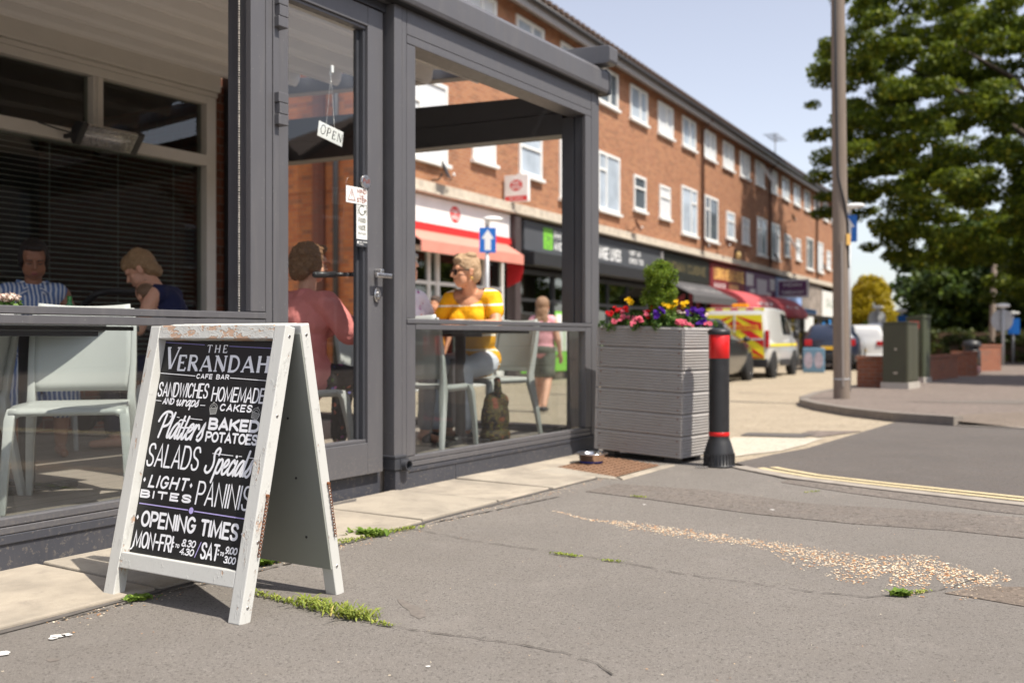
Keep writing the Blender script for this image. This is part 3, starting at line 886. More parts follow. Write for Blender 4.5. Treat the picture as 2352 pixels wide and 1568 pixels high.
# ================================================================== FOLDING SIGN (A-board)
def peel_mat(name, amount, scale=(1, 1, 1), paint=(.60, .60, .57)):
    t = NT(name)
    co = t.coord('Object', scale)
    n = t.noise(co, 26, 6, .62); n2 = t.noise(co, 140, 3, .6); g = t.noise(t.coord('Object', (5, 90, 90)), 2.2, 4)
    v = t.math('ADD', n, t.math('MULTIPLY', n2, .22))
    mask = t.ramp(v, [(amount, (1, 1, 1)), (amount+.03, (0, 0, 0))])
    wood = t.mix(g, (.46, .26, .15), (.62, .42, .30))
    wood = t.mix(t.math('MULTIPLY', n2, .5), wood, (.40, .35, .31))
    edge = t.ramp(v, [(amount+.03, (0, 0, 0)), (amount+.05, (1, 1, 1)), (amount+.10, (0, 0, 0))])
    pc = t.mix(t.math('MULTIPLY_ADD', t.noise(co, 6, 4), 1.2, -.4, True), shade(paint, .9), shade(paint, 1.04))
    pc = t.mix(t.math('MULTIPLY', t.math('GREATER_THAN', t.noise(co, 300, 2), .68), .4), pc, (.35, .32, .29))
    c = t.mix(mask, pc, wood)
    hgt = t.math('ADD', t.math('SUBTRACT', 1, mask), t.math('ADD', t.math('MULTIPLY', edge, .5), t.math('MULTIPLY', n2, .25)))
    return t.done(t.pbsdf(c, t.math('MULTIPLY_ADD', mask, .3, .5), 0, t.bump(hgt, .7, .0025), .4))
M['peel_top'] = peel_mat('flaking_paint_heavy', .565, (.55, 1, 1))
M['peel'] = peel_mat('flaking_paint_stile', .445, (1, 1, .35))
M['peel_light'] = peel_mat('flaking_paint_light', .42, (1, 1, .5))
def board_face_mat():
    t = NT('black_chalkboard')
    co = t.coord('Object'); n = t.noise(co, 14, 6, .6); n2 = t.noise(co, 260, 2)
    c = t.mix(n, (.007, .007, .0075), (.016, .015, .015))
    c = t.mix(t.math('MULTIPLY', t.math('GREATER_THAN', n2, .74), .5), c, (.12, .12, .12))
    return t.done(t.pbsdf(c, .42, 0, t.bump(n2, .1, .001), .4))
M['board'] = board_face_mat()
M['board_back'] = pm('grey_green_board', (.27, .28, .25), .6, 0, .08, 3, .1, 200)
def paint_mat():
    t = NT('white_lettering_paint')
    n = t.noise(t.coord('Object', (60, 60, 600)), 1.5, 4, .6)
    return t.done(t.pbsdf(t.mix(n, (.72, .73, .78), (.88, .88, .89)), .5))
M['ink_white'] = paint_mat()
M['ink_lilac'] = pm('lilac_paint', (.42, .36, .68), .5, 0, .1, 60)
M['ink_purple'] = pm('purple_line_paint', (.22, .20, .46), .5, 0, .1, 60)
M['ink_chalk'] = pm('chalk_grey', (.42, .42, .40), .7, 0, .35, 200)

BW, SLANT, BH = .623, .906, .884
LEAN = math.atan2(.192, BH); LEANB = math.atan2(.168, BH)
sign = thing('folding_sign', 'white flaking wooden folding pavement sign with a black lettered menu panel', 'A-board', (-1.329, 3.229, 0.0), math.atan2(-.518, .855))
# front leaf, built upright in its own plane (x across, z up the slope, front face at y=0) then leaned
FM = Matrix.Rotation(-LEAN, 4, 'X')
def leaf(mb_list):
    pass
ST = .047; TH = .044
def part(name, mat, fn, M4, parent, bevel=.0025, label=None):
    mb = MB(); fn(mb); o = mb.build(name, mat, parent, bevel, 2, label=label); o.matrix_local = M4; return o
zr0, zr1 = .100, .150
front = part('front_frame', [M['peel'], M['peel_top'], M['peel_light']], lambda mb: None, FM, sign)
def front_fn():
    mb = MB()
    # stiles (cut square), slightly irregular
    mb.mi = 0
    mb.hexa([(0,0,0),(ST+.004,0,0),(ST+.004,TH,0),(0,TH,0)], [(0,0,SLANT-.006),(ST,0,SLANT-.006),(ST,TH,SLANT-.006),(0,TH,SLANT-.006)])
    mb.hexa([(BW-ST-.002,0,0),(BW,0,0),(BW,TH,0),(BW-ST-.002,TH,0)], [(BW-ST,0,SLANT-.006),(BW,0,SLANT-.006),(BW,TH,SLANT-.006),(BW-ST,TH,SLANT-.006)])
    mb.mi = 1
    mb.box((ST+.0005, .001, SLANT-.050), (BW-ST-.0005, TH-.001, SLANT-.004))
    mb.mi = 2
    mb.box((ST+.0045, .0015, zr0), (BW-ST-.0025, TH-.001, zr1))
    return mb
bpy.data.objects.remove(front)
front = front_fn().build('front_frame', [M['peel'], M['peel_top'], M['peel_light']], sign, .003, 2); front.matrix_local = FM
mb = MB(); mb.box((ST-.004, .0335, zr1-.004), (BW-ST+.004, .0395, SLANT-.045))
panel = mb.build('menu_panel', M['board'], sign); panel.matrix_local = FM
# lettering: sub-parts of the panel
PY = .0333
def dia(ink, x, z, r): ink.poly([(x-r*.75, z), (x, z-r), (x+r*.75, z), (x, z+r)])
ink = Ink()
for a in [('THE', .254, .816, .353, .026, .0052), ]: ink.word(*a, style='serif', gap=.55)
ink.word('V', .064, .757, .132, .077, .0135, style='serif')
ink.word('ERANDAH', .124, .7535, .552, .0535, .0125, style='serif', gap=.26)
ink.word('CAFE BAR', .228, .7285, .379, .0165, .0033, gap=.45)
ink.build(M['ink_white'], panel, (0, PY, 0), label='white painted title words in roman capitals')
ink = Ink()
ink.word('SANDWICHES', .052, .664, .296, .050, .0058, slant=.03, gap=.34)
ink.word('HOMEMADE', .313, .656, .549, .049, .0058, slant=.04, gap=.30)
ink.word('AND', .086, .639, .140, .0225, .0046, slant=.18, gap=.32)
ink.word('wraps', .150, .6365, .258, .034, .0050, slant=.30, style='script')
ink.word('CAKES', .359, .6265, .503, .0245, .0052, slant=.12, gap=.45)
for (a, b) in [((.050, .744), (.222, .7375)), ((.384, .7345), (.545, .729)), ((.051, .651), (.079, .650)), ((.268, .642), (.292, .642)), ((.134, .599), (.143, .600)), ((.168, .599), (.181, .598)), ((.228, .597), (.290, .595)), ((.361, .491), (.454, .489)), ((.478, .489), (.492, .489)), ((.523, .487), (.555, .487))]:
    ink.stroke([a, b], .0022, round_=False)
ink.build(M['ink_white'], panel, (0, PY, 0))
ink = Ink()
ink.word('Platters', .078, .528, .300, .088, .0088, slant=.30, style='script')
ink.stroke(spl([(.212, .588), (.187, .590), (.180, .575), (.196, .566), (.232, .567), (.262, .570)], 5), .0052)
ink.word('BAKED', .321, .5645, .548, .040, .0098, gap=.33)
ink.word('POTATOES', .317, .5255, .549, .0345, .0072, gap=.26)
ink.build(M['ink_white'], panel, (0, PY, 0))
ink = Ink()
ink.word('SALADS', .054, .431, .307, .078, .0072, slant=.06, gap=.30)
ink.word('Specials', .338, .428, .538, .082, .0085, slant=.26, style='script')
ink.dot(.470, .487, .005)
ink.word('LIGHT', .086, .363, .272, .043, .0078, slant=.22, gap=.50)
ink.word('BITES', .056, .328, .300, .027, .0070, gap=.45)
ink.word('PANINIS', .317, .326, .556, .076, .0066, slant=.05, gap=.34)
for (x, z) in [(.064, .387), (.288, .384)]: dia(ink, x, z, .0085)
ink.build(M['ink_white'], panel, (0, PY, 0))
ink = Ink()
ink.word('OPENING', .080, .236, .340, .053, .0096, gap=.34)
ink.word('TIMES', .360, .233, .529, .053, .0096, gap=.34)
ink.word('MON-FRI', .062, .168, .250, .054, .0074, slant=.03, gap=.34)
ink.stroke(spl([(.066, .186), (.062, .166), (.053, .160)], 4), .005)
ink.word('TO', .261, .1865, .281, .0125, .0028, slant=.15)
ink.word('8.30', .289, .1935, .351, .0235, .0044, slant=.2, gap=.25)
ink.word('4.30', .284, .168, .349, .0225, .0044, slant=.2, gap=.25)
ink.word('SAT', .378, .165, .460, .052, .0074, slant=.03, gap=.30)
ink.word('TO', .463, .1835, .481, .0125, .0028, slant=.15)
ink.word('9.00', .483, .192, .535, .0225, .0042, slant=.16, gap=.22)
ink.word('3.00', .483, .164, .535, .0225, .0042, slant=.16, gap=.22)
for x, z in [(.253, .189), (.253, .201), (.457, .187), (.457, .199)]: ink.dot(x, z, .0032)
for (x, z) in [(.063, .264), (.545, .257)]: dia(ink, x, z, .0085)
ink.build(M['ink_white'], panel, (0, PY, 0))
ink = Ink()
for (a, b) in [((.058, .309), (.293, .307)), ((.321, .306), (.553, .3025))]: ink.stroke([a, b], .0036, round_=False)
ink.dot(.307, .3065, .0105)
ink.stroke([(.375, .216), (.356, .166)], .0032, round_=False)
ink.build(M['ink_lilac'], panel, (0, PY, 0), name='divider', label='lilac painted divider lines and dot')
ink = Ink()
for (a, b) in [((.048, .850), (.241, .842)), ((.357, .838), (.553, .832))]: ink.stroke([a, b], .0024, round_=False)
ink.build(M['ink_purple'], panel, (0, PY, 0), name='divider', label='thin purple line beside the title')
def cupcake(x, z, s, tilt):
    ink = Ink(); ca, sa = math.cos(tilt), math.sin(tilt)
    def T(p): return (x+s*(p[0]*ca-p[1]*sa), z+s*(p[0]*sa+p[1]*ca))
    for pts in ([(-.35,-.5),(.35,-.5),(.48,.05),(-.48,.05),(-.35,-.5)], arc(0,.05,.48,.42,0,180,8), arc(0,.05,.30,.25,0,180,6), arc(0,.52,.07,.07,0,360,8)):
        ink.stroke([T(p) for p in pts], s*.05)
    for k in range(9):
        a = -.32+.64*k/8
        ink.stroke([T((a, -.48)), T((a*1.35, .02))], s*.045)
    ink.build(M['ink_chalk'], panel, (0, PY, 0), name='cupcake_drawing')
cupcake(.331, .6335, .036, .12)
cupcake(.522, .625, .036, -.25)

# back leaf, leaning the other way from the same ridge
D2 = .192+.168+.090
BM = Matrix.Translation((0.012, D2, 0)) @ Matrix.Rotation(LEANB, 4, 'X')
mb = MB()
mb.hexa([(0,-.040,0),(ST+.004,-.040,0),(ST+.004,0,0),(0,0,0)], [(0,-.040,SLANT-.004),(ST,-.040,SLANT-.004),(ST,0,SLANT-.004),(0,0,SLANT-.004)])
mb.hexa([(BW-ST,-.040,0),(BW,-.040,0),(BW,0,0),(BW-ST,0,0)], [(BW-ST,-.040,SLANT-.004),(BW,-.040,SLANT-.004),(BW,0,SLANT-.004),(BW-ST,0,SLANT-.004)])
mb.box((ST+.0045,-.039,SLANT-.05), (BW-ST-.0005,-.001,SLANT-.003)); mb.box((ST+.0045,-.030,.10), (BW-ST-.0005,-.001,.15))
o = mb.build('back_frame', M['peel_light'], sign, .003, 2); o.matrix_local = BM
mb = MB(); mb.box((ST-.03, -.0465, .098), (BW-.002, -.0405, SLANT-.03))
o = mb.build('back_panel', M['board_back'], sign); o.matrix_local = BM
# screws and rusty chains on the right edge
for z in (.868, .62, .24, .05):
    mb = MB(); mb.smooth = True; mb.M = FM; mb.cyl((BW-.001, .022, z), (BW+.0022, .022, z), .0055, .0045, 10); mb.build('screw', M['steel'], sign)
for z in (.868, .10):
    mb = MB(); mb.smooth = True; mb.M = BM; mb.cyl((BW-.001, -.020, z), (BW+.0022, -.020, z), .0055, .0045, 10); mb.build('screw', M['steel'], sign)
for x, z in [(BW-.09, .80), (BW-.10, .60), (BW-.10, .40), (BW-.09, .2), (BW-.45, .13)]: mb = MB(); mb.smooth = True; mb.M = BM; mb.cyl((x, -.049, z), (x, -.046, z), .004, .004, 8); mb.build('bolt', M['black_metal'], sign)
def chain(mtx, x, y, z, n, ln):
    mb = MB(); mb.M = mtx
    mb.cyl((x-.004, y, z+.004), (x+.008, y, z+.004), .005, .005, 10)
    X = x+.006
    for k in range(n):
        c = Vector((X, y, z-ln*k)); flat_ = k % 2
        pts = []
        for q in range(10):
            a = 2*PI*q/10
            e = Vector((0, .0036*math.cos(a), .0066*math.sin(a))) if flat_ else Vector((.0036*math.cos(a), .0012*math.cos(a), .0066*math.sin(a)))
            pts.append(c+e)
        mb.tube(pts, .0013, 5, closed=True)
    return mb.build('chain', M['rust'], sign)
chain(FM, BW, .030, .375, 19, .0095)
chain(BM, BW, -.012, .375, 19, .0095)
# ================================================================== VERANDA (glazed grey aluminium front of the cafe)
FL = .13                      # deck level
ver = thing('glazed_veranda', 'dark grey aluminium glazed veranda on the front of the cafe', 'veranda', V0, V_ANG)
def vp(name, mat, boxes, bevel=.003, label=None, parent=ver):
    mb = MB()
    for b in boxes:
        if len(b) == 2 and len(b[0]) == 3: mb.box(*b)
        else: mb.hexa(*b)
    return mb.build(name, mat, parent, bevel, 2, label=label)
F_ = M['frame']; FD = M['frame_dark']
LX = -3.95; RX = 2.392; END = 3.42
# plinths
vp('plinth', M['plinth'], [((LX, .008, -.05), (-.90, .08, .128)), ((LX, .0, .105), (-.885, .02, .138))])
vp('plinth', M['plinth'], [((-.88, .085, -.05), (-.035, .13, .112))])
vp('plinth', M['plinth'], [((-.012, -.002, -.05), (.545, .08, .120)), ((.548, -.002, -.05), (RX-.03, .08, .120)), ((.10, -.008, .100), (RX-.05, -.0005, .123))])
vp('plinth', M['plinth'], [((RX-.16, .085, -.3), (RX-.02, END, .125))])
# left bay: sill, glass, rails, jamb
vp('sill', F_, [((LX, .0, .140), (-1.050, .12, .165)), ((LX, .004, .168), (-1.050, .06, .196))])
vp('rail', F_, [((LX, -.004, .926), (-.955, .10, .955)), ((LX, .0, .889), (-.955, .06, .922))])
vp('jamb', [F_], [((-1.046, 0, .199), (-.9565, .062, .886)), ((-1.046, 0, .958), (-.9565, .034, 2.62))])
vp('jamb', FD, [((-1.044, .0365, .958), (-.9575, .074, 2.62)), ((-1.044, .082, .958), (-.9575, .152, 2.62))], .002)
mb = MB()
rr = random.Random(4)
for k in range(150):
    z = .96 + k*.0112
    mb.box((-1.0475, .0748, z), (-1.040, .0812, z+.007*rr.uniform(.7, 1.3)))
stuff_strip = mb.build('brush_strip', M['cream'], ver)
vp('post', F_, [((-.9535, 0, .02), (-.9135, .14, 2.645)), ((-.9115, -.004, .02), (-.874, .14, 2.645))])
vp('pane', M['glass'], [((LX, .030, .19), (-1.04, .036, .90))], 0, label='lower pane with street reflections')
vp('pane', M['glass'], [((LX, .085, .17), (-1.04, .091, .90))], 0)
vp('sash_rail', M['black_metal'], [((LX, .062, .868), (-1.62, .084, .884)), ((LX, .066, .845), (-1.78, .083, .864))], .001)
# main post between door and right hand bay
vp('post', F_, [((-.02, 0, .196), (.0475, .15, 2.645)), ((.0500, .002, .196), (.088, .15, 2.645))])
vp('post_collar', FD, [((-.026, -.010, .1225), (.070, .15, .186)), ((-.030, -.014, .1865), (.074, .15, .2005))], .003)
mb = MB(); mb.smooth = True
mb.cyl((.052, -.004, .146), (.052, -.046, .146), .030, .030, 22, caps=False); mb.cyl((.052, -.046, .146), (.052, -.004, .146), .024, .024, 22, caps=False)
mb.smooth = False
n = 22
ri = []
for k in range(n):
    a = 2*PI*k/n; ri += [(.052+.030*math.cos(a), -.046, .146+.030*math.sin(a)), (.052+.024*math.cos(a), -.046, .146+.024*math.sin(a))]
mb.add(ri, [(2*k, 2*k+1, (2*k+3) % (2*n), (2*k+2) % (2*n)) for k in range(n)])
mb.box((.018, -.014, .1235), (.086, -.0105, .183))
mb.build('drain_pipe', FD, ver, 0, fix=False)
# right hand bay
vp('sill', F_, [((.0905, .0, .126), (RX-.135, .12, .154)), ((.0905, .004, .157), (RX-.135, .06, .183))])
vp('rail', F_, [((.0905, -.004, .918), (2.262, .10, .943)), ((.1715, .0, .884), (2.170, .06, .914))])
vp('jamb', F_, [((.0905, .002, .186), (.169, .10, .915)), ((.0905, .002, .946), (.169, .16, 2.455))])
vp('jamb', F_, [((2.172, .0, .186), (2.262, .06, .915)), ((2.172, .0, .946), (2.262, .030, 2.455))])
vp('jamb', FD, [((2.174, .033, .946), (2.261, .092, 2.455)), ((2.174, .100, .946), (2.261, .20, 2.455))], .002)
vp('corner_post', F_, [((2.265, -.002, .126), (2.333, .21, 2.645)), ((2.336, .004, -.05), (RX, .21, 2.645))])
vp('pane', M['glass'], [((.16, .030, .178), (2.18, .036, .89))], 0, label='lower pane with street reflections')
vp('pane', M['glass'], [((.16, .085, .16), (2.18, .091, .89))], 0)
# head rails and roof beam
vp('header', F_, [((.0905, .0, 2.4575), (2.262, .15, 2.503)), ((.0905, .001, 2.5055), (2.262, .15, 2.645))])
vp('header', F_, [((LX, .0, 2.6205), (-.956, .15, 2.645))])
vp('header', FD, [((-.872, .052, 2.60), (-.022, .15, 2.645))])
mb = MB()
prof = [(-.060, 2.678), (-.060, 2.80), (-.030, 2.834), (.16, 2.838), (.16, 2.648), (-.030, 2.648), (-.052, 2.655)]
mb.prism([(y, z) for y, z in prof], LX, 2.43, 'yz')
mb.build('roof_beam', F_, ver, .004, 2)
mb = MB(); mb.box((LX, -.042, 2.6465), (2.43, .02, 2.6475)); mb.build('beam_shadow_strip', M['rubber'], ver)  # black strip stands in for the shadow under the beam lip
mb = MB(); mb.prism([(-.067, 2.650), (-.067, 2.806), (-.034, 2.842), (.168, 2.845), (.168, 2.642), (-.034, 2.642)], 2.4315, 2.452, 'yz'); mb.build('beam_end_cap', FD, ver, .005, 2)
# right end wall running back to the cafe
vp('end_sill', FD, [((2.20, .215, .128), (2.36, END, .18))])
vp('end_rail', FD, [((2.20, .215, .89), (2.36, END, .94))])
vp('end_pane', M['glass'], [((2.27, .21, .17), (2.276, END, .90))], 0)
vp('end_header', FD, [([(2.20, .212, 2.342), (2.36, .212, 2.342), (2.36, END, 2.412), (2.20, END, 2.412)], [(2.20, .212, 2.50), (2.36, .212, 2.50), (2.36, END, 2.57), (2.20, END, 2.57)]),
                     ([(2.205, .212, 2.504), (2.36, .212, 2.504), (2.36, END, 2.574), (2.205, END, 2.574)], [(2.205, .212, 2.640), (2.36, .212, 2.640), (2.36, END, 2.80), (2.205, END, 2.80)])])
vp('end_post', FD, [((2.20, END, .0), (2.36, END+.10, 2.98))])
mb = MB()
for (y, z) in ((0, 0),):
    pr = [(-.133, 2.872), (-.125, 2.855), (-.10, 2.848), (.30, 2.872), (3.5, 3.06), (3.5, 3.20), (.30, 3.005), (-.120, 2.978), (-.133, 2.965)]
    mb.prism(pr, 2.30, 2.43, 'yz')
mb.build('roof_guide', F_, ver, .006, 2)
mb = MB(); mb.prism(pr, LX+.02, LX+.15, 'yz'); mb.build('roof_guide', F_, ver, .006, 2)
# left end (outside the picture, still closes the room)
vp('end_post', FD, [((LX-.1, -.0, -.05), (LX-.002, .2, 2.645)), ((LX-.1, .2, .1), (LX-.04, END, .9))])
# retractable roof of pleated fabric on battens
mb = MB()
bat = [.16+.4885*k - .16 for k in range(8)]
def cz(d): return 2.835 + .123*(d-.975)
X0, X1 = LX, 2.225
pts = []
for k, d in enumerate(bat):
    z = cz(d)
    if d > .15: pts += [(d-.05, z+.105), (d-.035, z+.03), (d-.012, z)]
    pts += [(d+.012, z), (d+.035, z+.035), (d+.05, z+.11)]
    pts += [(d+.20, z+.128), (d+.30, z+.145)]
pts = [p for p in pts if .13 < p[0] < 3.46]
vs = [(X0, y, z) for y, z in pts]+[(X1, y, z) for y, z in pts]+[(X0, y, z+.012) for y, z in pts]+[(X1, y, z+.012) for y, z in pts]
n = len(pts)
fs = []
for i in range(n-1):
    fs += [(i, i+n, i+n+1, i+1), (i+2*n, i+2*n+1, i+3*n+1, i+3*n), (i+n, i+3*n, i+3*n+1, i+n+1), (i, i+1, i+2*n+1, i+2*n)]
mb.add(vs, fs)
mb.build('fabric_roof', M['fabric_roof'], ver)
mb = MB(); mb.smooth = True
for d in bat:
    if not .15 < d < 3.44: continue
    mb.cyl((X0, d, cz(d)+.006), (X1-.01, d, cz(d)+.006), .017, .017, 12)
mb.build('batten', M['fabric_roof'], ver)
mb = MB()
for d in bat:
    for e in (.075, .19, .31):
        if .15 < d+e < 3.42: mb.box((X0, d+e, cz(d)+.1115+e*.108), (X1, d+e+.008, cz(d)+.1165+e*.108))
mb.build('seam', M['frame_dark'], ver)
# awning box / dark label strips seen on the ceiling
mb = MB()
for s, d in ((-.35, 1.10), (.62, .62), (-1.2, 2.05)):
    mb.box((s, d+.20, cz(d)+.118), (s+.30, d+.225, cz(d)+.122))
mb.build('vent_strip', M['cream'], ver)

# -------- the door: leaf, glass, handle, lock, hinges
DY = .045
door = vp('door', F_, [((-.868, DY, .118), (-.765, DY+.07, 2.588)), ((-.185, DY, .118), (-.062, DY+.07, 2.588)), ((-.7645, DY, .118), (-.1855, DY+.07, .285)), ((-.7645, DY, 2.485), (-.1855, DY+.07, 2.588)),
                       ((-.7645, DY+.012, .2855), (-.1855, DY+.06, .302)), ((-.7645, DY+.012, 2.468), (-.1855, DY+.06, 2.4845))], .003)
vp('glazing_bead', FD, [((-.203, DY+.018, .303), (-.1855, DY+.069, 2.467)), ((-.7645, DY+.018, .303), (-.750, DY+.069, 2.467)), ((-.222, DY+.046, .303), (-.2035, DY+.069, 2.467))], .001, parent=door)
vp('pane', M['glass'], [((-.760, DY+.052, .29), (-.195, DY+.058, 2.48))], 0, parent=door, label='clear glass of the door')
mb = MB()
hs, hz = -.128, 1.172
mb.mi = 0
mb.box((hs-.008, DY-.050, hz-.002), (hs+.020, DY, hz+.032))
mb.box((hs-.048, DY-.060, hz-.015), (hs+.078, DY-.038, hz+.010))
mb.build('handle', M['steel'], door, .006, 3)
mb = MB(); mb.smooth = True
mb.cyl((-.20, DY+.105, hz+.004), (-.31, DY+.118, hz-.002), .011, .012, 12); mb.cyl((-.31, DY+.118, hz-.002), (-.45, DY+.128, hz-.010), .017, .017, 14); mb.ell((-.45, DY+.128, hz-.01), (.012, .016, .016)); mb.cyl((-.20, DY+.105, hz+.004), (-.20, DY+.06, hz+.004), .012, .012, 10)
mb.build('inner_handle', M['black_metal'], door)
mb = MB(); mb.smooth = True
mb.M = Matrix.Translation((hs+.008, DY-.006, hz-.105)) @ Matrix.Scale(1.7, 4, (0, 0, 1))
mb.cyl((0, .006, 0), (0, -.010, 0), .024, .022, 20); mb.M = Matrix.Identity(4)
mb.cyl((hs+.008, DY-.016, hz-.098), (hs+.008, DY-.024, hz-.098), .0095, .0095, 12); mb.box((hs+.003, DY-.023, hz-.128), (hs+.013, DY-.016, hz-.10))
mb.build('lock', M['steel'], door)
for hzz in (2.36, 1.905, .40):
    mb = MB()
    for a, b, o in ((-.075, -.027, 0), (-.025, .026, .006), (.028, .075, 0)):
        mb.box((-.905+o, -.034, hzz+a), (-.842, DY, hzz+b))
    mb.box((-.842, -.012, hzz-.022), (-.832, DY, hzz+.022))
    mb.build('hinge', F_, door, .003, 2)

# -------- deck inside
def deck_mat():
    t = NT('grey_deck_boards')
    co = t.coord('Object'); g = t.noise(t.coord('Object', (1.2, 14, 14)), 3, 6, .65)
    sp = t.n('ShaderNodeSeparateXYZ'); t.l(co, sp.inputs[0])
    v = t.math('FRACT', t.math('DIVIDE', sp.outputs[1], .145))
    gap = t.math('LESS_THAN', v, .035)
    row = t.math('FLOOR', t.math('DIVIDE', sp.outputs[1], .145))
    wn_ = t.n('ShaderNodeTexWhiteNoise', noise_dimensions='1D'); t.l(row, wn_.inputs['W'])
    c = t.mix(g, (.20, .17, .145), (.40, .35, .30))
    c = t.mix(t.math('MULTIPLY', wn_.outputs[0], .35), c, (.22, .19, .165))
    c = t.mix(gap, c, (.03, .027, .024))
    return t.done(t.pbsdf(c, .55, 0, t.bump(t.math('SUBTRACT', g, gap), .3, .004), .4))
M['deck'] = deck_mat()
mb = MB(); mb.box((LX-.04, .10, .0), (2.22, 3.5, FL))
o = mb.build('deck', M['deck']); o.matrix_world = VM; structure(o)

# ================================================================== CAFE BUILDING behind the veranda
CD = 3.52
cafe = thing('cafe_building', 'brick cafe building behind the veranda with a wide white framed window and blind', 'building', V0, V_ANG)
M['brick_dark'] = brick_mat('cafe_brick', (.26, .10, .06), (.20, .07, .045), (.22, .17, .13), 1, .5)
mb = MB()
mb.box((1.80, CD, -.2), (2.42, CD+6, 3.3)); mb.box((-6, CD, -.2), (1.795, CD+.2, .55)); mb.box((-6, CD, 3.0), (1.795, CD+.2, 3.3)); mb.box((-6.0, CD, .555), (-3.2, CD+.2, 2.995))
mb.box((-6, CD+6, -.2), (2.42, CD+6.2, 3.3)); mb.box((-6.2, CD, -.2), (-6.005, CD+6.2, 3.3))
mb.build('wall', M['brick_dark'], cafe)
mb = MB(); mb.box((-6.3, CD-.02, 3.305), (2.46, CD+6.3, 3.5)); mb.build('roof', M['concrete'], cafe)
mb = MB()
mb.box((-3.2, CD-.10, 2.985), (1.80, CD-.004, 3.30)); mb.box((-3.2, CD-.06, 2.942), (1.80, CD-.004, 2.982))
mb.build('fascia', M['cream'], cafe, .004)
mb = MB()
for a in [((-3.2, CD-.05, .56), (-3.1, CD+.07, 2.94)), ((1.685, CD-.05, .56), (1.79, CD+.07, 2.94)),
          ((-3.0995, CD-.05, 2.335), (1.6845, CD+.07, 2.43)), ((-3.0995, CD-.05, 2.875), (1.6845, CD+.07, 2.94)), ((-3.0995, CD-.05, .56), (1.6845, CD+.07, .66)),
          ((.575, CD-.048, 2.4305), (.665, CD+.07, 2.8745)), ((-1.30, CD-.048, 2.4305), (-1.21, CD+.07, 2.8745)), ((.605, CD-.062, 2.4305), (.612, CD-.049, 2.8745))]:
    mb.box(*a)
mb.build('window_frame', M['cream'], cafe, .004)
M['cafe_glass'] = glass_mat('cafe_window_glass', (.72, .75, .73), 1.0, .03)
mb = MB(); mb.box((-3.12, CD+.02, .64), (1.70, CD+.027, 2.35)); mb.box((-3.12, CD+.02, 2.41), (1.70, CD+.027, 2.90))
mb.build('window_pane', M['cafe_glass'], cafe)
M['slat'] = pm('blind_slat', (.74, .72, .68), .5, 0, .05, 6)
mb = MB()
for k in range(40):
    z = .70 + k*.0415
    mb.hexa([(-3.08, CD+.085, z), (1.66, CD+.085, z), (1.66, CD+.110, z+.006), (-3.08, CD+.110, z+.006)], [(-3.08, CD+.085, z+.0032), (1.66, CD+.085, z+.0032), (1.66, CD+.110, z+.0092), (-3.08, CD+.110, z+.0092)])
for s in (-2.6, -1.5, -.4, .3, .9, 1.45): mb.box((s, CD+.096, .68), (s+.003, CD+.098, 2.36))
mb.box((-3.08, CD+.08, 2.335), (1.66, CD+.115, 2.37))
mb.build('blind', M['slat'], cafe)
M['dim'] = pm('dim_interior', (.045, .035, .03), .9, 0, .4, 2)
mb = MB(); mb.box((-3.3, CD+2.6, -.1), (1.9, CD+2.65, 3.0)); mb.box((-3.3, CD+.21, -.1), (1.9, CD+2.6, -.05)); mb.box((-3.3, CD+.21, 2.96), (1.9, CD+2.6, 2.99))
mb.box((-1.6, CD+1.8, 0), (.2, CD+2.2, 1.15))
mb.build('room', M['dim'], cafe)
mb = MB(); mb.box((1.90, CD-.14, .0), (2.02, CD-.02, 3.2)); mb.build('downpipe', M['black_metal'], cafe, .01)
mb = MB(); mb.cyl((-1.95, CD+1.5, 2.05), (-1.95, CD+1.5, 2.96), .006, .006, 6)
mb.lathe([(.02, 2.05), (.09, 1.98), (.13, 1.90), (.125, 1.895)], (-1.95, CD+1.5, 0)); mb.build('pendant_lamp', M['rust'], cafe)

# patio heater on the window transom
htr = thing('patio_heater', 'black curved infrared heater with silver reflector fixed to the white window transom', 'heater', VW(.56, 3.25, 2.355), V_ANG)
mb = MB(); mb.smooth = True
P = arc(0, 0, .085, .085, 20, 200, 12)
def shell(mb, prof, x0, x1):
    n = len(prof); mb.add([(x0, y, z) for y, z in prof]+[(x1, y, z) for y, z in prof], [(i, i+1, i+1+n, i+n) for i in range(n-1)])
Ho = arc(0, 0, .085, .075, -10, 190, 12); Hi = arc(0, 0, .078, .068, -10, 190, 12)[::-1]
HT = Matrix.Rotation(R(-52), 4, 'X')
mb.M = HT
shell(mb, Ho, -.215, .215)
mb.build('housing', M['cream'], htr)
mb = MB(); mb.smooth = True; mb.M = HT; shell(mb, Hi, -.215, .215); mb.build('reflector', M['steel'], htr)
mb = MB(); mb.M = HT
for sx in (-1, 1):
    mb = MB(); mb.M = HT; mb.prism([(y*1.12, z*1.12) for y, z in Ho], sx*.215, sx*.275, 'yz'); mb.build('end_cap', M['black'], htr, .008, 2)
mb = MB(); mb.M = HT; mb.smooth = True
mb.cyl((-.2, 0, .028), (.2, 0, .028), .010, .010, 10)
mb.build('element', M['white'], htr)
mb = MB(); mb.M = HT
for k in range(27):
    x = -.208+.016*k; mb.box((x-.0008, -.082, -.016), (x+.0008, .082, -.0145))
for k in range(7):
    y = -.075+.025*k; mb.box((-.213, y-.0008, -.0143), (.213, y+.0008, -.013))
mb.build('grille', M['chrome'], htr)
for x in (-.24, .21): mb = MB(); mb.box((x, .02, -.01), (x+.03, .24, .02)); mb.build('bracket', M['black'], htr)
mb = MB(); mb.tube([(-.25, .05, 0), (-.36, .12, .03), (-.46, .2, .07)], .006, 6); mb.build('cable', M['black'], htr)

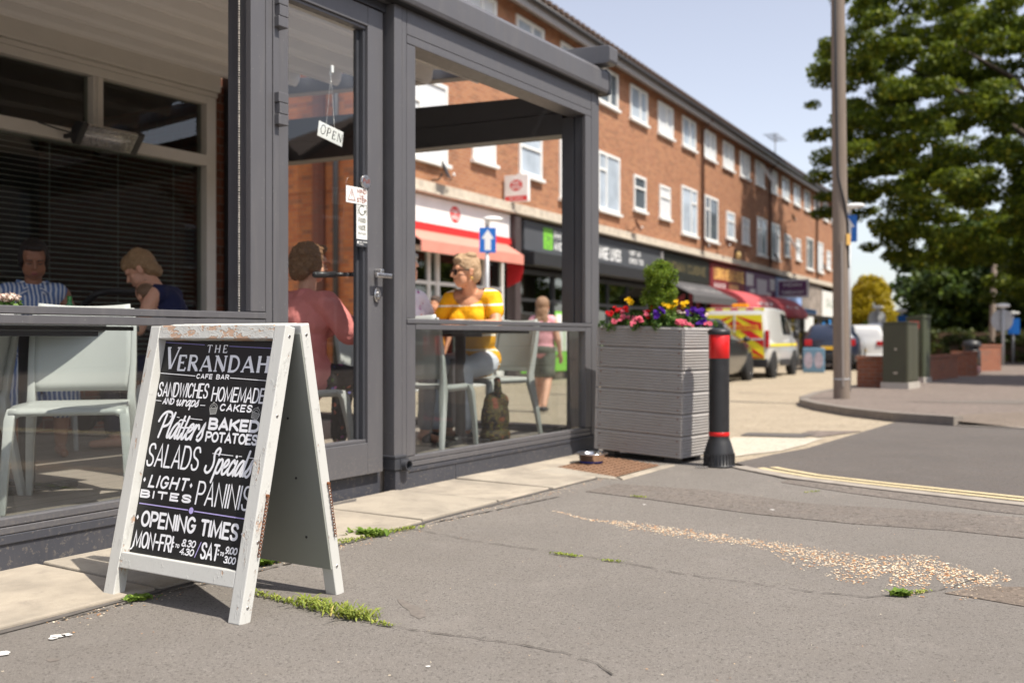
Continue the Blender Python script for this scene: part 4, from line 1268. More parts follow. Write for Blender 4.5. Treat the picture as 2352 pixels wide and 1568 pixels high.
# ------------------------------------------------------------------ signs on the door glass
GY = DY + .051
def on_v(px, py, d):
    """where a picture point falls on the veranda's plane at depth d"""
    w = VM.to_3x3() @ Vector((0, 1, 0)); r = Vector(((px-1176)/F_PX, 1, -(py-775)/F_PX)); o = Vector((0, 0, CAM_H))
    k = (w.dot(V0 - o)+d)/w.dot(r); p = VM.inverted() @ (o+r*k)
    return p.x, p.z
def on_glass(name, label, cat, px, py, d=GY-.004):
    x, z = on_v(px, py, d); return thing(name, label, cat, VW(x, d, z), V_ANG)
M['sign_white'] = pm('sign_white', (.80, .80, .78), .45, 0, .03, 10)
M['ink_black'] = flat('sign_black', (.02, .02, .02), .5)
M['ink_brown'] = flat('sign_brown', (.25, .05, .02), .5)
M['ink_olive'] = flat('sign_olive', (.13, .13, .10), .5)
sg = on_glass('open_sign', 'small white hanging OPEN board on chains inside the door glass', 'sign', 758, 308, GY+.022)
tilt = R(9)
mb = MB(); mb.M = Matrix.Rotation(tilt, 4, 'Y'); mb.box((-.092, -.006, -.040), (.092, 0, .040))
plate = mb.build('plate', M['sign_white'], sg, .002, 2)
ink = Ink()
ink.word('O', -.080, -.022, -.042, .050, .0062, slant=.10, style='serif')
ink.word('P', -.036, -.022, -.002, .046, .0066, slant=.12, style='serif')
ink.word('E', .006, -.022, .036, .044, .0064, slant=.12, style='serif')
ink.word('N', .044, -.022, .084, .044, .0062, slant=.14, style='serif')
ink.build(M['ink_black'], plate, (0, -.0062, 0), (0, tilt, 0))
hx, hz_ = on_v(760, 160, GY+.022)
sx, sz = on_v(758, 308, GY+.022)
hk = Vector((hx-sx, .0, hz_-sz))
for e in (-.03, .032):
    mb = MB(); tz = -math.tan(tilt)*e
    A_ = Vector((e, -.002, tz+.040)); B_ = hk+Vector((0, 0, -.03))
    nlk = 40
    for k in range(nlk):
        p = A_.lerp(B_, k/nlk); q = A_.lerp(B_, (k+.8)/nlk)
        off = Vector((.0016, 0, 0)) if k % 2 else Vector((0, .0016, 0))
        mb.tube([p-off, q-off], .0008, 4); mb.tube([p+off, q+off], .0008, 4)
    mb.build('chain', M['steel'], sg)
mb = MB(); mb.box((hk.x-.009, -.013, hk.z-.018), (hk.x+.009, -.003, hk.z+.02)); mb.box((hk.x-.006, -.002, hk.z-.030), (hk.x+.006, .006, hk.z-.008)); mb.build('hook', M['sign_white'], sg, .002)
ds = on_glass('pull_disc', 'round steel disc reading Pull on the edge of the door', 'sign', 838, 418, DY+.004)
mb = MB(); mb.smooth = True; mb.cyl((0, .004, 0), (0, -.010, 0), .036, .035, 28); dk = mb.build('disc', M['steel'], ds, .002)
ink = Ink(); ink.word('P', -.024, -.008, -.008, .024, .0038); ink.word('ull', -.004, -.008, .026, .024, .0036, gap=.55); ink.build(M['ink_brown'], dk, (0, -.0102, 0))
st = on_glass('mind_step_sign', 'white MIND THE STEP warning sign with red triangle on the door', 'sign', 819, 449, DY+.004)
mb = MB(); mb.box((-.082, -.002, -.043), (.082, .001, .043)); pl = mb.build('plate', M['sign_white'], st, .0008)
ink = Ink()
ink.word('MIND', -.001, .012, .074, .025, .0042); ink.word('THE', .018, -.009, .054, .015, .0022); ink.word('STEP', -.001, -.035, .074, .024, .0042)
ink.stroke([(-.068, -.028), (-.041, .030), (-.014, -.028), (-.068, -.028)], .0040); ink.stroke([(-.041, .012), (-.041, -.010)], .0036); ink.dot(-.041, -.019, .0022)
ink.build(M['ink_brown'], pl, (0, -.0022, 0))
fw = on_glass('food_waste_sticker', 'tall pale FOOD WASTE RECYCLER sticker below the step warning on the door', 'sticker', 831, 512, DY+.006)
mb = MB(); mb.box((-.042, -.001, -.086), (.042, .001, .105)); pl = mb.build('label_sheet', M['sign_white'], fw, .0005)
ink = Ink()
ink.word('FOOD', -.028, .000, .030, .026, .0045); ink.word('WASTE', -.030, -.040, .030, .028, .0040, gap=.3); ink.word('RECYCLER', -.030, -.062, .030, .013, .0016)
ink.stroke(arc(0, .066, .024, .024, 50, 330, 18), .006); ink.poly([(.012, .066), (.034, .068), (.022, .048)])
for s in (-1, 1): ink.stroke([(s*.033, .042), (s*.033, .092)], .003)
ink.build(M['ink_olive'], pl, (0, -.0012, 0))
mb = MB(); mb.box((-.044, -.0012, -.125), (.042, .0008, -.0865)); ft = mb.build('footer', M['frame_dark'], fw)
ink = Ink(); ink.dot(-.032, -.104, .007); ink.word('ADUR & WORTHING', -.022, -.104, .04, .008, .0012); ink.word('COUNCILS', -.022, -.116, .012, .007, .0012); ink.build(M['sign_white'], ft, (0, -.0014, 0))
# ================================================================== PLANTER, BOLLARD, BOWL
def wood_grey():
    t = NT('grey_stained_boards')
    co = t.coord('Object'); g = t.noise(t.coord('Object', (3, 3, 60)), 4, 5, .6); b = t.noise(co, 5, 5); s = t.noise(co, 40, 3)
    c = t.mix(g, (.30, .285, .275), (.46, .44, .425))
    c = t.mix(t.math('MULTIPLY_ADD', b, 1.8, -.8, True), c, (.34, .31, .28))
    c = t.mix(t.math('MULTIPLY', t.math('GREATER_THAN', s, .69), .7), c, (.30, .19, .10))
    return t.done(t.pbsdf(c, .6, 0, t.bump(g, .25, .003), .35))
M['boards'] = wood_grey()
PC = (1.12, 6.60, 0)
pl = thing('planter', 'tall grey ribbed timber planter box full of bedding flowers at the veranda corner', 'planter', PC, -R(40))
pl.rotation_euler = (0, R(1.6), -R(40))
PWD, PDP, PZ0, NB = .70, .38, .035, 6
bh = .146
def ribs(z0, h, n=7):
    """outline (out, z) of one decking board"""
    p = [(0, z0)]
    st = (h-.008)/n
    for k in range(n):
        a = z0+.004+k*st
        p += [(.0, a+.001), (.008, a+.004), (.008, a+st-.008), (.0, a+st-.005)]
    p += [(0, z0+h)]
    return p
rr = random.Random(9)
for k in range(NB):
    z = PZ0+k*bh+.002; jx = rr.uniform(-.004, .004)
    prof = ribs(z, bh-.005)
    poly_f = [(-o, zz) for o, zz in prof]+[(.022, z+bh-.005), (.022, z)]
    mb = MB(); mb.M = Matrix.Translation((jx, rr.uniform(-.002, .002), 0))
    mb.prism(poly_f, -PWD+.022, -.002, 'yz')
    mb.build('front_board', M['boards'], pl)
    mb = MB(); mb.M = Matrix.Translation((0, rr.uniform(-.003, .003), 0))
    poly_s = [(o, zz) for o, zz in prof]+[(-.022, z+bh-.005), (-.022, z)]
    mb.prism(poly_s, .0, PDP, 'xz')
    mb.build('side_board', M['boards'], pl)
mb = MB()
for k in range(NB):
    z = PZ0+k*bh+.002
    mb.box((-PWD, -.006, z), (-PWD+.021, PDP, z+bh-.006))
mb.box((-PWD, PDP-.021, PZ0), (-.01, PDP-.001, PZ0+NB*bh-.003))
mb.build('back_board', M['boards'], pl, .002)
mb = MB(); mb.box((-PWD+.03, .03, .05), (-.03, PDP-.03, PZ0+NB*bh-.035)); mb.build('soil', M['dim'], pl)
for x in (-PWD+.10, -.10):
    for y in (.03, PDP-.10): mb = MB(); mb.box((x-.05, y, -.002), (x+.05, y+.07, PZ0+.02)); mb.build('foot', M['black'], pl)
for k in range(NB):
    for zz in (.03, .115):
        for x in (-.03, -PWD+.045):
            z = PZ0+k*bh+zz; mb = MB(); mb.smooth = True; mb.cyl((x, -.0105, z), (x, -.006, z), .0045, .0045, 8); mb.build('screw', M['rust'], pl)
PTOP = PZ0+NB*bh
PLM = Matrix.Translation(PC) @ Euler((0, R(1.6), -R(40))).to_matrix().to_4x4()

# leaf clouds
def leaf_cloud(centers, n, size, rng, flat_=.0, spread=1.0, up=0.0, aspect=.55):
    """small quads scattered in ellipsoid clumps: centers = [(c, r, weight)]"""
    C = np.array([c for c, r, w in centers], float); Rr = np.array([(r if hasattr(r, '__len__') else (r,)*3) for c, r, w in centers], float)
    W = np.array([w for c, r, w in centers], float); W /= W.sum()
    idx = rng.choice(len(C), n, p=W)
    d = rng.normal(size=(n, 3)); d /= np.linalg.norm(d, axis=1)[:, None]
    rad = rng.random(n)**.42 * spread
    P = C[idx] + d*rad[:, None]*Rr[idx]
    nrm = d*.6 + rng.normal(size=(n, 3))*.6; nrm[:, 2] += up; nrm /= np.linalg.norm(nrm, axis=1)[:, None]
    t = rng.normal(size=(n, 3)); t -= nrm*(t*nrm).sum(1)[:, None]; t /= np.linalg.norm(t, axis=1)[:, None]
    b = np.cross(nrm, t)
    s = size*rng.uniform(.6, 1.35, n)[:, None]
    V = np.stack([P-t*s, P-b*s*aspect+nrm*s*.15, P+t*s, P+b*s*aspect+nrm*s*.15], 1).reshape(-1, 3)
    F = np.arange(4*n).reshape(-1, 4)
    return V, F
RNG = np.random.default_rng(11)
M['leaf_conifer'] = leaf_mat('conifer_leaf', (.04, .09, .008), (.26, .36, .03), .3, (.34, .36, .04))
M['leaf_bed'] = leaf_mat('bedding_leaf', (.03, .08, .015), (.14, .24, .05), .3, (.3, .36, .12))
M['twig'] = pm('twig_bark', (.10, .065, .04), .9, 0, .2, 40)
def petal(name, c, c2=None):
    t = NT(name)
    r = t.n('ShaderNodeNewGeometry').outputs['Random Per Island']
    col = t.mix(r, shade(c, .75), c2 or shade(c, 1.15))
    d = t.pbsdf(col, .6, 0, None, .2); tl = t.n('ShaderNodeBsdfTranslucent'); t.l(col, tl.inputs[0])
    mx = t.n('ShaderNodeMixShader'); mx.inputs[0].default_value = .35; t.l(d, mx.inputs[1]); t.l(tl.outputs[0], mx.inputs[2])
    return t.done(mx.outputs[0])
PET = {'red': petal('red_petal', (.55, .008, .012)), 'pink': petal('pink_petal', (.75, .07, .16), (.85, .25, .32)), 'yellow': petal('yellow_petal', (.80, .50, .008)), 'purple': petal('purple_petal', (.09, .018, .30)), 'white': petal('cream_petal', (.8, .66, .58))}
def rng_w(k): return 1.0
# dwarf conifer standing in the planter
def in_pl(px, py, Y):
    return at(px, py, Y)
cb = at(1517, 752, 6.82)
co_ = thing('dwarf_conifer', 'small bushy green conifer standing up in the middle of the planter', 'shrub', (cb.x, cb.y, cb.z))
cl = []
for k in range(60):
    h = (k+.5)/60*.44; w = (.125*(1-(h/.47)**2.2)+.012)
    w = .125 if h < .30 else .125*(1-((h-.30)/.15)**2)+.02
    w *= .9+.2*math.sin(h*38)
    for q in range(4):
        a = RNG.uniform(0, 2*PI); rr_ = w*RNG.uniform(.3, 1)
        cl.append(((rr_*math.cos(a), rr_*math.sin(a), h), (.030, .030, .036), rng_w(k)))
V_, F_q = leaf_cloud(cl, 20000, .0068, RNG, up=.25)
np_mesh('foliage', V_, F_q, M['leaf_conifer'], co_)
mb = MB(); mb.tube([(0, 0, -.10), (0, 0, .2), (.004, 0, .38)], [.012, .009, .003], 8); mb.build('stem', M['twig'], co_)
V_, F_q = leaf_cloud([((.012, 0, .445), (.02, .012, .012), 1)], 60, .007, RNG); np_mesh('brown_tip', V_, F_q, petal('brown_tip_leaf', (.45, .22, .08)), co_)

def bloom(c, r, kind, par, rng, n=6, layers=2):
    mb = MB()
    nd = Vector((rng.uniform(-.5, .5), -1+rng.uniform(0, .5), rng.uniform(.2, 1.0))).normalized()
    a = nd.cross(Vector((0, 0, 1))).normalized(); b = nd.cross(a)
    for L_ in range(layers):
        rr_ = r*(1-.35*L_)
        for k in range(n):
            t = 2*PI*(k+.5*L_)/n + rng.uniform(-.15, .15); d = a*math.cos(t)+b*math.sin(t); s = nd.cross(d)
            c0 = Vector(c)+nd*(.003*L_)
            mb.add([tuple(c0), tuple(c0+d*rr_*.6+s*rr_*.42+nd*r*.22), tuple(c0+d*rr_+nd*r*(.15+.25*rng.random())), tuple(c0+d*rr_*.6-s*rr_*.42+nd*r*.22)], [(0, 1, 2, 3)])
    return mb.build('blossom', PET[kind], par, fix=False)
def bed_plant(label, px, Y, blooms, seed, w=.085, h=.07, py=752, n=420, leaf=.012, mat='leaf_bed'):
    b = at(px, py, Y); rng = random.Random(seed); rn = np.random.default_rng(seed)
    t = thing('bedding_plant', label, 'flowers', b, 0, 'bedding plants in the planter')
    cl = [((rng.gauss(0, w*.45), rng.gauss(0, .03), rng.uniform(.0, h)), (w*.42, .035, h*.5), 1) for _ in range(9)]
    V_, F_ = leaf_cloud(cl, n, leaf, rn, up=.4); np_mesh('foliage', V_, F_, M[mat], t)
    for (bx, by, kind, r) in blooms:
        p = at(bx, by, Y-.05)-b
        r *= 1.3
        bloom(p, r, kind, t, rng)
        for _ in range(3):
            bloom(p+Vector((rng.gauss(0, r*.7), rng.gauss(0, .012), rng.gauss(0, r*.5))), r*.75, kind, t, rng)
    return t
bed_plant('red and pink flowering plant at the left end of the planter', 1412, 6.95, [(1402, 722, 'red', .019), (1417, 712, 'red', .015), (1410, 738, 'pink', .02), (1432, 728, 'pink', .018)], 1)
bed_plant('plant with red and yellow blooms left of the conifer in the planter', 1444, 6.98, [(1448, 694, 'yellow', .021), (1438, 708, 'red', .017), (1455, 731, 'pink', .017), (1430, 716, 'pink', .014)], 2, .085, .095)
bed_plant('pale pink blooms with variegated leaves at the front edge of the planter', 1470, 6.80, [(1472, 738, 'pink', .021), (1484, 722, 'pink', .014), (1452, 742, 'pink', .014)], 3, .08, .05)
bed_plant('bright red blooms directly below the conifer in the planter', 1496, 6.84, [(1500, 708, 'red', .019), (1492, 726, 'red', .016), (1488, 716, 'red', .012)], 4, .06, .07)
bed_plant('purple petunia below the conifer in the planter', 1516, 6.74, [(1508, 722, 'purple', .022), (1522, 714, 'purple', .017)], 5, .07, .08)
bed_plant('tall yellow pansy right of the conifer in the planter', 1540, 6.80, [(1533, 703, 'yellow', .022), (1545, 702, 'yellow', .018), (1553, 692, 'yellow', .011)], 6, .075, .09)
bed_plant('pink flowers over the front corner of the planter', 1560, 6.68, [(1556, 742, 'pink', .017), (1572, 740, 'pink', .018), (1584, 745, 'pink', .013)], 7, .08, .05)
bed_plant('yellow bloom beside a cream one near the front corner of the planter', 1572, 6.85, [(1569, 700, 'yellow', .020), (1562, 717, 'white', .014), (1578, 722, 'purple', .012)], 8, .07, .1)
bed_plant('deep purple petunias at the right end of the planter', 1600, 6.82, [(1592, 712, 'purple', .020), (1606, 716, 'purple', .022), (1616, 728, 'purple', .020), (1610, 740, 'purple', .018), (1622, 722, 'white', .010)], 9, .07, .085)
bed_plant('low pink blooms at the right edge of the planter', 1624, 6.90, [(1618, 742, 'pink', .017), (1632, 744, 'pink', .014)], 10, .045, .045)

# bollard
bo = thing('bollard', 'black plastic street bollard with red reflective band beside the grey planter', 'bollard', (1.352, 6.50, 0))
mb = MB(); mb.lathe([(.0, .0), (.105, 0), (.106, .012), (.098, .016), (.098, .085), (.094, .10), (.074, .165), (.066, .185), (.066, .200)], n=40); mb.lathe([(.066, .226), (.0655, .705)], n=40)
mb.build('body', M['black'], bo)
mb = MB()
for k in range(30):
    a = 2*PI*k/30; mb.M = Matrix.Rotation(a, 4, 'Z'); mb.box((.094, -.004, .018), (.1015, .004, .088))
mb.build('rib', M['black'], bo)
mb = MB(); mb.lathe([(.066, .200), (.0675, .202), (.0675, .224), (.066, .226)], n=40); mb.build('reflective_band', M['red'], bo, label='thin red band above the flared base')
mb = MB(); mb.lathe([(.0655, .705), (.0672, .707), (.0672, .857), (.065, .859)], n=40); mb.build('reflective_band', M['red'], bo, label='broad red reflective band below the cap')
mb = MB(); mb.lathe([(.070, .858), (.0735, .864), (.0735, .880), (.066, .892), (.040, .900), (.0, .902)], n=40); mb.build('cap', M['black'], bo)
mb = MB(); mb.hexa([(-.17, -.10, .004), (-.10, -.12, .004), (-.09, -.105, .004), (-.16, -.085, .004)], [(-.17, -.10, .016), (-.10, -.12, .016), (-.09, -.105, .016), (-.16, -.085, .016)])
o = mb.build('metal_strip', M['steel']); o.location = (1.352, 6.50, 0); tag(o, 'short bright metal strip lying on the ground against the bollard base', 'metal strip')
# dog bowl
bw = thing('dog_bowl', 'shiny stainless steel dog water bowl on the access cover', 'bowl', (.527, 6.62, .011))
mb = MB(); mb.lathe([(.0, .004), (.068, .004), (.0745, .010), (.088, .052), (.112, .060), (.113, .063), (.098, .066), (.086, .058), (.072, .014), (.0, .012)], n=44); mb.build('dish', M['chrome'], bw)
mb = MB(); mb.lathe([(.062, .0), (.0755, .0), (.0765, .008), (.070, .010)], n=40); mb.build('base_ring', flat('blue_rubber', (.02, .03, .20), .6), bw)
# ================================================================== FURNITURE AND PEOPLE ON THE VERANDA
def VWp(s, d, z=FL): return VW(s, d, z)
CHAIRS = 'pale plastic chairs on the veranda'
def make_chair(label, s, d, rot):
    """stacking chair: sits facing local +y, back at -y"""
    t = thing('chair', label, 'chair', VWp(s, d), V_ANG + R(rot), CHAIRS); t.scale = (1, 1, .95)
    # back panel: curved sheet with thickness
    mb = MB(); mb.smooth = True
    nu, nv = 12, 10; V = []
    for side in (0, 1):
        for j in range(nv+1):
            v = j/nv; z = .485+.395*v
            hw = .205+.012*math.sin(PI*v)-.012*v
            for i in range(nu+1):
                u_ = -1+2*i/nu
                y = -.205-.085*v**1.3-.030*(1-u_*u_)*(1-.3*v) + (.010 if side else 0)
                zz = z+(.012*(u_*u_) if j == nv else 0)
                V.append((hw*u_, y, zz))
    n1 = (nu+1)*(nv+1); F = []
    for j in range(nv):
        for i in range(nu):
            a = j*(nu+1)+i; F += [(a, a+1, a+nu+2, a+nu+1), (n1+a, n1+a+nu+1, n1+a+nu+2, n1+a+1)]
    edge = [i for i in range(nu+1)]+[j*(nu+1)+nu for j in range(1, nv+1)]+[nv*(nu+1)+i for i in range(nu-1, -1, -1)]+[j*(nu+1) for j in range(nv-1, 0, -1)]
    for k in range(len(edge)): a, b = edge[k], edge[(k+1) % len(edge)]; F.append((a, a+n1, b+n1, b))
    mb.add(V, F); mb.build('backrest', M['chair'], t)
    # side stiles joined to seat frame, with seat
    mb = MB(); mb.smooth = True
    nu, nv = 10, 10; V = []
    for side in (0, 1):
        for j in range(nv+1):
            v = j/nv; y = -.20+.41*v
            hw = .20+.022*v
            for i in range(nu+1):
                u_ = -1+2*i/nu
                z = .445-.010*math.sin(PI*v)*(1-u_*u_)-.03*max(0, v-.85)/.15*.6 - (.024+.02*(abs(u_) > .85) if side else 0)
                V.append((hw*u_, y, z))
    F = []
    for j in range(nv):
        for i in range(nu):
            a = j*(nu+1)+i; F += [(a, a+1, a+nu+2, a+nu+1), (n1s(nu, nv)+a, n1s(nu, nv)+a+nu+1, n1s(nu, nv)+a+nu+2, n1s(nu, nv)+a+1)]
    edge = [i for i in range(nu+1)]+[j*(nu+1)+nu for j in range(1, nv+1)]+[nv*(nu+1)+i for i in range(nu-1, -1, -1)]+[j*(nu+1) for j in range(nv-1, 0, -1)]
    n1 = n1s(nu, nv)
    for k in range(len(edge)): a, b = edge[k], edge[(k+1) % len(edge)]; F.append((a, a+n1, b+n1, b))
    mb.add(V, F); mb.build('seat', M['chair'], t)
    for sx in (-1, 1):
        # rear leg runs up into the back stile
        def sec(c, hx, hy): return [(c[0]-hx, c[1]-hy, c[2]), (c[0]+hx, c[1]-hy, c[2]), (c[0]+hx, c[1]+hy, c[2]), (c[0]-hx, c[1]+hy, c[2])]
        path = [((sx*.232, -.285, 0), .013, .015), ((sx*.222, -.245, .22), .016, .020), ((sx*.208, -.205, .40), .019, .030), ((sx*.207, -.203, .47), .016, .026), ((sx*.213, -.235, .62), .013, .020), ((sx*.212, -.270, .80), .011, .015), ((sx*.203, -.288, .872), .009, .010)]
        mb = MB(); mb.smooth = True
        secs = [sec(*p) for p in path]; vs = [q for s_ in secs for q in s_]
        fs = [(0, 1, 2, 3), tuple(len(vs)-4+k for k in (3, 2, 1, 0))]
        for i in range(len(secs)-1):
            for k in range(4): fs.append((4*i+k, 4*i+(k+1) % 4, 4*i+4+(k+1) % 4, 4*i+4+k))
        mb.add(vs, fs); o = mb.build('rear_leg', M['chair'], t, .004, 2)
        path = [((sx*.235, .250, 0), .012, .014), ((sx*.228, .225, .22), .016, .018), ((sx*.218, .195, .39), .020, .026), ((sx*.212, .165, .435), .018, .03)]
        mb = MB(); mb.smooth = True
        secs = [sec(*p) for p in path]; vs = [q for s_ in secs for q in s_]
        fs = [(0, 1, 2, 3), tuple(len(vs)-4+k for k in (3, 2, 1, 0))]
        for i in range(len(secs)-1):
            for k in range(4): fs.append((4*i+k, 4*i+(k+1) % 4, 4*i+4+(k+1) % 4, 4*i+4+k))
        mb.add(vs, fs); mb.build('front_leg', M['chair'], t, .004, 2)
    return t
def n1s(a, b): return (a+1)*(b+1)
def chair_copy(src, label, s, d, rot): return copy_thing(src, VWp(s, d), V_ANG+R(rot), label, (1, 1, .95))
ch0 = make_chair('pale mint plastic chair facing the left front window, its backrest showing over the rail', -1.62, .45, 138); ch0.scale = (1, 1, .97)
chair_copy(ch0, 'pale mint plastic chair cut off by the left edge of the photo', -1.93, 1.04, 20)
chair_copy(ch0, 'pale mint chair under the woman in the pink shirt behind the door', -.16, .62, -98)
chair_copy(ch0, 'empty pale mint chair at the left of the right hand window beside the patterned bag', .74, .36, -78)
chair_copy(ch0, 'pale mint chair under the woman in the yellow top', 1.86, .62, 75)
chair_copy(ch0, 'pale mint chair at the far side of the table by the right hand window', 1.40, 1.25, 180)
chair_copy(ch0, 'pale mint chair under the woman in the striped dress', -.53, 2.54, 155)
chair_copy(ch0, 'pale mint chair under the woman in the navy vest', .12, 1.88, 30)

M['table_top'] = pm('white_table_top', (.62, .62, .60), .35, 0, .05, 5)
def make_table(label, s, d, rot):
    t = thing('cafe_table', label, 'table', VWp(s, d), V_ANG+R(rot), 'cafe tables on the veranda')
    mb = MB(); mb.box((-.36, -.33, .737), (.36, .33, .765)); mb.build('tabletop', M['black'], t, .004)
    mb = MB(); mb.box((-.36, -.33, .7655), (.36, .33, .772)); mb.build('top_surface', M['table_top'], t, .002)
    mb = MB(); mb.smooth = True; mb.cyl((0, 0, .02), (0, 0, .72), .036, .036, 18); mb.build('column', M['black_metal'], t)
    mb = MB(); mb.box((-.24, -.035, .0), (.24, .035, .028)); mb.box((-.035, -.24, .0285), (.035, .24, .045)); mb.build('foot', M['black_metal'], t, .006)
    mb = MB(); mb.box((-.25, -.02, .715), (.25, .02, .7365)); mb.build('bracket', M['black_metal'], t)
    return t
tb = make_table('dark edged cafe table between the women in pink and yellow', 1.22, .44, 3)
copy_thing(tb, VWp(-1.55, .92), V_ANG, 'dark edged cafe table behind the left front window')
# things on the tables
TT = FL+.7725
mb = MB(); mb.box((-.15, -.11, 0), (.15, .11, .004)); o = mb.build('menu_card', M['sign_white'], None, .001); o.location = VW(1.00, .34, TT+.012); o.rotation_euler = (R(3), 0, V_ANG+R(15)); tag(o, 'white menu card lying on the table left of the woman in yellow', 'menu')
mb = MB(); mb.smooth = True; mb.lathe([(0, 0), (.055, 0), (.095, .012), (.108, .022), (.106, .025), (.09, .016), (.052, .006), (0, .006)], n=32); o = mb.build('plate', M['white'], None); o.location = VW(1.34, .34, TT); tag(o, 'white plate on the table in front of the woman in yellow', 'plate')
V_, F_q = leaf_cloud([((0, 0, .022), (.07, .06, .014), 1)], 160, .014, RNG, up=.5); o = np_mesh('salad', V_, F_q, leaf_mat('salad_leaf', (.2, .25, .04), (.7, .6, .3), .2, (.6, .2, .05))); o.location = VW(1.34, .34, TT+.012); tag(o, 'pale salad leaves heaped on the white plate', 'food')
pot = thing('flower_pot', 'little pot of cream flowers on the table at the left edge', 'plant', VW(-1.80, .66, TT))
mb = MB(); mb.smooth = True; mb.lathe([(0, 0), (.035, 0), (.045, .06), (.042, .06), (.03, .05), (0, .05)], n=20); mb.build('pot', M['white'], pot)
V_, F_q = leaf_cloud([((0, 0, .075), (.06, .05, .025), 1)], 90, .02, RNG, up=.4); np_mesh('foliage', V_, F_q, M['leaf_bed'], pot)
V_, F_q = leaf_cloud([((0, 0, .108), (.055, .045, .018), 1)], 260, .010, RNG, up=.6); np_mesh('blossom', V_, F_q, PET['white'], pot)
M['green_glass'] = pm('green_bottle_glass', (.02, .12, .03), .15, 0, .1, 10)
mb = MB(); mb.smooth = True; mb.lathe([(0, 0), (.03, 0), (.031, .10), (.028, .13), (.013, .165), (.012, .205), (.014, .207), (.014, .215), (0, .215)], n=20)
o = mb.build('bottle', M['green_glass'], None); o.location = VW(-1.24, 1.06, TT); o.scale = (.9, .9, .66); tag(o, 'green glass bottle on the table between the striped and navy women', 'bottle')

# pram handle
pr = thing('pushchair', 'black pushchair with a foam handle parked by the woman in navy', 'pushchair', VWp(.20, 2.66, FL+.07), V_ANG)
mb = MB()
h0 = [(-.27, .10, .70), (-.275, -.02, .86), (-.25, -.11, .935), (-.18, -.14, .955), (0, -.145, .958), (.18, -.14, .955), (.25, -.11, .935), (.275, -.02, .86), (.27, .10, .70)]
mb.tube(h0, .024, 12); mb.build('handle', M['black'], pr)
mb = MB()
for sx in (-1, 1): mb.tube([(sx*.27, .10, .70), (sx*.27, .28, .42), (sx*.27, .55, .16)], .012, 8); mb.tube([(sx*.27, .22, .5), (sx*.27, -.02, .14)], .012, 8)
mb.tube([(-.27, .30, .42), (.27, .30, .42)], .012, 8); mb.build('frame', M['black_metal'], pr)
mb = MB(); mb.smooth = True; mb.ell((0, .42, .52), (.24, .30, .17)); mb.build('seat', M['black'], pr)
for sx in (-1, 1):
    for y, r in ((-.02, .11), (.58, .09)):
        mb = MB(); mb.smooth = True; mb.cyl((sx*.25, y, r+.005), (sx*.29, y, r+.005), r, r, 20); mb.build('wheel', M['rubber'], pr)

# patterned bag on the floor
def pattern_bag():
    t = NT('patterned_bag')
    co = t.coord('Object'); n = t.noise(co, 9, 3, .5, 1); v = t.n('ShaderNodeTexWave', wave_type='RINGS'); v.inputs['Scale'].default_value = 5; v.inputs['Distortion'].default_value = 34; v.inputs['Detail'].default_value = 4; v.inputs['Detail Scale'].default_value = 2.2; t.l(co, v.inputs[0])
    k = t.noise(co, 11, 2)
    c = t.ramp(v.outputs['Fac'], [(0, (.012, .010, .010)), (.62, (.015, .012, .012)), (.72, (.30, .05, .03)), (.82, (.35, .28, .05)), (.9, (.06, .14, .03)), (1, (.015, .012, .012))])
    c = t.mix(t.math('MULTIPLY', t.math('GREATER_THAN', k, .6), .5), c, (.28, .05, .03))
    return t.done(t.pbsdf(c, .7, 0, None, .3))
M['bag'] = pattern_bag()
bag = thing('shoulder_bag', 'dark shoulder bag patterned with red and olive swirls on the floor under the table', 'bag', VWp(1.34, .24), V_ANG+R(10))

# ------------------------------------------------------------------ people
def skin_mat(name, c):
    t = NT(name)
    co = t.coord('Object'); n = t.noise(co, 14, 4); n2 = t.noise(co, 180, 2)
    k = t.mix(n, shade(c, .88), (min(1, c[0]*1.1), c[1]*.98, c[2]*.93))
    return t.done(t.pbsdf(k, .5, 0, t.bump(n2, .08, .002), .35, 0, .08))
def hair_mat(name, c, c2):
    t = NT(name)
    n = t.noise(t.coord('Object', (90, 90, 14)), 3, 5, .6)
    k = t.mix(t.math('MULTIPLY_ADD', n, 1.8, -.4, True), c, c2)
    return t.done(t.pbsdf(k, .45, 0, t.bump(n, .8, .01), .4))
def cloth_mat(name, c, stripes=None, floral=False):
    t = NT(name)
    co = t.coord('Object'); col = None
    weave = t.noise(co, 420, 2)
    if floral:
        v = t.n('ShaderNodeTexVoronoi'); v.inputs['Scale'].default_value = 26; t.l(co, v.inputs['Vector'])
        s = t.n('ShaderNodeSeparateColor'); t.l(v.outputs['Color'], s.inputs[0])
        fl = t.ramp(s.outputs[0], [(0, (.42, .10, .32)), (.3, (.55, .18, .12)), (.55, (.06, .12, .03)), (.75, (.10, .10, .30)), (1, (.5, .3, .5))], 'CONSTANT')
        wob = t.math('ADD', v.outputs['Distance'], t.math('MULTIPLY', t.noise(co, 60, 3), .5))
        col = t.mix(t.math('MULTIPLY', t.math('LESS_THAN', wob, .58), t.math('GREATER_THAN', s.outputs[1], floral)), c, fl)
    elif stripes:
        w_, per, sc, axis = stripes
        sp = t.n('ShaderNodeSeparateXYZ'); t.l(co, sp.inputs[0])
        wob = t.math('MULTIPLY', t.noise(co, 5, 2), .03 if axis == 2 else .05)
        fr = t.math('FRACT', t.math('DIVIDE', t.math('ADD', sp.outputs[axis], wob), per))
        col = t.mix(t.math('LESS_THAN', fr, w_), c, sc)
    else:
        col = t.mix(t.noise(co, 5, 4), shade(c, .9), shade(c, 1.1))
    fold = t.noise(t.coord('Object', (1, 1, .5)), 16, 4, .55)
    h = t.math('ADD', t.math('MULTIPLY', fold, 1.0), t.math('MULTIPLY', weave, .05))
    return t.done(t.pbsdf(col, .8, 0, t.bump(h, .55, .02), .2))
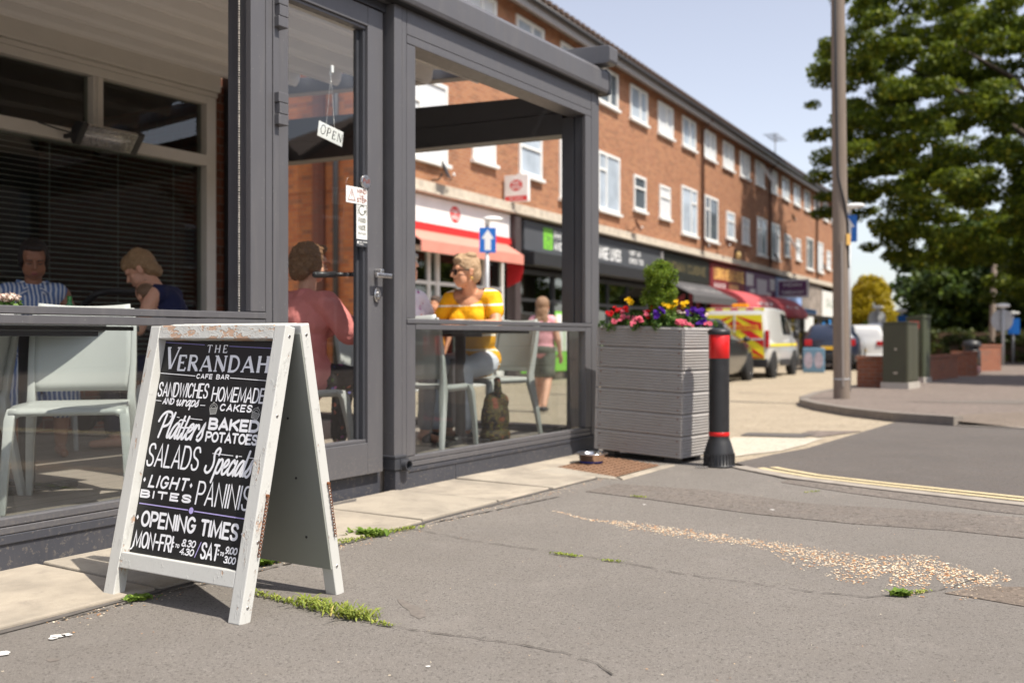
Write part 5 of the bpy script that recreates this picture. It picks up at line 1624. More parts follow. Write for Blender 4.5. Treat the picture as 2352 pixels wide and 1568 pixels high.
def remesh(mb, name, mat, parent, vox=.006, smooth=6, fac=.5, disp=None):
    me = bpy.data.meshes.new(name); me.from_pydata(mb.v, [], mb.f); me.update()
    o = bpy.data.objects.new(name, me); COL.objects.link(o)
    m = o.modifiers.new('r', 'REMESH'); m.mode = 'VOXEL'; m.voxel_size = vox; m.use_smooth_shade = True
    if smooth:
        s = o.modifiers.new('s', 'SMOOTH'); s.iterations = smooth; s.factor = fac
    dg = bpy.context.evaluated_depsgraph_get(); dg.update()
    new = bpy.data.meshes.new_from_object(o.evaluated_get(dg))
    o.modifiers.clear(); o.data = new; bpy.data.meshes.remove(me)
    new.name = name; new.materials.clear(); new.materials.append(mat)
    new.polygons.foreach_set('use_smooth', [True]*len(new.polygons))
    o.parent = parent
    if disp:
        tx = bpy.data.textures.get('folds%s' % (disp[0],)) or bpy.data.textures.new('folds%s' % (disp[0],), 'CLOUDS')
        tx.noise_scale = disp[0]; tx.noise_depth = 3
        d = o.modifiers.new('folds', 'DISPLACE'); d.texture = tx; d.strength = disp[1]; d.mid_level = .5; d.texture_coords = 'LOCAL'
    return o
def yaw_pitch(yaw, pitch, roll=0): return Matrix.Rotation(R(yaw), 3, 'Z') @ Matrix.Rotation(R(-pitch), 3, 'X') @ Matrix.Rotation(R(roll), 3, 'Y')
def add_head(mb, c, Rm, s=1.0, female=True):
    """head: faces local +y of Rm; c = centre of the skull"""
    def L(x, y, z): return Vector(c)+Rm @ Vector((x*s, y*s, z*s))
    E = lambda p, r: mb.ell(L(*p), tuple(q*s for q in r), Rm, 18, 14)
    E((0, -.012, .025), (.076, .096, .092))
    E((0, .035, -.045), (.058, .060, .075))
    E((0, .060, -.088), (.026, .024, .022))
    E((-.040, .040, -.055), (.026, .036, .045)); E((.040, .040, -.055), (.026, .036, .045))
    E((-.036, .058, -.022), (.024, .018, .016)); E((.036, .058, -.022), (.024, .018, .016))
    E((0, .076, .028), (.052, .016, .020))
    E((-.028, .086, .016), (.022, .010, .006)); E((.028, .086, .016), (.022, .010, .006))
    mb.cap(L(0, .090, .008), L(0, .112, -.028), .008*s, .011*s); E((-.011, .098, -.032), (.009, .010, .007)); E((.011, .098, -.032), (.009, .010, .007))
    E((0, .090, -.060), (.023, .010, .0065)); E((0, .088, -.071), (.020, .010, .007))
    for sx in (-1, 1):
        E((sx*.078, -.008, -.012), (.008, .020, .032)); E((sx*.080, -.012, .004), (.010, .022, .016))
def add_hand(mb, wrist, d, up, s=1.0, curl=.5, side=1):
    """palm with four bent fingers and a thumb; d = direction of the fingers, up = back of the hand"""
    d = Vector(d).normalized(); up = (Vector(up)-d*Vector(up).dot(d)).normalized(); r = d.cross(up)*side
    w = Vector(wrist)
    c = w+d*.045*s
    Rm = Matrix((r, d, up)).transposed()
    mb.ell(c, (.040*s, .052*s, .016*s), Rm, 14, 10); mb.cap(w-d*.01, w+d*.02, .024*s, .026*s)
    for k, ln in enumerate((.072, .080, .075, .058)):
        o = w+d*(.088-.006*abs(k-1.3))*s+r*((k-1.5)*.0185)*s
        a1 = curl*.5; a2 = curl*1.2
        p1 = o+(d*math.cos(a1)-up*math.sin(a1))*ln*.5*s
        p2 = p1+(d*math.cos(a2)-up*math.sin(a2))*ln*.5*s
        mb.cap(o-d*.012, p1, .0092*s, .0084*s); mb.cap(p1, p2, .0084*s, .0072*s)
    o = w+d*.025*s-r*.034*s
    p1 = o+(d*.6-r*.7-up*.25).normalized()*.038*s; p2 = p1+(d*.85-r*.25-up*.4).normalized()*.030*s
    mb.cap(o, p1, .0125*s, .0105*s); mb.cap(p1, p2, .0105*s, .0085*s)
def person(label, s, d, rot, J, skin, parts, floor=FL, vox=.0065, loc=None, shoes=None, hair=None, head=(0, 0), hs=1.0, hands=(.5, .5), extra=None, build=1.0):
    """J: joints in metres in the person's own frame (faces +y, origin on the floor)"""
    root = thing('person', label, 'person', loc if loc is not None else VW(s, d, floor), (V_ANG if loc is None else 0)+R(rot))
    J = {k: (v if k.startswith('cut_') else Vector(v)) for k, v in J.items()}
    Rm = yaw_pitch(*head)
    mb = MB(); mb.smooth = True
    hc = J['head']; b = build
    # torso and neck
    def torso(mb, g):
        mb.ell(J['hip'], (.165*b+g, .125*b+g, .12+g)); mid = J['hip'].lerp(J['chest'], .5)
        dirv = (J['chest']-J['hip']).normalized()
        tilt = Vector((0, 0, 1)).rotation_difference(dirv).to_matrix()
        mb.ell(mid, (.142*b+g, .112*b+g, .16+g), tilt); mb.ell(J['chest'], (.158*b+g, .112*b+g, .15+g), tilt)
        if J.get('bust'): pass
        for sx in (-1, 1): mb.ell(J['chest']+tilt @ Vector((sx*.072, .085*b, -.02)), (.068+g, .055+g, .065+g), tilt)
        top = J['neck']
        mb.cap(J['shL'].lerp(J['shR'], .1), J['shL'].lerp(J['shR'], .9), .062+g, .062+g)
        mb.cap(J['chest']+dirv*.05, top-dirv*.05, .10+g, .062+g)
    torso(mb, 0)
    mb.cap(J['neck']-Vector((0, 0, .05)), hc+Rm @ Vector((0, -.012, -.055)), .052, .050)
    add_head(mb, hc, Rm, hs)
    for S in 'LR':
        mb.cap(J['sh'+S], J['el'+S], .049*b, .040*b); mb.cap(J['el'+S], J['wr'+S], .040*b, .026)
        k = 0 if S == 'L' else 1
        dv = J['wr'+S]-J['el'+S]
        if J.get('hd'+S): dv = J['hd'+S]
        add_hand(mb, J['wr'+S], dv, J.get('up'+S, Vector((0, 0, 1))), .92, hands[k], -1 if S == 'L' else 1)
        mb.cap(J['hp'+S], J['kn'+S], .082*b, .058*b); mb.cap(J['kn'+S], J['kn'+S].lerp(J['an'+S], .35), .056*b, .055*b); mb.cap(J['kn'+S].lerp(J['an'+S], .35), J['an'+S], .055*b, .036)
        f = J.get('ft'+S, Vector((0, 1, 0)))
        mb.cap(J['an'+S]+Vector((0, 0, -.045))-f*.03, J['an'+S]+f*.14+Vector((0, 0, -.060)), .034, .024)
    if extra: extra(mb, J, Rm)
    remesh(mb, 'body', skin, root, vox, 4)
    for nm, mat, kind, g in parts:
        mb = MB(); mb.smooth = True
        if kind in ('top_short', 'top_long', 'vest'):
            dirv = (J['chest']-J['hip']).normalized()
            torso(mb, g)
            for S in 'LR':
                if kind == 'top_short': mb.cap(J['sh'+S], J['sh'+S].lerp(J['el'+S], .50), .050*b+g, .052*b+g)
                if kind == 'top_long': mb.cap(J['sh'+S], J['el'+S], .056*b+g, .052*b+g); mb.cap(J['el'+S], J['el'+S].lerp(J['wr'+S], .88), .050*b+g, .036+g)
            if kind == 'top_long': mb.cap(J['hip'], J['hip']+Vector((0, -.02, -.02)), .17*b+g, .17*b+g)
        elif kind == 'dress':
            torso(mb, g)
            for S in 'LR': mb.cap(J['hp'+S], J['kn'+S], .100+g, .085+g); mb.cap(J['kn'+S], J['kn'+S].lerp(J['an'+S], .4), .085+g, .10+g)
        elif kind == 'trousers':
            mb.ell(J['hip'], (.168*b+g, .130*b+g, .10+g))
            for S in 'LR': mb.cap(J['hp'+S], J['kn'+S], .085*b+g, .064*b+g); mb.cap(J['kn'+S], J['kn'+S].lerp(J['an'+S], .9), .064*b+g, .048+g)
        elif kind == 'shorts':
            mb.ell(J['hip'], (.168*b+g, .130*b+g, .10+g))
            for S in 'LR': mb.cap(J['hp'+S], J['hp'+S].lerp(J['kn'+S], .72), .088*b+g, .085*b+g)
        elif kind == 'shoes':
            for S in 'LR':
                f = J.get('ft'+S, Vector((0, 1, 0)))
                mb.cap(J['an'+S]+Vector((0, 0, -.045))-f*.03, J['an'+S]+f*.15+Vector((0, 0, -.058)), .040, .030)
        o = remesh(mb, nm, mat, root, vox*1.1, 8, disp=(.085, .022 if kind == 'top_long' else .013))
        hole = J.get('cut_hole_'+nm)
        if hole:
            bm = bmesh.new(); bm.from_mesh(o.data); hcn = Vector(hole[0])
            bmesh.ops.delete(bm, geom=[v for v in bm.verts if (v.co-hcn).length < hole[1]], context='VERTS'); bm.to_mesh(o.data); bm.free()
        cut = J.get('cut_'+nm)
        if cut is not None:
            bm = bmesh.new(); bm.from_mesh(o.data)
            for co, no in cut: bmesh.ops.bisect_plane(bm, geom=bm.verts[:]+bm.edges[:]+bm.faces[:], plane_co=co, plane_no=no, clear_outer=True)
            bm.to_mesh(o.data); bm.free()
    if hair:
        mb = MB(); mb.smooth = True
        def L(x, y, z): return hc+Rm @ Vector((x*hs, y*hs, z*hs))
        for p, r in hair[1]: mb.ell(L(*p), tuple(q*hs for q in r), Rm, 16, 12)
        remesh(mb, 'hair', hair[0], root, vox*.9, 3, disp=(.022, hair[2] if len(hair) > 2 else .011))
    return root, hc, Rm
M['skin_fair'] = skin_mat('fair_skin', (.62, .36, .25)); M['skin_tan'] = skin_mat('tanned_skin', (.56, .29, .175)); M['skin_brown'] = skin_mat('brown_skin', (.26, .13, .08))
HAIR_SHORT = [((0, -.018, .045), (.085, .098, .088)), ((0, .055, .085), (.058, .035, .028)), ((0, -.055, -.02), (.072, .060, .075)), ((-.066, -.02, .03), (.022, .05, .05)), ((.066, -.02, .03), (.022, .05, .05)), ((.02, .02, .105), (.05, .06, .028)), ((-.03, -.03, .11), (.05, .05, .026)), ((0, -.085, .03), (.05, .03, .06))]
def sit(lean=0, knee=.46, feet=.42):
    return dict(hip=(0, 0, .55), chest=(0, .02+lean*.30, .88), neck=(0, .015+lean*.48, 1.06), head=(0, .04+lean*.62, 1.205), shL=(-.172, .01+lean*.42, .985), shR=(.172, .01+lean*.42, .985),
                hpL=(-.09, .06, .53), hpR=(.09, .06, .53), knL=(-.11, knee, .50), knR=(.11, knee, .50), anL=(-.11, feet, .085), anR=(.11, feet, .085))
# --- woman in the yellow top (sits facing the street side of the table, looking left)
J = sit(.22)
J.update(head=(.0, .20, 1.175), elL=(-.235, .20, .80), wrL=(-.12, .42, .80), elR=(.26, .16, .77), wrR=(.13, .40, .80), upL=(0, 0, 1), upR=(0, 0, 1)); J['cut_hole_top'] = ((0, .19, 1.06), .125)
yel, hc, Rm = person('seated woman with short fair hair and sunglasses in a yellow top with white stripes', 1.70, .62, 98, J, M['skin_tan'],
    [('top', cloth_mat('yellow_striped_cotton', (.84, .41, .012), (.13, .105, (.85, .80, .66), 2)), 'top_short', .010), ('trousers', cloth_mat('white_denim', (.62, .65, .72)), 'trousers', .006), ('shoes', M['black'], 'shoes', .002)],
    head=(-42, 4), hair=(hair_mat('fair_short_hair', (.30, .17, .08), (.66, .47, .30)), HAIR_SHORT), build=1.0, hs=.97)
mb = MB(); mb.smooth = True
def HL(x, y, z): return hc+Rm @ Vector((x*.97, y*.97, z*.97))
for sx in (-1, 1):
    mb.ell(HL(sx*.034, .093, -.004), (.029, .007, .024), Rm, 18, 10); mb.tube([HL(sx*.062, .085, .006), HL(sx*.079, .03, .006), HL(sx*.084, -.02, .0)], .0035, 6)
mb.tube([HL(-.012, .098, .004), HL(.012, .098, .004)], .003, 6)
mb.build('sunglasses', pm('dark_sunglasses', (.02, .01, .008), .12, 0, .1, 10), yel)
mb = MB(); mb.smooth = True
for sx in (-1, 1): mb.tube([HL(sx*.082+.006*math.cos(a), -.008+.009*math.sin(a), -.052+.012*math.cos(a)) for a in [2*PI*k/10 for k in range(10)]], .0015, 5, closed=True)
mb.build('earring', pm('gold', (.8, .5, .12), .25, 1, .05, 9), yel)
# --- woman in the pink shirt, seen from behind through the door
J = sit(.12)
J.update(head=(.0, .10, 1.235), elL=(-.27, .12, .84), wrL=(-.14, .38, .835), elR=(.27, .17, .80), wrR=(.08, .37, .87))
pnk, hc2, Rm2 = person('seated woman with curly brown hair and glasses in a loose pink shirt seen from behind', -.12, .62, -96, J, M['skin_fair'],
    [('shirt', cloth_mat('pink_linen', (.68, .235, .22)), 'top_long', .016), ('leggings', cloth_mat('dark_floral_leggings', (.02, .02, .022), None, .35), 'trousers', .004), ('shoes', M['black'], 'shoes', .002)],
    head=(-8, 2), hair=(hair_mat('curly_brown_hair', (.10, .045, .02), (.36, .20, .10)), [((0, -.025, .035), (.092, .102, .098)), ((0, -.07, -.045), (.078, .055, .07)), ((-.07, -.02, 0), (.03, .06, .07)), ((.07, -.02, 0), (.03, .06, .07)), ((0, .06, .09), (.06, .035, .03)), ((.04, -.08, .06), (.04, .04, .04)), ((-.04, -.09, .0), (.04, .04, .05)), ((.05, -.08, -.06), (.035, .035, .04)), ((-.05, -.07, -.07), (.035, .035, .04))], .028), build=1.12)
mb = MB(); mb.smooth = True
def HL2(x, y, z): return hc2+Rm2 @ Vector((x, y, z))
for sx in (-1, 1): mb.tube([HL2(sx*.034+.028*math.cos(a), .097, -.002+.020*math.sin(a)) for a in [2*PI*k/14 for k in range(14)]], .0028, 6, closed=True); mb.tube([HL2(sx*.062, .092, .004), HL2(sx*.082, -.01, .002)], .003, 6)
mb.build('glasses', M['ink_brown'], pnk)
pnk.scale = (.96, .96, .92)
# --- woman in the floral blouse, mostly hidden by the door post
J = sit(.1); J.update(elL=(-.25, .10, .80), wrL=(-.15, .36, .80), elR=(.25, .10, .80), wrR=(.12, .36, .80))
person('seated person in a white floral blouse half hidden behind the veranda post', 1.36, 1.10, 170, J, M['skin_fair'],
    [('blouse', cloth_mat('white_floral_cotton', (.74, .70, .78), None, .45), 'top_short', .014), ('trousers', cloth_mat('grey_cotton', (.25, .25, .27)), 'trousers', .006)],
    hair=(hair_mat('grey_hair', (.3, .28, .25), (.55, .52, .48)), HAIR_SHORT), head=(0, 6))
# --- woman in the striped dress, left
J = sit(.12); J.update(head=(.0, .12, 1.20), elL=(-.25, .10, .76), wrL=(-.13, .36, .80), elR=(.25, .10, .76), wrR=(.10, .38, .80))
stp, hc3, Rm3 = person('dark haired seated woman in a blue and white striped sleeveless dress looking down', -.53, 2.52, 155, J, M['skin_brown'],
    [('dress', cloth_mat('blue_striped_cotton', (.10, .16, .32), (.38, .026, (.55, .58, .62), 0)), 'dress', .010)],
    head=(-4, 22), hair=(hair_mat('black_hair', (.008, .006, .006), (.03, .022, .02)), [((0, -.022, .040), (.083, .094, .086)), ((0, .050, .088), (.055, .032, .022)), ((0, -.105, .02), (.045, .04, .045)), ((-.068, -.01, .0), (.024, .05, .07)), ((.068, -.01, .0), (.024, .05, .07)), ((0, -.07, -.05), (.07, .05, .06))]))
for nm_, (hh, RR, par) in {'eyebrow': (hc3, Rm3, stp)}.items():
    mb = MB(); mb.smooth = True
    for sx in (-1, 1): mb.tube([hh+RR @ Vector((sx*.014, .094, .016)), hh+RR @ Vector((sx*.032, .092, .021)), hh+RR @ Vector((sx*.050, .080, .015))], .003, 6)
    mb.build(nm_, M['black'], par)
    mb = MB(); mb.smooth = True
    for sx in (-1, 1): mb.tube([hh+RR @ Vector((sx*.018, .086, -.004)), hh+RR @ Vector((sx*.032, .088, -.008)), hh+RR @ Vector((sx*.046, .080, -.003))], .0028, 6)
    mb.build('eyelash', M['black'], par)
    mb = MB(); mb.smooth = True; mb.ell(hh+RR @ Vector((0, .0955, -.0655)), (.020, .006, .0085), RR, 12, 8); mb.build('lips', flat('lip_colour', (.20, .05, .045), .45), par)
mb = MB()
for sx in (-1, 1):
    mb.hexa([(sx*.02, .10, 1.045), (sx*.09, .05, 1.06), (sx*.13, .09, .985), (sx*.05, .155, .97)], [(sx*.02, .105, 1.055), (sx*.09, .055, 1.075), (sx*.135, .095, .992), (sx*.05, .165, .978)])
mb.build('collar', cloth_mat('collar_stripe', (.12, .18, .33), (.4, .024, (.6, .62, .66), 1)), stp, .004)
# --- woman in the navy vest holding a baby
J = sit(.30); J.update(head=(.02, .30, 1.155), neck=(0, .155, 1.03), elL=(-.25, .20, .76), wrL=(-.06, .40, .82), elR=(.25, .20, .76), wrR=(.06, .42, .84))
J['cut_vest'] = [((0, .02, .99), Vector((0, -.75, .66)))]
nav, hc4, Rm4 = person('seated woman with short fair hair in a navy vest bending over a baby', .12, 1.86, 30, J, M['skin_fair'],
    [('vest', cloth_mat('navy_cotton', (.018, .022, .065)), 'vest', .008), ('trousers', cloth_mat('navy_trousers', (.02, .022, .05)), 'trousers', .006)],
    head=(8, 32), hair=(hair_mat('short_blonde_hair', (.16, .085, .035), (.46, .30, .16)), HAIR_SHORT+[((0, .075, .06), (.06, .025, .035)), ((.04, .07, .055), (.035, .03, .04)), ((0, -.08, -.05), (.06, .04, .05))]), build=1.0)
bb = thing('baby', 'baby with short hair held in the arms of the woman in navy', 'baby', at(338, 712, 6.35), V_ANG+R(-40))
mb = MB(); mb.smooth = True; add_head(mb, (0, 0, .09), yaw_pitch(-120, 25), .80); mb.ell((.05, .06, -.04), (.10, .12, .09)); mb.cap((.05, .02, -.02), (-.06, .07, -.07), .028, .020); mb.cap((.08, .10, -.06), (.0, .17, -.09), .03, .024)
remesh(mb, 'body', M['skin_fair'], bb, .006, 4)
mb = MB(); mb.smooth = True; mb.ell((.05, .06, -.05), (.11, .13, .085)); remesh(mb, 'babygrow', cloth_mat('baby_cloth', (.5, .52, .55)), bb, .007, 5)
mb = MB(); mb.smooth = True; mb.ell((0, -.005, .115), (.068, .075, .062)); remesh(mb, 'hair', hair_mat('baby_hair', (.12, .07, .04), (.25, .15, .09)), bb, .006, 3)
# bag parts
mb = MB(); mb.smooth = True
mb.ell((0, 0, .17), (.135, .09, .165)); mb.ell((0, 0, .06), (.14, .10, .07)); mb.ell((.02, 0, .28), (.12, .08, .07))
remesh(mb, 'body', M['bag'], bag, .009, 5)
mb = MB(); mb.tube([(-.05, -.05, .33), (-.045, -.04, .40), (-.02, -.02, .425), (.04, 0, .425), (.08, .02, .39), (.09, .03, .32)], .022, 8); mb.build('strap', M['bag'], bag)
# ================================================================== PARADE OF SHOPS
par = thing('shop_parade', 'long three storey orange brick parade with white windows above a row of shops', 'building', (7.05, 36.0, 0), P_ANG)
TL, TR = -19.92, 28.2
GRD = -.25
mb = MB(); mb.box((TL+.001, .0, 3.885), (TR, .30, 8.55)); mb.build('wall', M['brick_front'], par)
mb = MB(); mb.box((TL, .001, GRD), (TL+.30, 12, 3.63)); mb.box((TL, .001, 3.64), (TL+.0009, 12, 8.9)); mb.box((TL+.31, 11.7, GRD), (TR, 12, 8.55)); mb.box((TR-.3, .31, GRD), (TR, 11.69, 8.55))
mb.build('wall', M['brick_flank'], par, label='brick end wall with a drainpipe, seen through the glass door')
mb = MB(); mb.box((TL, -.30, 3.645), (TR, .0, 3.70)); mb.box((TL, -.24, 3.705), (TR, .0, 3.88)); mb.build('ledge', pm('stone_ledge', (.50, .44, .36), .85, 0, .3, 6, .3, 40), par, .01)
mb = MB()
rf = [(-.42, 8.60), (5.9, 11.2), (12.3, 8.6), (12.3, 8.75), (5.9, 11.38), (-.46, 8.76)]
mb.prism(rf, TL-.2, TR+.2, 'yz')
for k in range(150):
    x = TL-.15+k*(TR-TL+.3)/150; mb.box((x, -.49, 8.72), (x+.19, -.40, 8.80))
mb.build('roof', M['tile'], par)
mb = MB(); mb.box((TL-.2, -.40, 8.36), (TR+.2, -.37, 8.595)); mb.box((TL-.2, -.365, 8.552), (TR+.2, -.002, 8.575)); mb.build('eaves_board', pm('eaves_board_paint', (.30, .28, .27), .6, 0, .1, 5), par)
mb = MB(); mb.smooth = True; mb.cyl((TL-.2, -.46, 8.58), (TR+.2, -.46, 8.58), .06, .06, 10); mb.build('gutter', M['black_metal'], par)
for t in (-10.45, -.75, 8.98, 19.05):
    mb = MB(); mb.smooth = True; mb.tube([(t, -.44, 8.52), (t, -.20, 8.30), (t, -.09, 8.15), (t, -.09, 3.9)], .05, 8); mb.build('downpipe', pm('brown_pipe_%d' % int(t*10), (.10, .045, .03), .6, 0, .2, 8), par)
FLD = [(2.62, .03), (1.35, .18)]
for i, d in enumerate((5.45, 5.1)):
    pass
mb = MB(); mb.smooth = True; mb.cyl((TL-.07, 1.05, GRD), (TL-.07, 1.05, 8.5), .055, .055, 10); mb.build('downpipe', M['black_metal'], par)
mb = MB(); mb.box((TL-.06, 1.35, GRD), (TL-.001, 1.62, 8.4)); mb.build('pier', brick_mat('dark_pier_brick', (.16, .05, .03), (.13, .045, .03), (.12, .08, .06), 1), par)
M['pane_reflection'] = pm('window_reflection_pane', (.42, .48, .55), .12, 0, .35, 1.3)  # pale reflection put into the colour of the pane
M['pane_dark'] = pm('window_pane_dark', (.10, .12, .14), .08, 0, .4, .8)
M['net'] = pm('net_curtain', (.62, .64, .66), .5, 0, .12, 4)
rw = random.Random(21)
def window(t0, t1, z0, z1, kind, open_=False):
    mb = MB(); f = .075
    mb.box((t0, -.045, z0), (t0+f, .02, z1)); mb.box((t1-f, -.045, z0), (t1, .02, z1)); mb.box((t0+f, -.045, z1-f), (t1-f, .02, z1)); mb.box((t0+f, -.045, z0), (t1-f, .02, z0+f))
    mb.box((t0-.06, -.11, z0-.075), (t1+.06, .01, z0-.003))
    w = t1-t0
    if kind == 'tall':
        m = t0+w*(.62 if rw.random() < .5 else .36); mb.box((m-.035, -.05, z0+f), (m+.035, .02, z1-f))
        a, b = (m+.035, t1-f) if m > (t0+t1)/2 else (t0+f, m-.035); mb.box((a, -.05, z1-.52), (b, .02, z1-.46))
    elif kind == 'top':
        m = t0+w*.56; mb.box((m-.045, -.05, z0+f), (m+.045, .02, z1-f)); mb.box((t1-f-.05, -.055, z0+f), (t1-f, .02, z1-f))
    else:
        mb.box((t0+f, -.05, z1-.40), (t1-f, .02, z1-.34))
    fr = mb.build('window', M['white_pvc'], par)
    mb = MB(); mb.box((t0+f, -.012, z0+f), (t1-f, .012, z1-f)); mb.build('pane', rw.choice([M['pane_reflection'], M['net'], M['pane_dark'], M['pane_reflection'], M['net']]), fr)
    if open_:
        mb = MB(); mb.M = Matrix.Translation((t1-.08, -.05, z1-.07)) @ Matrix.Rotation(R(-32), 4, 'X')
        W_ = w*.5
        for a in [((-W_, -.02, -.95), (-W_+.06, .02, 0)), ((-.06, -.02, -.95), (0, .02, 0)), ((-W_, -.02, -.06), (0, .02, 0)), ((-W_, -.02, -.95), (0, .02, -.89))]: mb.box(*a)
        mb.build('open_casement', M['white_pvc'], fr)
for k in range(20):
    t0 = -17.08+2.378*k
    if t0+1.45 > TR: break
    window(t0, t0+1.42, 7.32, 8.33, 'top', k == 10)
for a, b, k in [(-19.3, -17.72, 'tall'), (-16.7, -15.7, 's'), (-14.55, -13.4, 's'), (-12.38, -10.85, 'tall'), (-9.95, -8.4, 'tall'), (-7.28, -6.28, 's'), (-5.05, -4.05, 's'), (-2.9, -1.25, 'tall'), (-.35, 1.28, 'tall'), (2.4, 3.5, 's'), (4.65, 5.7, 's'), (7.0, 8.6, 'tall'), (9.4, 10.95, 'tall'), (11.95, 13.05, 's'), (14.35, 15.35, 's'), (16.75, 18.35, 'tall'), (19.4, 21.0, 'tall'), (22.0, 23.1, 's'), (24.4, 25.5, 's')]:
    if k == 'tall': window(a, b, 4.36, 5.97, k)
    else: window(a, b, 4.66, 5.70, k, abs(a-11.95) < .1)
# TV aerial
ae = thing('tv_aerial', 'thin metal TV aerial standing on the roof of the brick parade', 'aerial', PW(14.4, 1.0, 9.0), P_ANG)
mb = MB(); mb.cyl((0, 0, 0), (0, 0, 1.75), .025, .025, 6); mb.cyl((-1.1, -.2, 1.7), (1.1, .2, 1.7), .02, .02, 6)
for k in range(9): mb.cyl((-1+k*.25, -.35, 1.7), (-1+k*.25, .35, 1.7), .012, .012, 5)
mb.build('mast', M['frame'], ae)
def dish(t, z, label, col):
    r = thing('satellite_dish', label, 'satellite dish', PW(t, -.05, z), P_ANG, 'satellite dishes on the parade wall'); r.scale = (.68, .68, .68)
    mb = MB(); mb.smooth = True; mb.M = Matrix.Translation((.0, -.42, .12)) @ Matrix.Rotation(R(22), 4, 'Z') @ Matrix.Rotation(R(66), 4, 'X')
    mb.lathe([(.0, .0), (.12, .012), (.23, .045), (.31, .085), (.312, .09), (.23, .05), (.12, .018), (.0, .006)], n=24); mb.build('reflector', col, r, fix=False)
    mb = MB(); mb.tube([(0, 0, -.12), (0, -.25, -.12), (0, -.38, .05)], .025, 6); mb.tube([(.02, -.42, -.12), (.20, -.50, -.16), (.34, -.55, .02)], .012, 5); mb.build('bracket', M['black_metal'], r)
    mb = MB(); mb.smooth = True; mb.ell((.36, -.55, .05), (.05, .04, .05)); mb.build('receiver', M['white_pvc'], r)
DR = pm('brown_dish', (.10, .04, .03), .6, 0, .2, 6)
dish(-18.35, 4.05, 'grey satellite dish on the brick wall left above the white and red shop sign', M['frame_dark'])
dish(-7.9, 4.02, 'brown satellite dish on the brick wall above the dark grey shop sign', DR)
dish(-1.35, 4.02, 'brown satellite dish low beside the first downpipe on the brick wall', DR)
dish(1.2, 4.25, 'brown satellite dish right of the first downpipe under a tall window', DR)
dish(8.95, 4.25, 'dark satellite dish in front of the second downpipe', DR)
dish(12.2, 6.35, 'black satellite dish high above the small open window', M['black'])
dish(19.6, 4.5, 'black satellite dish below the far pair of tall windows', M['black'])

# ---------- the shops, one thing each
def shop(label, t0, t1, fas, z0, z1, group='shops in the parade'):
    r = thing('shopfront', label, 'shop', PW(t0, 0, GRD), P_ANG, group)
    r['_'] = 0; del r['_']
    mb = MB(); mb.box((.02, -.14, z0-GRD), (t1-t0-.02, -.02, z1-GRD)); f = mb.build('fascia', fas, r, .01)
    return r, f, t1-t0
def front(r, W, frame, glass, ztop, doors=(.5,), stall=.45, stallmat=None, cols=None):
    mb = MB(); g = -GRD*0
    for x in [0.03, W-.11]+list(cols or []): mb.box((x, .02, 0), (x+.08, .12, ztop))
    mb.box((.03, .0, ztop-.10), (W-.03, .14, ztop)); mb.box((.03, .03, ztop-.75), (W-.03, .10, ztop-.68))
    for d in doors: mb.box((d*W-.45, .0, 0), (d*W-.37, .13, ztop)); mb.box((d*W+.37, .0, 0), (d*W+.45, .13, ztop))
    mb.build('frame', frame, r)
    mb = MB(); mb.box((.05, .06, .0), (W-.05, .075, ztop-.08)); mb.build('glazing', glass, r)
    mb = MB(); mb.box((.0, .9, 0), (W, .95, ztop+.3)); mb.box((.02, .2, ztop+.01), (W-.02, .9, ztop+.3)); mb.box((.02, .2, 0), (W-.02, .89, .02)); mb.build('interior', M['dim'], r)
    if stallmat: mb = MB(); mb.box((.05, .045, 0), (W-.05, .055, stall)); mb.build('stall_riser', stallmat, r)
def letters(parent, txt, x0, z0, x1, h, wt, mat, y=-.142, slant=0, gap=.35):
    ink = Ink(); ink.word(txt, x0, z0, x1, h, wt, slant, 'sans', gap); return ink.build(mat, parent, (0, y, 0))
C = lambda n, c, **k: pm(n, c, k.get('r', .5), 0, .08, 4)
POSTER_BLUE = C('poster_blue', (.03, .25, .65))
# 1 white and red
PO = C('post_red', (.62, .03, .03))
r, f, W = shop('white and red fronted shop with faded red awning at the near end of the parade', -19.55, -15.2, C('fascia_white', (.78, .78, .77)), 2.95, 3.62)
mb = MB(); mb.box((.02, -.165, 2.93-GRD), (W-.02, -.142, 3.08-GRD)); mb.build('red_strip', PO, f)
ink = Ink(); ink.dot(1.95, 3.36-GRD, .17, 24, .20); ink.build(PO, f, (0, -.142, 0), name='oval_emblem')
letters(f, 'POST', 1.82, 3.37-GRD, 2.08, .09, .016, M['white'], -.146); letters(f, 'OFFICE', 1.80, 3.25-GRD, 2.10, .09, .016, M['white'], -.146)
front(r, W, M['white_pvc'], M['glass_dark'], 2.65-GRD, (.45,), .5, M['white_pvc'], cols=(1.2, 3.4))
AW = C('awning_faded_red', (.66, .26, .20)); AR = C('awning_red', (.50, .015, .02))
mb = MB(); mb.hexa([(.05, -.55, 2.66-GRD), (W-.2, -.55, 2.66-GRD), (W-.2, -.15, 2.90-GRD), (.05, -.15, 2.90-GRD)], [(.05, -.55, 2.68-GRD), (W-.2, -.55, 2.68-GRD), (W-.2, -.15, 2.93-GRD), (.05, -.15, 2.93-GRD)]); mb.box((.05, -.58, 2.46-GRD), (W-.2, -.555, 2.675-GRD))
aw = mb.build('awning', AW, r)
mb = MB(); mb.add([(W-.195, -.57, 2.67-GRD), (W-.195, -.15, 2.90-GRD), (W-.195, -.15, 1.95-GRD), (W-.195, -.5, 2.1-GRD), (W-.195, -.57, 2.33-GRD)], [(0, 1, 2, 3, 4)]); mb.build('awning_side', AR, aw)
mb = MB(); mb.box((W+.03, -.25, 0), (W+.30, -.02, 3.6-GRD)); mb.build('pillar', C('dark_pillar', (.06, .045, .045)), r)
ps = thing('hanging_sign', 'square white projecting sign with red oval on the brick wall', 'sign', PW(-15.35, -.04, 3.88), P_ANG)
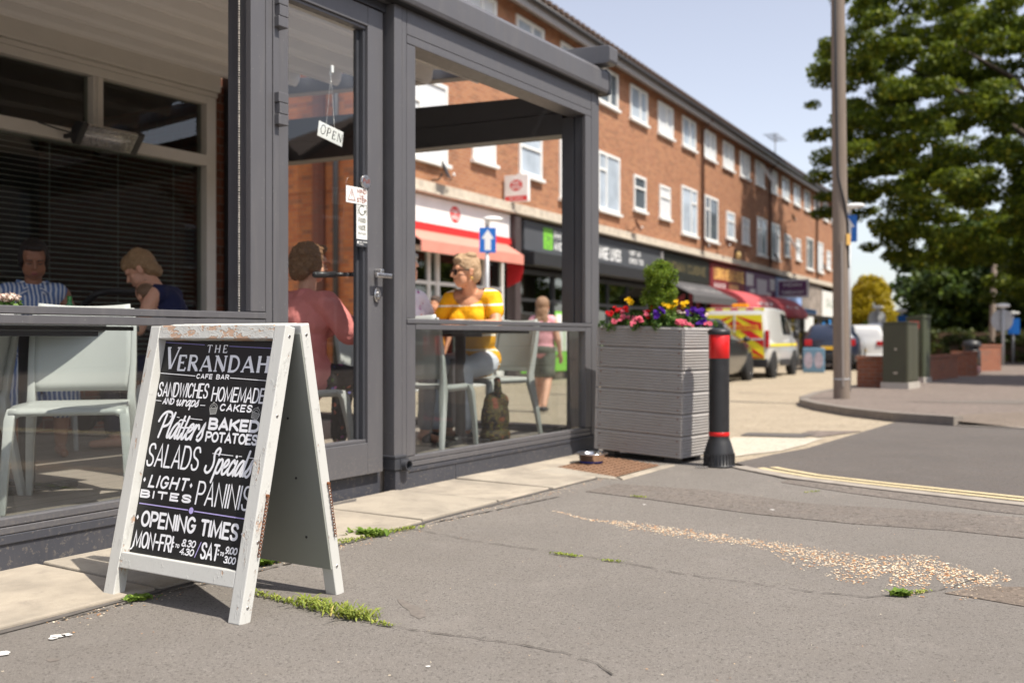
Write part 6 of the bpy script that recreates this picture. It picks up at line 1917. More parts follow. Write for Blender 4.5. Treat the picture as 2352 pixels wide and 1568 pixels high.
mb = MB(); mb.box((0, -.62, 0), (.10, -.02, .60)); pb = mb.build('board', C('sign_box_white', (.80, .80, .79)), ps, .005)
ink = Ink(); ink.dot(.30, .37, .125, 28, .16); ink.poly([(.02, .02), (.58, .02), (.58, .13), (.02, .13)]); ink.build(PO, pb, (-.0005, -.02, 0), (0, 0, R(-90)))
ink = Ink(); ink.word('POST', .20, .38, .40, .075, .014); ink.word('OFFICE', .18, .285, .42, .075, .013); ink.word('OPEN SUNDAYS', .12, .055, .48, .04, .007); ink.build(M['white'], pb, (-.003, -.02, 0), (0, 0, R(-90)))
# 2 dark grey charity shop
DG = C('fascia_slate', (.075, .08, .09))
r, f, W = shop('dark slate fronted shop with green emblem and bright green window posters', -14.55, -5.32, DG, 2.88, 3.58)
GR = C('lime_green', (.20, .55, .05))
t_ic = 1.02
ink = Ink()
ink.poly([(t_ic, 2.98-GRD), (t_ic+.50, 2.98-GRD), (t_ic+.50, 3.50-GRD), (t_ic, 3.50-GRD)])
ink.build(GR, f, (0, -.142, 0), name='emblem')
ink = Ink()
for k in range(5): ink.stroke([(t_ic+.06+.095*k, 3.50-GRD), (t_ic+.09+.08*k, 3.36-GRD)], .018)
ink.stroke([(t_ic+.25+.12*math.cos(a), 3.13-GRD+.10*math.sin(a)) for a in [2*PI*k/14 for k in range(15)]], .02); ink.stroke([(t_ic+.12, 3.3-GRD), (t_ic+.38, 3.26-GRD)], .02)
ink.build(DG, f, (0, -.146, 0), name='emblem_lines')
letters(f, 'PHYSICAL', t_ic+.58, 3.26-GRD, t_ic+1.9, .20, .035, M['white']); letters(f, 'AND FITNESS', t_ic+.58, 3.0-GRD, t_ic+2.1, .20, .035, M['white'])
letters(f, 'CHANGE LIVES', 3.85, 2.98-GRD, 5.98, .34, .06, M['white']); letters(f, 'VISIT US', 6.6, 3.24-GRD, 7.5, .14, .03, M['white']); letters(f, '01903 750', 6.6, 3.0-GRD, 7.75, .16, .03, M['white'])
front(r, W, M['black_metal'], glass_mat('teal_shop_glass', (.45, .62, .55), 1.8, .10), 2.45-GRD, (.25,), .45, None, cols=(1.9, 4.6, 5.4, 6.9))
mb = MB(); mb.box((.02, -.42, 2.52-GRD), (W-.02, -.02, 2.84-GRD)); mb.build('awning_box', M['black_metal'], r, .02)
for a, b in (((.15, .03, .25), (1.85, .05, .95)), ((1.95, .0, .25), (3.0, .02, 1.75)), ((5.0, .03, .75), (5.35, .05, 1.3))): mb = MB(); mb.box(a, b); mb.build('green_poster', GR, r)
for a, b in (((2.0, -.01, .75), (2.44, -.004, 1.68)), ((2.5, -.01, .75), (2.95, -.004, 1.68)), ((5.02, .02, .85), (5.33, .028, 1.22))): mb = MB(); mb.box(a, b); mb.build('white_poster', M['white_pvc'], r)
mb = MB(); mb.box((W-.03, -.2, 0), (W+.10, -.02, 3.55-GRD)); mb.build('pillar', C('pale_pillar', (.35, .33, .32)), r)
# 3 black takeaway with grey awning
BK = C('fascia_black', (.018, .02, .016)); GD = C('dim_gold', (.16, .13, .06))
r, f, W = shop('black fronted cafe with a rolled dark grey awning beside the red shop', -5.2, -.15, BK, 2.72, 3.56)
letters(f, 'INDIAN CUISINE', .6, 3.0-GRD, W-.5, .30, .05, GD)
front(r, W, M['black_metal'], M['glass_dark'], 2.6-GRD, (.7,), .5, M['black_metal'], cols=(1.5,))
def awning(r, W, mat, ztop, zbot, out, x0=0.05, x1=None, curve=True, parts=10):
    x1 = x1 or W-.05
    pr = [(-.15-out*math.sin(PI/2*k/parts), zbot+(ztop-zbot)*math.cos(PI/2*k/parts)) for k in range(parts+1)] if curve else [(-.15, ztop), (-.15-out, zbot+.22), (-.15-out, zbot)]
    mb = MB(); mb.smooth = curve
    n = len(pr)
    mb.add([(x0, y, z-GRD) for y, z in pr]+[(x1, y, z-GRD) for y, z in pr], [(i, i+n, i+n+1, i+1) for i in range(n-1)])
    mb.smooth = False
    if curve:
        for x in (x0, x1): mb.add([(x, y, z-GRD) for y, z in pr]+[(x, -.15, zbot-GRD)], [tuple(range(n+1))])
    o = mb.build('awning', mat, r, fix=False); s = o.modifiers.new('s', 'SOLIDIFY'); s.thickness = .012
    return o, pr
GA = C('awning_grey', (.075, .072, .075), r=.8)
aw, pr_ = awning(r, W, GA, 2.68, 1.95, 1.0, curve=False)
ink = Ink(); ink.word('COFFEE & BREAKFAST', .5, .02, W-.3, .26, .045); ink.build(C('awning_grey_text', (.28, .27, .27)), aw, (0, -.86, 2.32-GRD), (R(-56), 0, 0))
# 4 red kebab house with curved awnings
RD = C('fascia_red', (.17, .02, .025)); GL_ = C('gold_letters', (.78, .50, .14)); WL = M['white']
r, f, W = shop('dark red takeaway with big gold lettering and a curved red awning', -.05, 4.62, RD, 2.55, 3.56)
letters(f, 'LORING KEBAB HOUSE', .45, 2.98-GRD, W-.15, .46, .08, GL_, gap=.28)
letters(f, '0 0 0 0', .5, 2.68-GRD, 1.9, .17, .05, WL); mb = MB(); mb.box((2.4, -.15, 2.62-GRD), (3.7, -.142, 2.87-GRD)); mb.build('orange_panel', C('orange_panel', (.75, .42, .18)), f)
front(r, W, M['black_metal'], M['glass_dark'], 2.2-GRD, (.5,), .5)
CR = C('awning_crimson', (.46, .075, .085), r=.8)
aw, _ = awning(r, W, CR, 2.62, 1.70, 1.4)
ink = Ink(); ink.word('WELCOME', 1.7, .05, 3.9, .34, .07); ink.build(WL, aw, (0, -1.53, 1.80-GRD), (R(-18), 0, 0))
PU = C('fascia_purple', (.15, .05, .14))
r, f, W = shop('purple and white fronted shop under the second curved red awning', 4.68, 9.75, PU, 2.45, 3.56)
for a, b in (((.1, -.15, 2.95-GRD), (1.2, -.142, 3.45-GRD)), ((.7, -.15, 2.5-GRD), (1.5, -.142, 2.85-GRD)), ((4.0, -.15, 2.9-GRD), (4.9, -.142, 3.4-GRD)), ((3.5, -.15, 2.5-GRD), (4.2, -.142, 2.8-GRD))): mb = MB(); mb.box(a, b); mb.build('white_panel', M['white_pvc'], f)
mb = MB(); mb.box((1.7, -.19, 2.65-GRD), (3.3, -.15, 3.3-GRD)); mb.build('menu_board', C('pale_board', (.6, .58, .6)), f)
front(r, W, M['black_metal'], M['glass_dark'], 2.2-GRD, (.5,), .5)
aw, _ = awning(r, W, CR, 2.60, 1.66, 1.4)
ink = Ink(); ink.word('BALTI', 1.6, .05, 3.8, .36, .07); ink.build(WL, aw, (0, -1.53, 1.76-GRD), (R(-18), 0, 0))
pj = thing('hanging_sign', 'maroon and white framed rectangular sign projecting beyond the curved awnings', 'sign', PW(10.1, -.05, 2.62), P_ANG)
mb = MB(); mb.box((0, -1.45, 0), (.12, -.05, .82)); pb = mb.build('board', M['white_pvc'], pj)
ink = Ink(); ink.poly([(.08, .08), (1.32, .08), (1.32, .74), (.08, .74)]); ink.build(PU, pb, (-.001, -.05, 0), (0, 0, R(-90)))
ink = Ink(); ink.word('INDIAN', .3, .5, 1.1, .16, .03); ink.word('TAKEAWAY', .2, .16, 1.2, .16, .03); ink.build(M['white_pvc'], pb, (-.004, -.05, 0), (0, 0, R(-90)))
r, f, W = shop('pale blue fronted shop with a blue awning next to the projecting maroon sign', 9.85, 15.1, C('fascia_blue', (.30, .42, .68)), 2.3, 3.56)
front(r, W, M['white_pvc'], M['glass_dark'], 2.2-GRD, (.5,), .5, None, cols=(1.2, 3.6)); awning(r, W, C('awning_blue', (.05, .16, .35)), 2.3, 1.95, .7, curve=False)
r, f, W = shop('shop with grey mottled stone fascia between the blue and the white shops', 15.2, 20.1, pm('mottled_stone', (.26, .22, .19), .8, 0, .7, 3, .4, 20), 2.0, 3.56)
front(r, W, M['frame'], M['glass_dark'], 1.95-GRD, (.3,), .5, None, cols=(3.0,))
mb = MB(); mb.box((.4, -.2, 1.15-GRD), (2.4, -.15, 1.9-GRD)); mb.build('window_sign', M['white_pvc'], r)
r, f, W = shop('last shop of the parade with white fascia beside the wooden pole', 20.2, 28.1, M['white_pvc'], 2.0, 3.4)
letters(f, 'SALON', 1.0, 2.5-GRD, 4.0, .5, .09, C('sage', (.25, .32, .25)))
front(r, W, M['frame'], M['glass_dark'], 1.95-GRD, (.5,), .5, None, cols=(1.0, 2.5))
for a, b in (((.3, -.1, .3), (.9, -.05, 1.9)), ((2.2, -.1, .2), (2.6, -.05, 2.1))): mb = MB(); mb.box(a, b); mb.build('blue_poster', POSTER_BLUE, r)
wl = thing('wall_lamp', 'small cream bulkhead lamp on the brick above the dark red shop', 'lamp', PW(3.6, -.05, 4.05), P_ANG)
mb = MB(); mb.smooth = True; mb.ell((0, -.1, 0), (.12, .12, .18)); mb.build('shade', C('cream_shade', (.7, .5, .2)), wl); mb = MB(); mb.box((-.08, -.03, -.1), (.08, .03, .25)); mb.build('bracket', M['black_metal'], wl)

# ---------- posts and street furniture
def pole_sign(name, label, px, py_c, Y, w, h, zg, face_rot, tilt=0, cap=True):
    X = (px-1176)/F_PX*Y; zc = CAM_H-(py_c-775)/F_PX*Y
    r = thing(name, label, 'road sign', (X, Y, zg), R(face_rot))
    mb = MB(); mb.smooth = True; mb.cyl((0, 0, 0), (0, 0, zc-zg+h/2+.10), .038, .038, 12); mb.build('post', M['frame_grey'], r)
    mb = MB(); mb.box((-w/2, -.055, zc-zg-h/2), (w/2, -.042, zc-zg+h/2)); pl = mb.build('plate', M['sign_blue'], r, .003)
    ink = Ink(); z = zc-zg
    ink.poly([(-.055*w/.3, z-h*.40), (.055*w/.3, z-h*.40), (.055*w/.3, z+h*.08), (-.055*w/.3, z+h*.08)]); ink.poly([(-w*.38, z+h*.05), (w*.38, z+h*.05), (0, z+h*.42)])
    ink.build(M['sign_grey'], pl, (0, -.0565, 0), name='arrow')
    if cap:
        mb = MB(); mb.smooth = True; mb.ell((.10, -.05, zc-zg+h/2+.16), (.19, .07, .05)); mb.cyl((0, 0, zc-zg+h/2+.05), (0, 0, zc-zg+h/2+.14), .045, .045, 10); mb.build('sign_light', M['white_pvc'], r)
    return r
M['frame_grey'] = pm('galvanised_steel', (.42, .43, .44), .5, .3, .1, 8)
M['sign_blue'] = flat('sign_blue', (.005, .11, .42), .4); M['sign_grey'] = flat('sign_arrow_white', (.62, .62, .62), .5)
pole_sign('one_way_sign', 'blue one way arrow sign on a grey post seen through the right hand window', 1119, 552, 18.3, .31, .46, -.2, 12)
pole_sign('one_way_sign', 'blue one way arrow sign half hidden behind the wooden pole', 1950, 526, 17.6, .30, .47, -.115, -32)
wp = thing('utility_pole', 'tall weathered grey wooden utility pole at the corner of the far pavement', 'pole', (5.05, 15.25, -.105))
def pole_mat():
    t = NT('weathered_pole'); co = t.coord('Object', (1, 1, .04)); g = t.noise(co, 60, 5, .6); b = t.noise(t.coord('Object'), 1.2, 4)
    c = t.mix(g, (.12, .09, .07), (.30, .245, .20)); c = t.mix(t.math('MULTIPLY_ADD', b, 1.6, -.6, True), c, (.20, .165, .14))
    return t.done(t.pbsdf(c, .85, 0, t.bump(g, .5, .01), .2))
mb = MB(); mb.lathe([(.122, -.05), (.120, .5), (.115, 2), (.105, 5), (.094, 8.5), (.09, 9.5), (0, 9.55)], n=24)
o = mb.build('shaft', pole_mat(), wp); wp.rotation_euler = (0, R(-.55), 0)
mb = MB(); mb.tube([(-.075, -.10, 9.4), (-.075, -.095, 5.0), (-.06, -.10, 3.4), (.03, -.125, 3.0), (.085, -.09, 2.7), (.10, -.07, 2.0)], .017, 8); mb.build('cable', M['black'], wp)
mb = MB(); mb.box((-.03, -.126, .2), (.0, -.113, 2.4)); mb.build('conduit', C('old_conduit', (.24, .21, .19)), wp)
mb = MB(); mb.lathe([(.124, .30), (.126, .302), (.126, .32), (.124, .322)], n=20); mb.build('band', M['frame_grey'], wp)
mb = MB(); mb.box((.06, -.118, 2.35), (.12, -.085, 2.52)); mb.build('number_plate', C('pole_plate', (.75, .45, .12)), wp)
M['cab'] = pm('cabinet_green', (.052, .052, .030), .55, 0, .15, 4); M['cab2'] = pm('cabinet_green_dark', (.050, .058, .028), .55, 0, .15, 4)
def cabinet(label, X, Y, w, d, h, rot, m, sloped):
    r = thing('street_cabinet', label, 'cabinet', (X, Y, gz(Y)+.085), R(rot))
    mb = MB(); mb.box((-w, 0, .12), (0, d, h)); mb.build('body', m, r, .008)
    mb = MB(); mb.box((-w-.03, -.02, -.02), (.03, d+.03, .118)); mb.build('plinth', M['concrete'], r)
    mb = MB(); s = .08 if sloped else .03
    mb.hexa([(-w-.02, -.02, h+.001), (.02, -.02, h+.001), (.02, d+.02, h+.001), (-w-.02, d+.02, h+.001)], [(-w-.02, -.02, h+.02), (.02, -.02, h+s), (.02, d+.02, h+s), (-w-.02, d+.02, h+.02)]); mb.build('lid', m, r, .006)
    mb = MB(); mb.box((.001, .03, .16), (.012, d/2-.005, h-.03)); mb.box((.001, d/2+.005, .16), (.012, d-.03, h-.03)); mb.build('door', m, r, .003)
    mb = MB(); mb.box((-w*.55, -.012, .28), (-w*.38, -.001, .31)); mb.box((-w*.5, -.014, .72), (-w*.42, -.001, .76)); mb.build('lock', M['steel'], r)
    return r
cabinet('dark olive green street cabinet with concrete plinth beside the low brick wall', 7.30, 18.4, .44, .80, 1.22, -36, M['cab'], False)
c2 = cabinet('taller green street cabinet with red and yellow warning labels', 8.62, 20.9, .34, .55, 1.36, -38, M['cab2'], True)
mb = MB(); mb.box((-.27, -.006, 1.14), (-.07, -.001, 1.30)); mb.build('label_panel', PO, c2); mb = MB(); mb.box((-.25, -.007, 1.08), (-.09, -.001, 1.138)); mb.build('label_panel', C('label_yellow', (.7, .45, .1)), c2)
def bwall(label, p, q, h, th=.22):
    p, q = Vector(p), Vector(q); d = q-p; z = min(gz(p.y), gz(q.y))+.06
    r = thing('brick_wall', label, 'wall', (p.x, p.y, z), math.atan2(d.y, d.x))
    mb = MB(); mb.box((0, 0, 0), (d.length, th, h)); mb.build('brickwork', M['brick_wall'], r); mb = MB(); mb.box((-.02, -.02, h+.001), (d.length+.02, th+.02, h+.06)); mb.build('coping', M['brick_wall'], r)
bwall('low red brick garden wall between the wooden pole and the green cabinets', (6.72, 19.4), (7.45, 19.0), .56)
bwall('shaded low brick wall to the right of the taller green cabinet', (8.9, 21.7), (10.7, 23.9), .52)
bwall('short sunlit end of low brick wall beside the black litter bin', (11.0, 24.9), (11.55, 24.7), .58)
bwall('low brick wall running on behind the black litter bin', (12.9, 28.0), (14.2, 28.9), .72)
bwall('long low brick wall behind the parked cars', (7.6, 20.2), (8.8, 21.6), .52)
lb = thing('litter_bin', 'black round litter bin on the far pavement', 'bin', ((2232-1176)/F_PX*26.6, 26.6, gz(26.6)+.085))
mb = MB(); mb.smooth = True; mb.lathe([(0, 0), (.20, 0), (.20, .05), (.225, .06), (.225, .60), (.21, .62)], n=24); mb.build('drum', M['black'], lb)
mb = MB(); mb.lathe([(.19, .62), (.19, .72)], n=24); mb.lathe([(.24, .72), (.245, .76), (.20, .86), (0, .90)], n=24); mb.build('hood', M['black'], lb); mb = MB(); mb.box((-.05, -.235, .28), (.05, -.222, .40)); mb.build('badge', GL_, lb)
lt = MB(); rr = random.Random(2)
for k in range(14): lt.ell((rr.gauss(0, .18), rr.gauss(0, .08), .08+rr.random()*.14), (.09, .06, .07)); 
o = lt.build('litter_pile', petal('red_white_plastic', (.7, .04, .04), (.8, .75, .72))); o.location = ((2205-1176)/F_PX*25.4, 25.4, gz(25.4)+.09); tag(o, 'crumpled red and white plastic litter beside the black bin', 'litter')
def plain_sign(label, px, top, base, Y, kind):
    X = (px-1176)/F_PX*Y; zt = CAM_H-(top-775)/F_PX*Y; zg = gz(Y)+.08
    r = thing('road_sign', label, 'road sign', (X, Y, zg))
    mb = MB(); mb.smooth = True; mb.cyl((0, 0, 0), (0, 0, zt-zg), .05, .05, 10); mb.build('post', M['frame_grey'], r)
    mb = MB(); mb.smooth = True
    if kind == 'round': mb.cyl((0, .06, zt-zg-.45), (0, .08, zt-zg-.45), .38, .38, 24); mb.build('plate', M['frame_grey'], r)
    else: mb.smooth = False; mb.box((-.22, -.08, zt-zg-.75), (.22, -.06, zt-zg-.15)); mb.build('plate', M['sign_blue'], r)
    mb = MB(); mb.smooth = True; mb.ell((0, 0, zt-zg+.05), (.25, .12, .08)); mb.build('sign_light', M['white_pvc'], r)
plain_sign('round sign seen from the back on a tall post near the hedge', 2304, 705, 830, 34, 'round')
plain_sign('small blue sign on a thin post at the right near the hedge', 2327, 722, 815, 38, 'blue')
plain_sign('round sign seen from the back in front of the golden conifer', 2016, 708, 800, 42, 'round')
plain_sign('small blue sign above the roof of the white van', 2071, 716, 800, 44, 'blue')
ub = thing('pavement_board', 'blue edged pavement sign with round pictures standing by the shops', 'A-board', at(1869, 858, 29.0), R(-25))
ub.location.z = gz(29)
mb = MB(); mb.box((-.31, -.03, .02), (.31, .03, .74)); b_ = mb.build('board', C('board_blue', (.13, .24, .34)), ub, .06, 4)
ink = Ink()
for sx in (-.145, .145): ink.dot(sx, .38, .24, 24, .125)
ink.build(pm('board_pic', (.42, .36, .42), .5, 0, .5, 9), b_, (0, -.031, 0), name='round_picture')
# ================================================================== PASSERS-BY AND VEHICLES
def stand(step=.12, h=1.0):
    return {k: Vector(v)*h for k, v in dict(hip=(0, 0, .92), chest=(0, 0, 1.24), neck=(0, -.01, 1.42), head=(0, .01, 1.56), shL=(-.165, 0, 1.345), shR=(.165, 0, 1.345), elL=(-.235, -.02, 1.07), elR=(.235, -.02, 1.07), wrL=(-.22, .10, .86), wrR=(.24, .10, .86),
        hpL=(-.085, 0, .88), hpR=(.085, 0, .88), knL=(-.09, step, .50), knR=(.09, -step*.3, .48), anL=(-.09, step*1.1, .09), anR=(.09, -step*1.9, .12)).items()}
J = stand(.16, .885)
person('long haired girl in a pink top and green shorts walking away beyond the window', 0, 0, -15, J, M['skin_fair'],
    [('top', cloth_mat('pale_pink_top', (.70, .34, .38)), 'vest', .012), ('shorts', cloth_mat('grey_green_shorts', (.13, .14, .115)), 'shorts', .012), ('shoes', M['black'], 'shoes', .002)],
    loc=(.40, 13.0, gz(13.0)), vox=.010, hair=(hair_mat('long_brown_hair', (.10, .05, .03), (.42, .26, .15)), [((0, -.02, .03), (.092, .10, .10)), ((0, -.06, -.08), (.085, .055, .12)), ((-.03, -.075, -.20), (.065, .04, .12)), ((.035, -.075, -.19), (.06, .04, .12))]))
J = stand(.05, 1.0)
person('distant passer by with dark hair in an orange top behind the woman in yellow', 0, 0, 160, J, M['skin_tan'],
    [('top', cloth_mat('orange_top', (.7, .32, .05)), 'top_short', .012), ('trousers', cloth_mat('dark_trousers', (.03, .03, .04)), 'trousers', .008)],
    loc=(-1.20, 15.6, -.2), vox=.012, hair=(hair_mat('dark_hair', (.03, .018, .012), (.10, .06, .04)), HAIR_SHORT))

M['tyre'] = flat('tyre_rubber', (.015, .015, .016), .8)
M['car_glass'] = pm('car_window', (.012, .016, .018), .05, 0, .2, 2)
M['lamp_red'] = flat('tail_lamp_red', (.45, .01, .015), .2)
M['plate_yellow'] = flat('plate_yellow', (.75, .45, .03), .4)
M['under'] = flat('underbody', (.012, .012, .013), .8)
def paint(name, c): 
    t = NT(name); return t.done(t.pbsdf(c, .28, .1, None, .5, .8))
def wheel(r, x, y, rad, side):
    w = bpy.data.objects.new('wheel', None)
    mb = MB(); mb.smooth = True; a = .1
    prof = [(rad*.62, -a), (rad*.92, -a), (rad, -a*.7), (rad, a*.7), (rad*.92, a), (rad*.62, a)]
    mb.M = Matrix.Translation((x, y, rad)) @ Matrix.Rotation(R(90), 4, 'Y'); mb.lathe(prof, n=28); o = mb.build('wheel', M['tyre'], r)
    mb = MB(); mb.smooth = True; mb.M = Matrix.Translation((x, y, rad)) @ Matrix.Rotation(R(90), 4, 'Y')
    zf = a*.75*side; mb.lathe([(rad*.64, zf+.02*side), (rad*.60, zf), (rad*.2, zf-.02*side), (0, zf)], n=24)
    for k in range(5):
        mb.M = Matrix.Translation((x, y, rad)) @ Matrix.Rotation(2*PI*k/5, 4, 'X'); mb.box((zf-.01, -.03, rad*.1), (zf+.018*side, .03, rad*.58))
    mb.build('rim', M['steel'], o)
def vehicle(label, cat, pos, head, st, wheels, rad, col, lights=True, plate=True, wiper=None, win_side=None, rear=None, screen=None):
    """st: stations from the tail forwards (y, sill z, half width, belt z, roof z, roof half width); y grows forwards"""
    r = thing('parked_car' if cat != 'van' else 'parked_van', label, cat, pos, R(head))
    V, F = [], []; m = 12
    for (y, z0, w, zb, zr, wr) in st:
        half = [(w*.90, z0), (w*.985, z0+(zb-z0)*.35), (w, z0+(zb-z0)*.7), (w*.97, zb), (wr, zr-.04), (wr*.86, zr)]
        V += [(x, y, z) for x, z in half]+[(-x, y, z) for x, z in reversed(half)]
    for i in range(len(st)-1):
        for k in range(m): F.append((i*m+k, i*m+(k+1) % m, (i+1)*m+(k+1) % m, (i+1)*m+k))
    F.append(tuple(range(m))); F.append(tuple(len(V)-m+k for k in reversed(range(m))))
    mb = MB(); mb.smooth = True; mb.add(V, F); o = mb.build('body', col, r, .03, 3)
    for s in (-1, 1):
        for y in wheels:
            mb = MB(); mb.smooth = True; wh = [q[2] for q in st]; mb.cyl((s*(max(wh)-.16), y, rad+.01), (s*(max(wh)+.004), y, rad+.01), rad*1.16, rad*1.16, 24); mb.build('wheel_arch', M['under'], r); wheel(r, s*(max(wh)-.09), y, rad, s)
    def on(y, f):   # interpolate station; f 0..1 between belt and roof -> (half width, z)
        for a, b in zip(st, st[1:]):
            if a[0] <= y <= b[0]:
                k = (y-a[0])/(b[0]-a[0]); q = [a[i]+(b[i]-a[i])*k for i in range(6)]; break
        else: q = st[-1] if y > st[-1][0] else st[0]
        return (q[2]*.97+(q[5]-q[2]*.97)*f+.006, q[3]+(q[4]-.04-q[3])*f)
    for (y0, y1, y2, y3) in (win_side or []):     # bottom y0-y1, top y2-y3
        for s in (-1, 1):
            mb = MB(); pts = []
            for y, f in ((y0, .10), (y1, .10), (y3, .88), (y2, .88)):
                x, z = on(y, f); pts.append((s*x, y, z))
            mb.add(pts, [(0, 1, 2, 3)]); g = mb.build('side_window', M['car_glass'], r); sd = g.modifiers.new('s', 'SOLIDIFY'); sd.thickness = .01; sd.offset = 0
    return r
def addq(r, name, mat, pts, th=.012):
    mb = MB(); mb.add(pts, [tuple(range(len(pts)))]); g = mb.build(name, mat, r); sd = g.modifiers.new('s', 'SOLIDIFY'); sd.thickness = th; sd.offset = 0; return g
H = -28.3
# --- highway van with red and yellow chevrons
wv = paint('van_white', (.62, .62, .60))
vr = vehicle('white highways van with red and yellow chevron rear doors and an amber beacon', 'van', (5.98, 26.05, gz(26)), H+2,
    [(-.62, .38, .80, 1.02, 1.70, .70), (-.55, .30, .86, 1.05, 1.80, .76), (.5, .26, .88, 1.05, 1.83, .76), (2.0, .26, .88, 1.05, 1.80, .74), (2.45, .26, .88, 1.06, 1.66, .70), (2.95, .26, .87, 1.06, 1.20, .72), (3.55, .28, .82, .92, .98, .70), (3.72, .34, .74, .80, .86, .62)], (0, 2.70), .32, wv, win_side=[(1.28, 2.45, 1.28, 2.12)])
YL, RDm = flat('hivis_yellow', (.85, .72, .02), .4), flat('hivis_red', (.60, .01, .015), .4)
def vz(z): return -.636
for s in (-1, 1):
    x0, x1 = (.02, .76) if s > 0 else (-.76, -.02)
    addq(vr, 'rear_door', YL, [(x0 if s > 0 else x0, vz(.5), .50), (x1, vz(.5), .50), (x1*(.91 if s > 0 else 1), vz(1.62), 1.62), (x0*(.91 if s < 0 else 1), vz(1.62), 1.62)])
    for k in range(6):
        z0 = -.05+.42*k; a, b = .03, .74
        poly = [(a, z0+.50), (b, z0), (b, z0+.20), (a, z0+.70)]
        poly = [(x*s*(1 if z < 1.1 else .93), max(.52, min(1.60, z))) for x, z in poly]
        if max(p[1] for p in poly)-min(p[1] for p in poly) < .05: continue
        addq(vr, 'chevron', RDm, [(x, vz(z)-.010, z) for x, z in poly], .004)
addq(vr, 'lettering_strip', C('strip_gold', (.80, .42, .02)), [(-.60, vz(1.25)-.014, 1.22), (.60, vz(1.25)-.014, 1.22), (.60, vz(1.25)-.014, 1.36), (-.60, vz(1.25)-.014, 1.36)], .004)
ink = Ink(); ink.word('HIGHWAY MAINTENANCE', -.56, 1.25, .56, .085, .018); ink.build(RDm, vr, (0, vz(1.3)-.018, 0))
for s in (-1, 1):
    mb = MB(); mb.box((s*.775, -.655, .78), (s*.86, -.55, 1.22)); mb.build('tail_lamp', M['lamp_red'], vr, .01)
    mb = MB(); mb.hexa([(s*.88, -.5, .815), (s*.888, -.5, .815), (s*.888, 3.0, .815), (s*.88, 3.0, .815)], [(s*.88, -.5, .88), (s*.888, -.5, .88), (s*.888, 3.0, .88), (s*.88, 3.0, .88)]); mb.build('side_stripe', YL, vr)
    mb = MB(); mb.box((s*.87, .75, .30), (s*.895, 2.0, .46)); mb.build('side_moulding', M['black'], vr, .01)
    mb = MB(); mb.smooth = True; mb.ell((s*1.0, 2.28, 1.12), (.10, .07, .13)); mb.build('mirror', M['black'], vr)
mb = MB(); mb.box((-.84, -.70, .28), (.84, -.56, .50)); mb.build('bumper', M['black'], vr, .03, 3)
mb = MB(); mb.box((-.20, -.1, 1.83), (.20, .12, 1.92)); mb.build('beacon', flat('amber', (.9, .30, .005), .25), vr, .02, 3)
mb = MB(); mb.box((-.02, vz(1)-.03, .5), (.02, vz(1)-.012, 1.62)); mb.box((-.74, vz(1)-.03, .98), (.74, vz(1)-.014, 1.02)); mb.build('door_seam', wv, vr)
mb = MB()
for k in range(7):
    if k % 2: mb.box((-.72+.2*k, -.60, 1.715), (-.52+.2*k, -.57, 1.79))
mb.build('roof_chevron', RDm, vr); mb = MB(); mb.box((-.74, -.598, 1.715), (.74, -.572, 1.79)); mb.build('roof_strip', YL, vr)
# --- grey hatchback behind the bollard
HB = [(0, .42, .74, .86, .98, .62), (.06, .34, .82, .95, 1.18, .62), (.55, .22, .87, .97, 1.44, .60), (1.6, .20, .88, .96, 1.48, .60), (2.3, .20, .88, .95, 1.36, .58), (2.95, .20, .88, .94, .99, .66), (3.6, .22, .85, .84, .87, .66), (3.95, .30, .76, .70, .76, .60), (4.02, .36, .70, .62, .68, .5)]
gc = vehicle('dark grey hatchback parked behind the bollard and the planter', 'car', (3.58, 21.74, gz(22)), H+2, HB, (.72, 3.22), .31, paint('grey_car', (.022, .025, .028)), win_side=[(.35, 1.40, .75, 1.40), (1.48, 2.62, 1.48, 2.15)])
addq(gc, 'windscreen', M['car_glass'], [(-.66, 2.97, 1.02), (.66, 2.97, 1.02), (.52, 2.33, 1.37), (-.52, 2.33, 1.37)])
for s in (-1, 1): mb = MB(); mb.smooth = True; mb.ell((s*.97, 2.45, 1.0), (.09, .07, .07)); mb.build('mirror', M['black'], gc)
for s in (-1, 1): mb = MB(); mb.box((s*.55, 3.80, .66), (s*.78, 3.93, .76)); mb.build('headlight', M['chrome'], gc, .02)
def rear_kit(r, w, z0, z1, glass, lamp, col, y=0, plate=True, zl=None):
    addq(r, 'rear_window', M['car_glass'], glass)
    for s in (-1, 1): mb = MB(); mb.box((s*(w-.26), y-.015, lamp[0]), (s*(w-.03), y+.07, lamp[1])); mb.build('tail_lamp', M['lamp_red'], r, .015)
    mb = MB(); mb.box((-.26, y-.02, z0), (.26, y-.008, z0+.11)); mb.build('number_plate', M['plate_yellow'], r)
    mb = MB(); mb.box((-w+.06, y-.06, .30), (w-.06, y+.08, .52)); mb.build('bumper', M['under'] if col is None else col, r, .03, 3)
ST2 = [(0, .40, .76, .92, 1.02, .66), (.08, .30, .86, 1.0, 1.16, .64), (.5, .22, .90, 1.0, 1.45, .62), (1.8, .20, .90, .98, 1.48, .60), (2.6, .20, .90, .97, 1.34, .58), (3.2, .20, .90, .96, 1.02, .68), (4.2, .26, .82, .80, .86, .62), (4.35, .36, .72, .66, .72, .5)]
bc = vehicle('dark blue hatchback with an amber number plate parked by the blue edged sign', 'car', (10.05, 31.5, gz(31)), H+6, ST2, (.78, 3.45), .32, paint('navy_car', (.015, .022, .045)), win_side=[(.35, 1.5, .65, 1.5), (1.6, 2.85, 1.6, 2.4)])
rear_kit(bc, .80, .66, 0, [(-.58, .075, 1.06), (.58, .075, 1.06), (.50, .42, 1.38), (-.50, .42, 1.38)], (.78, .98), None)
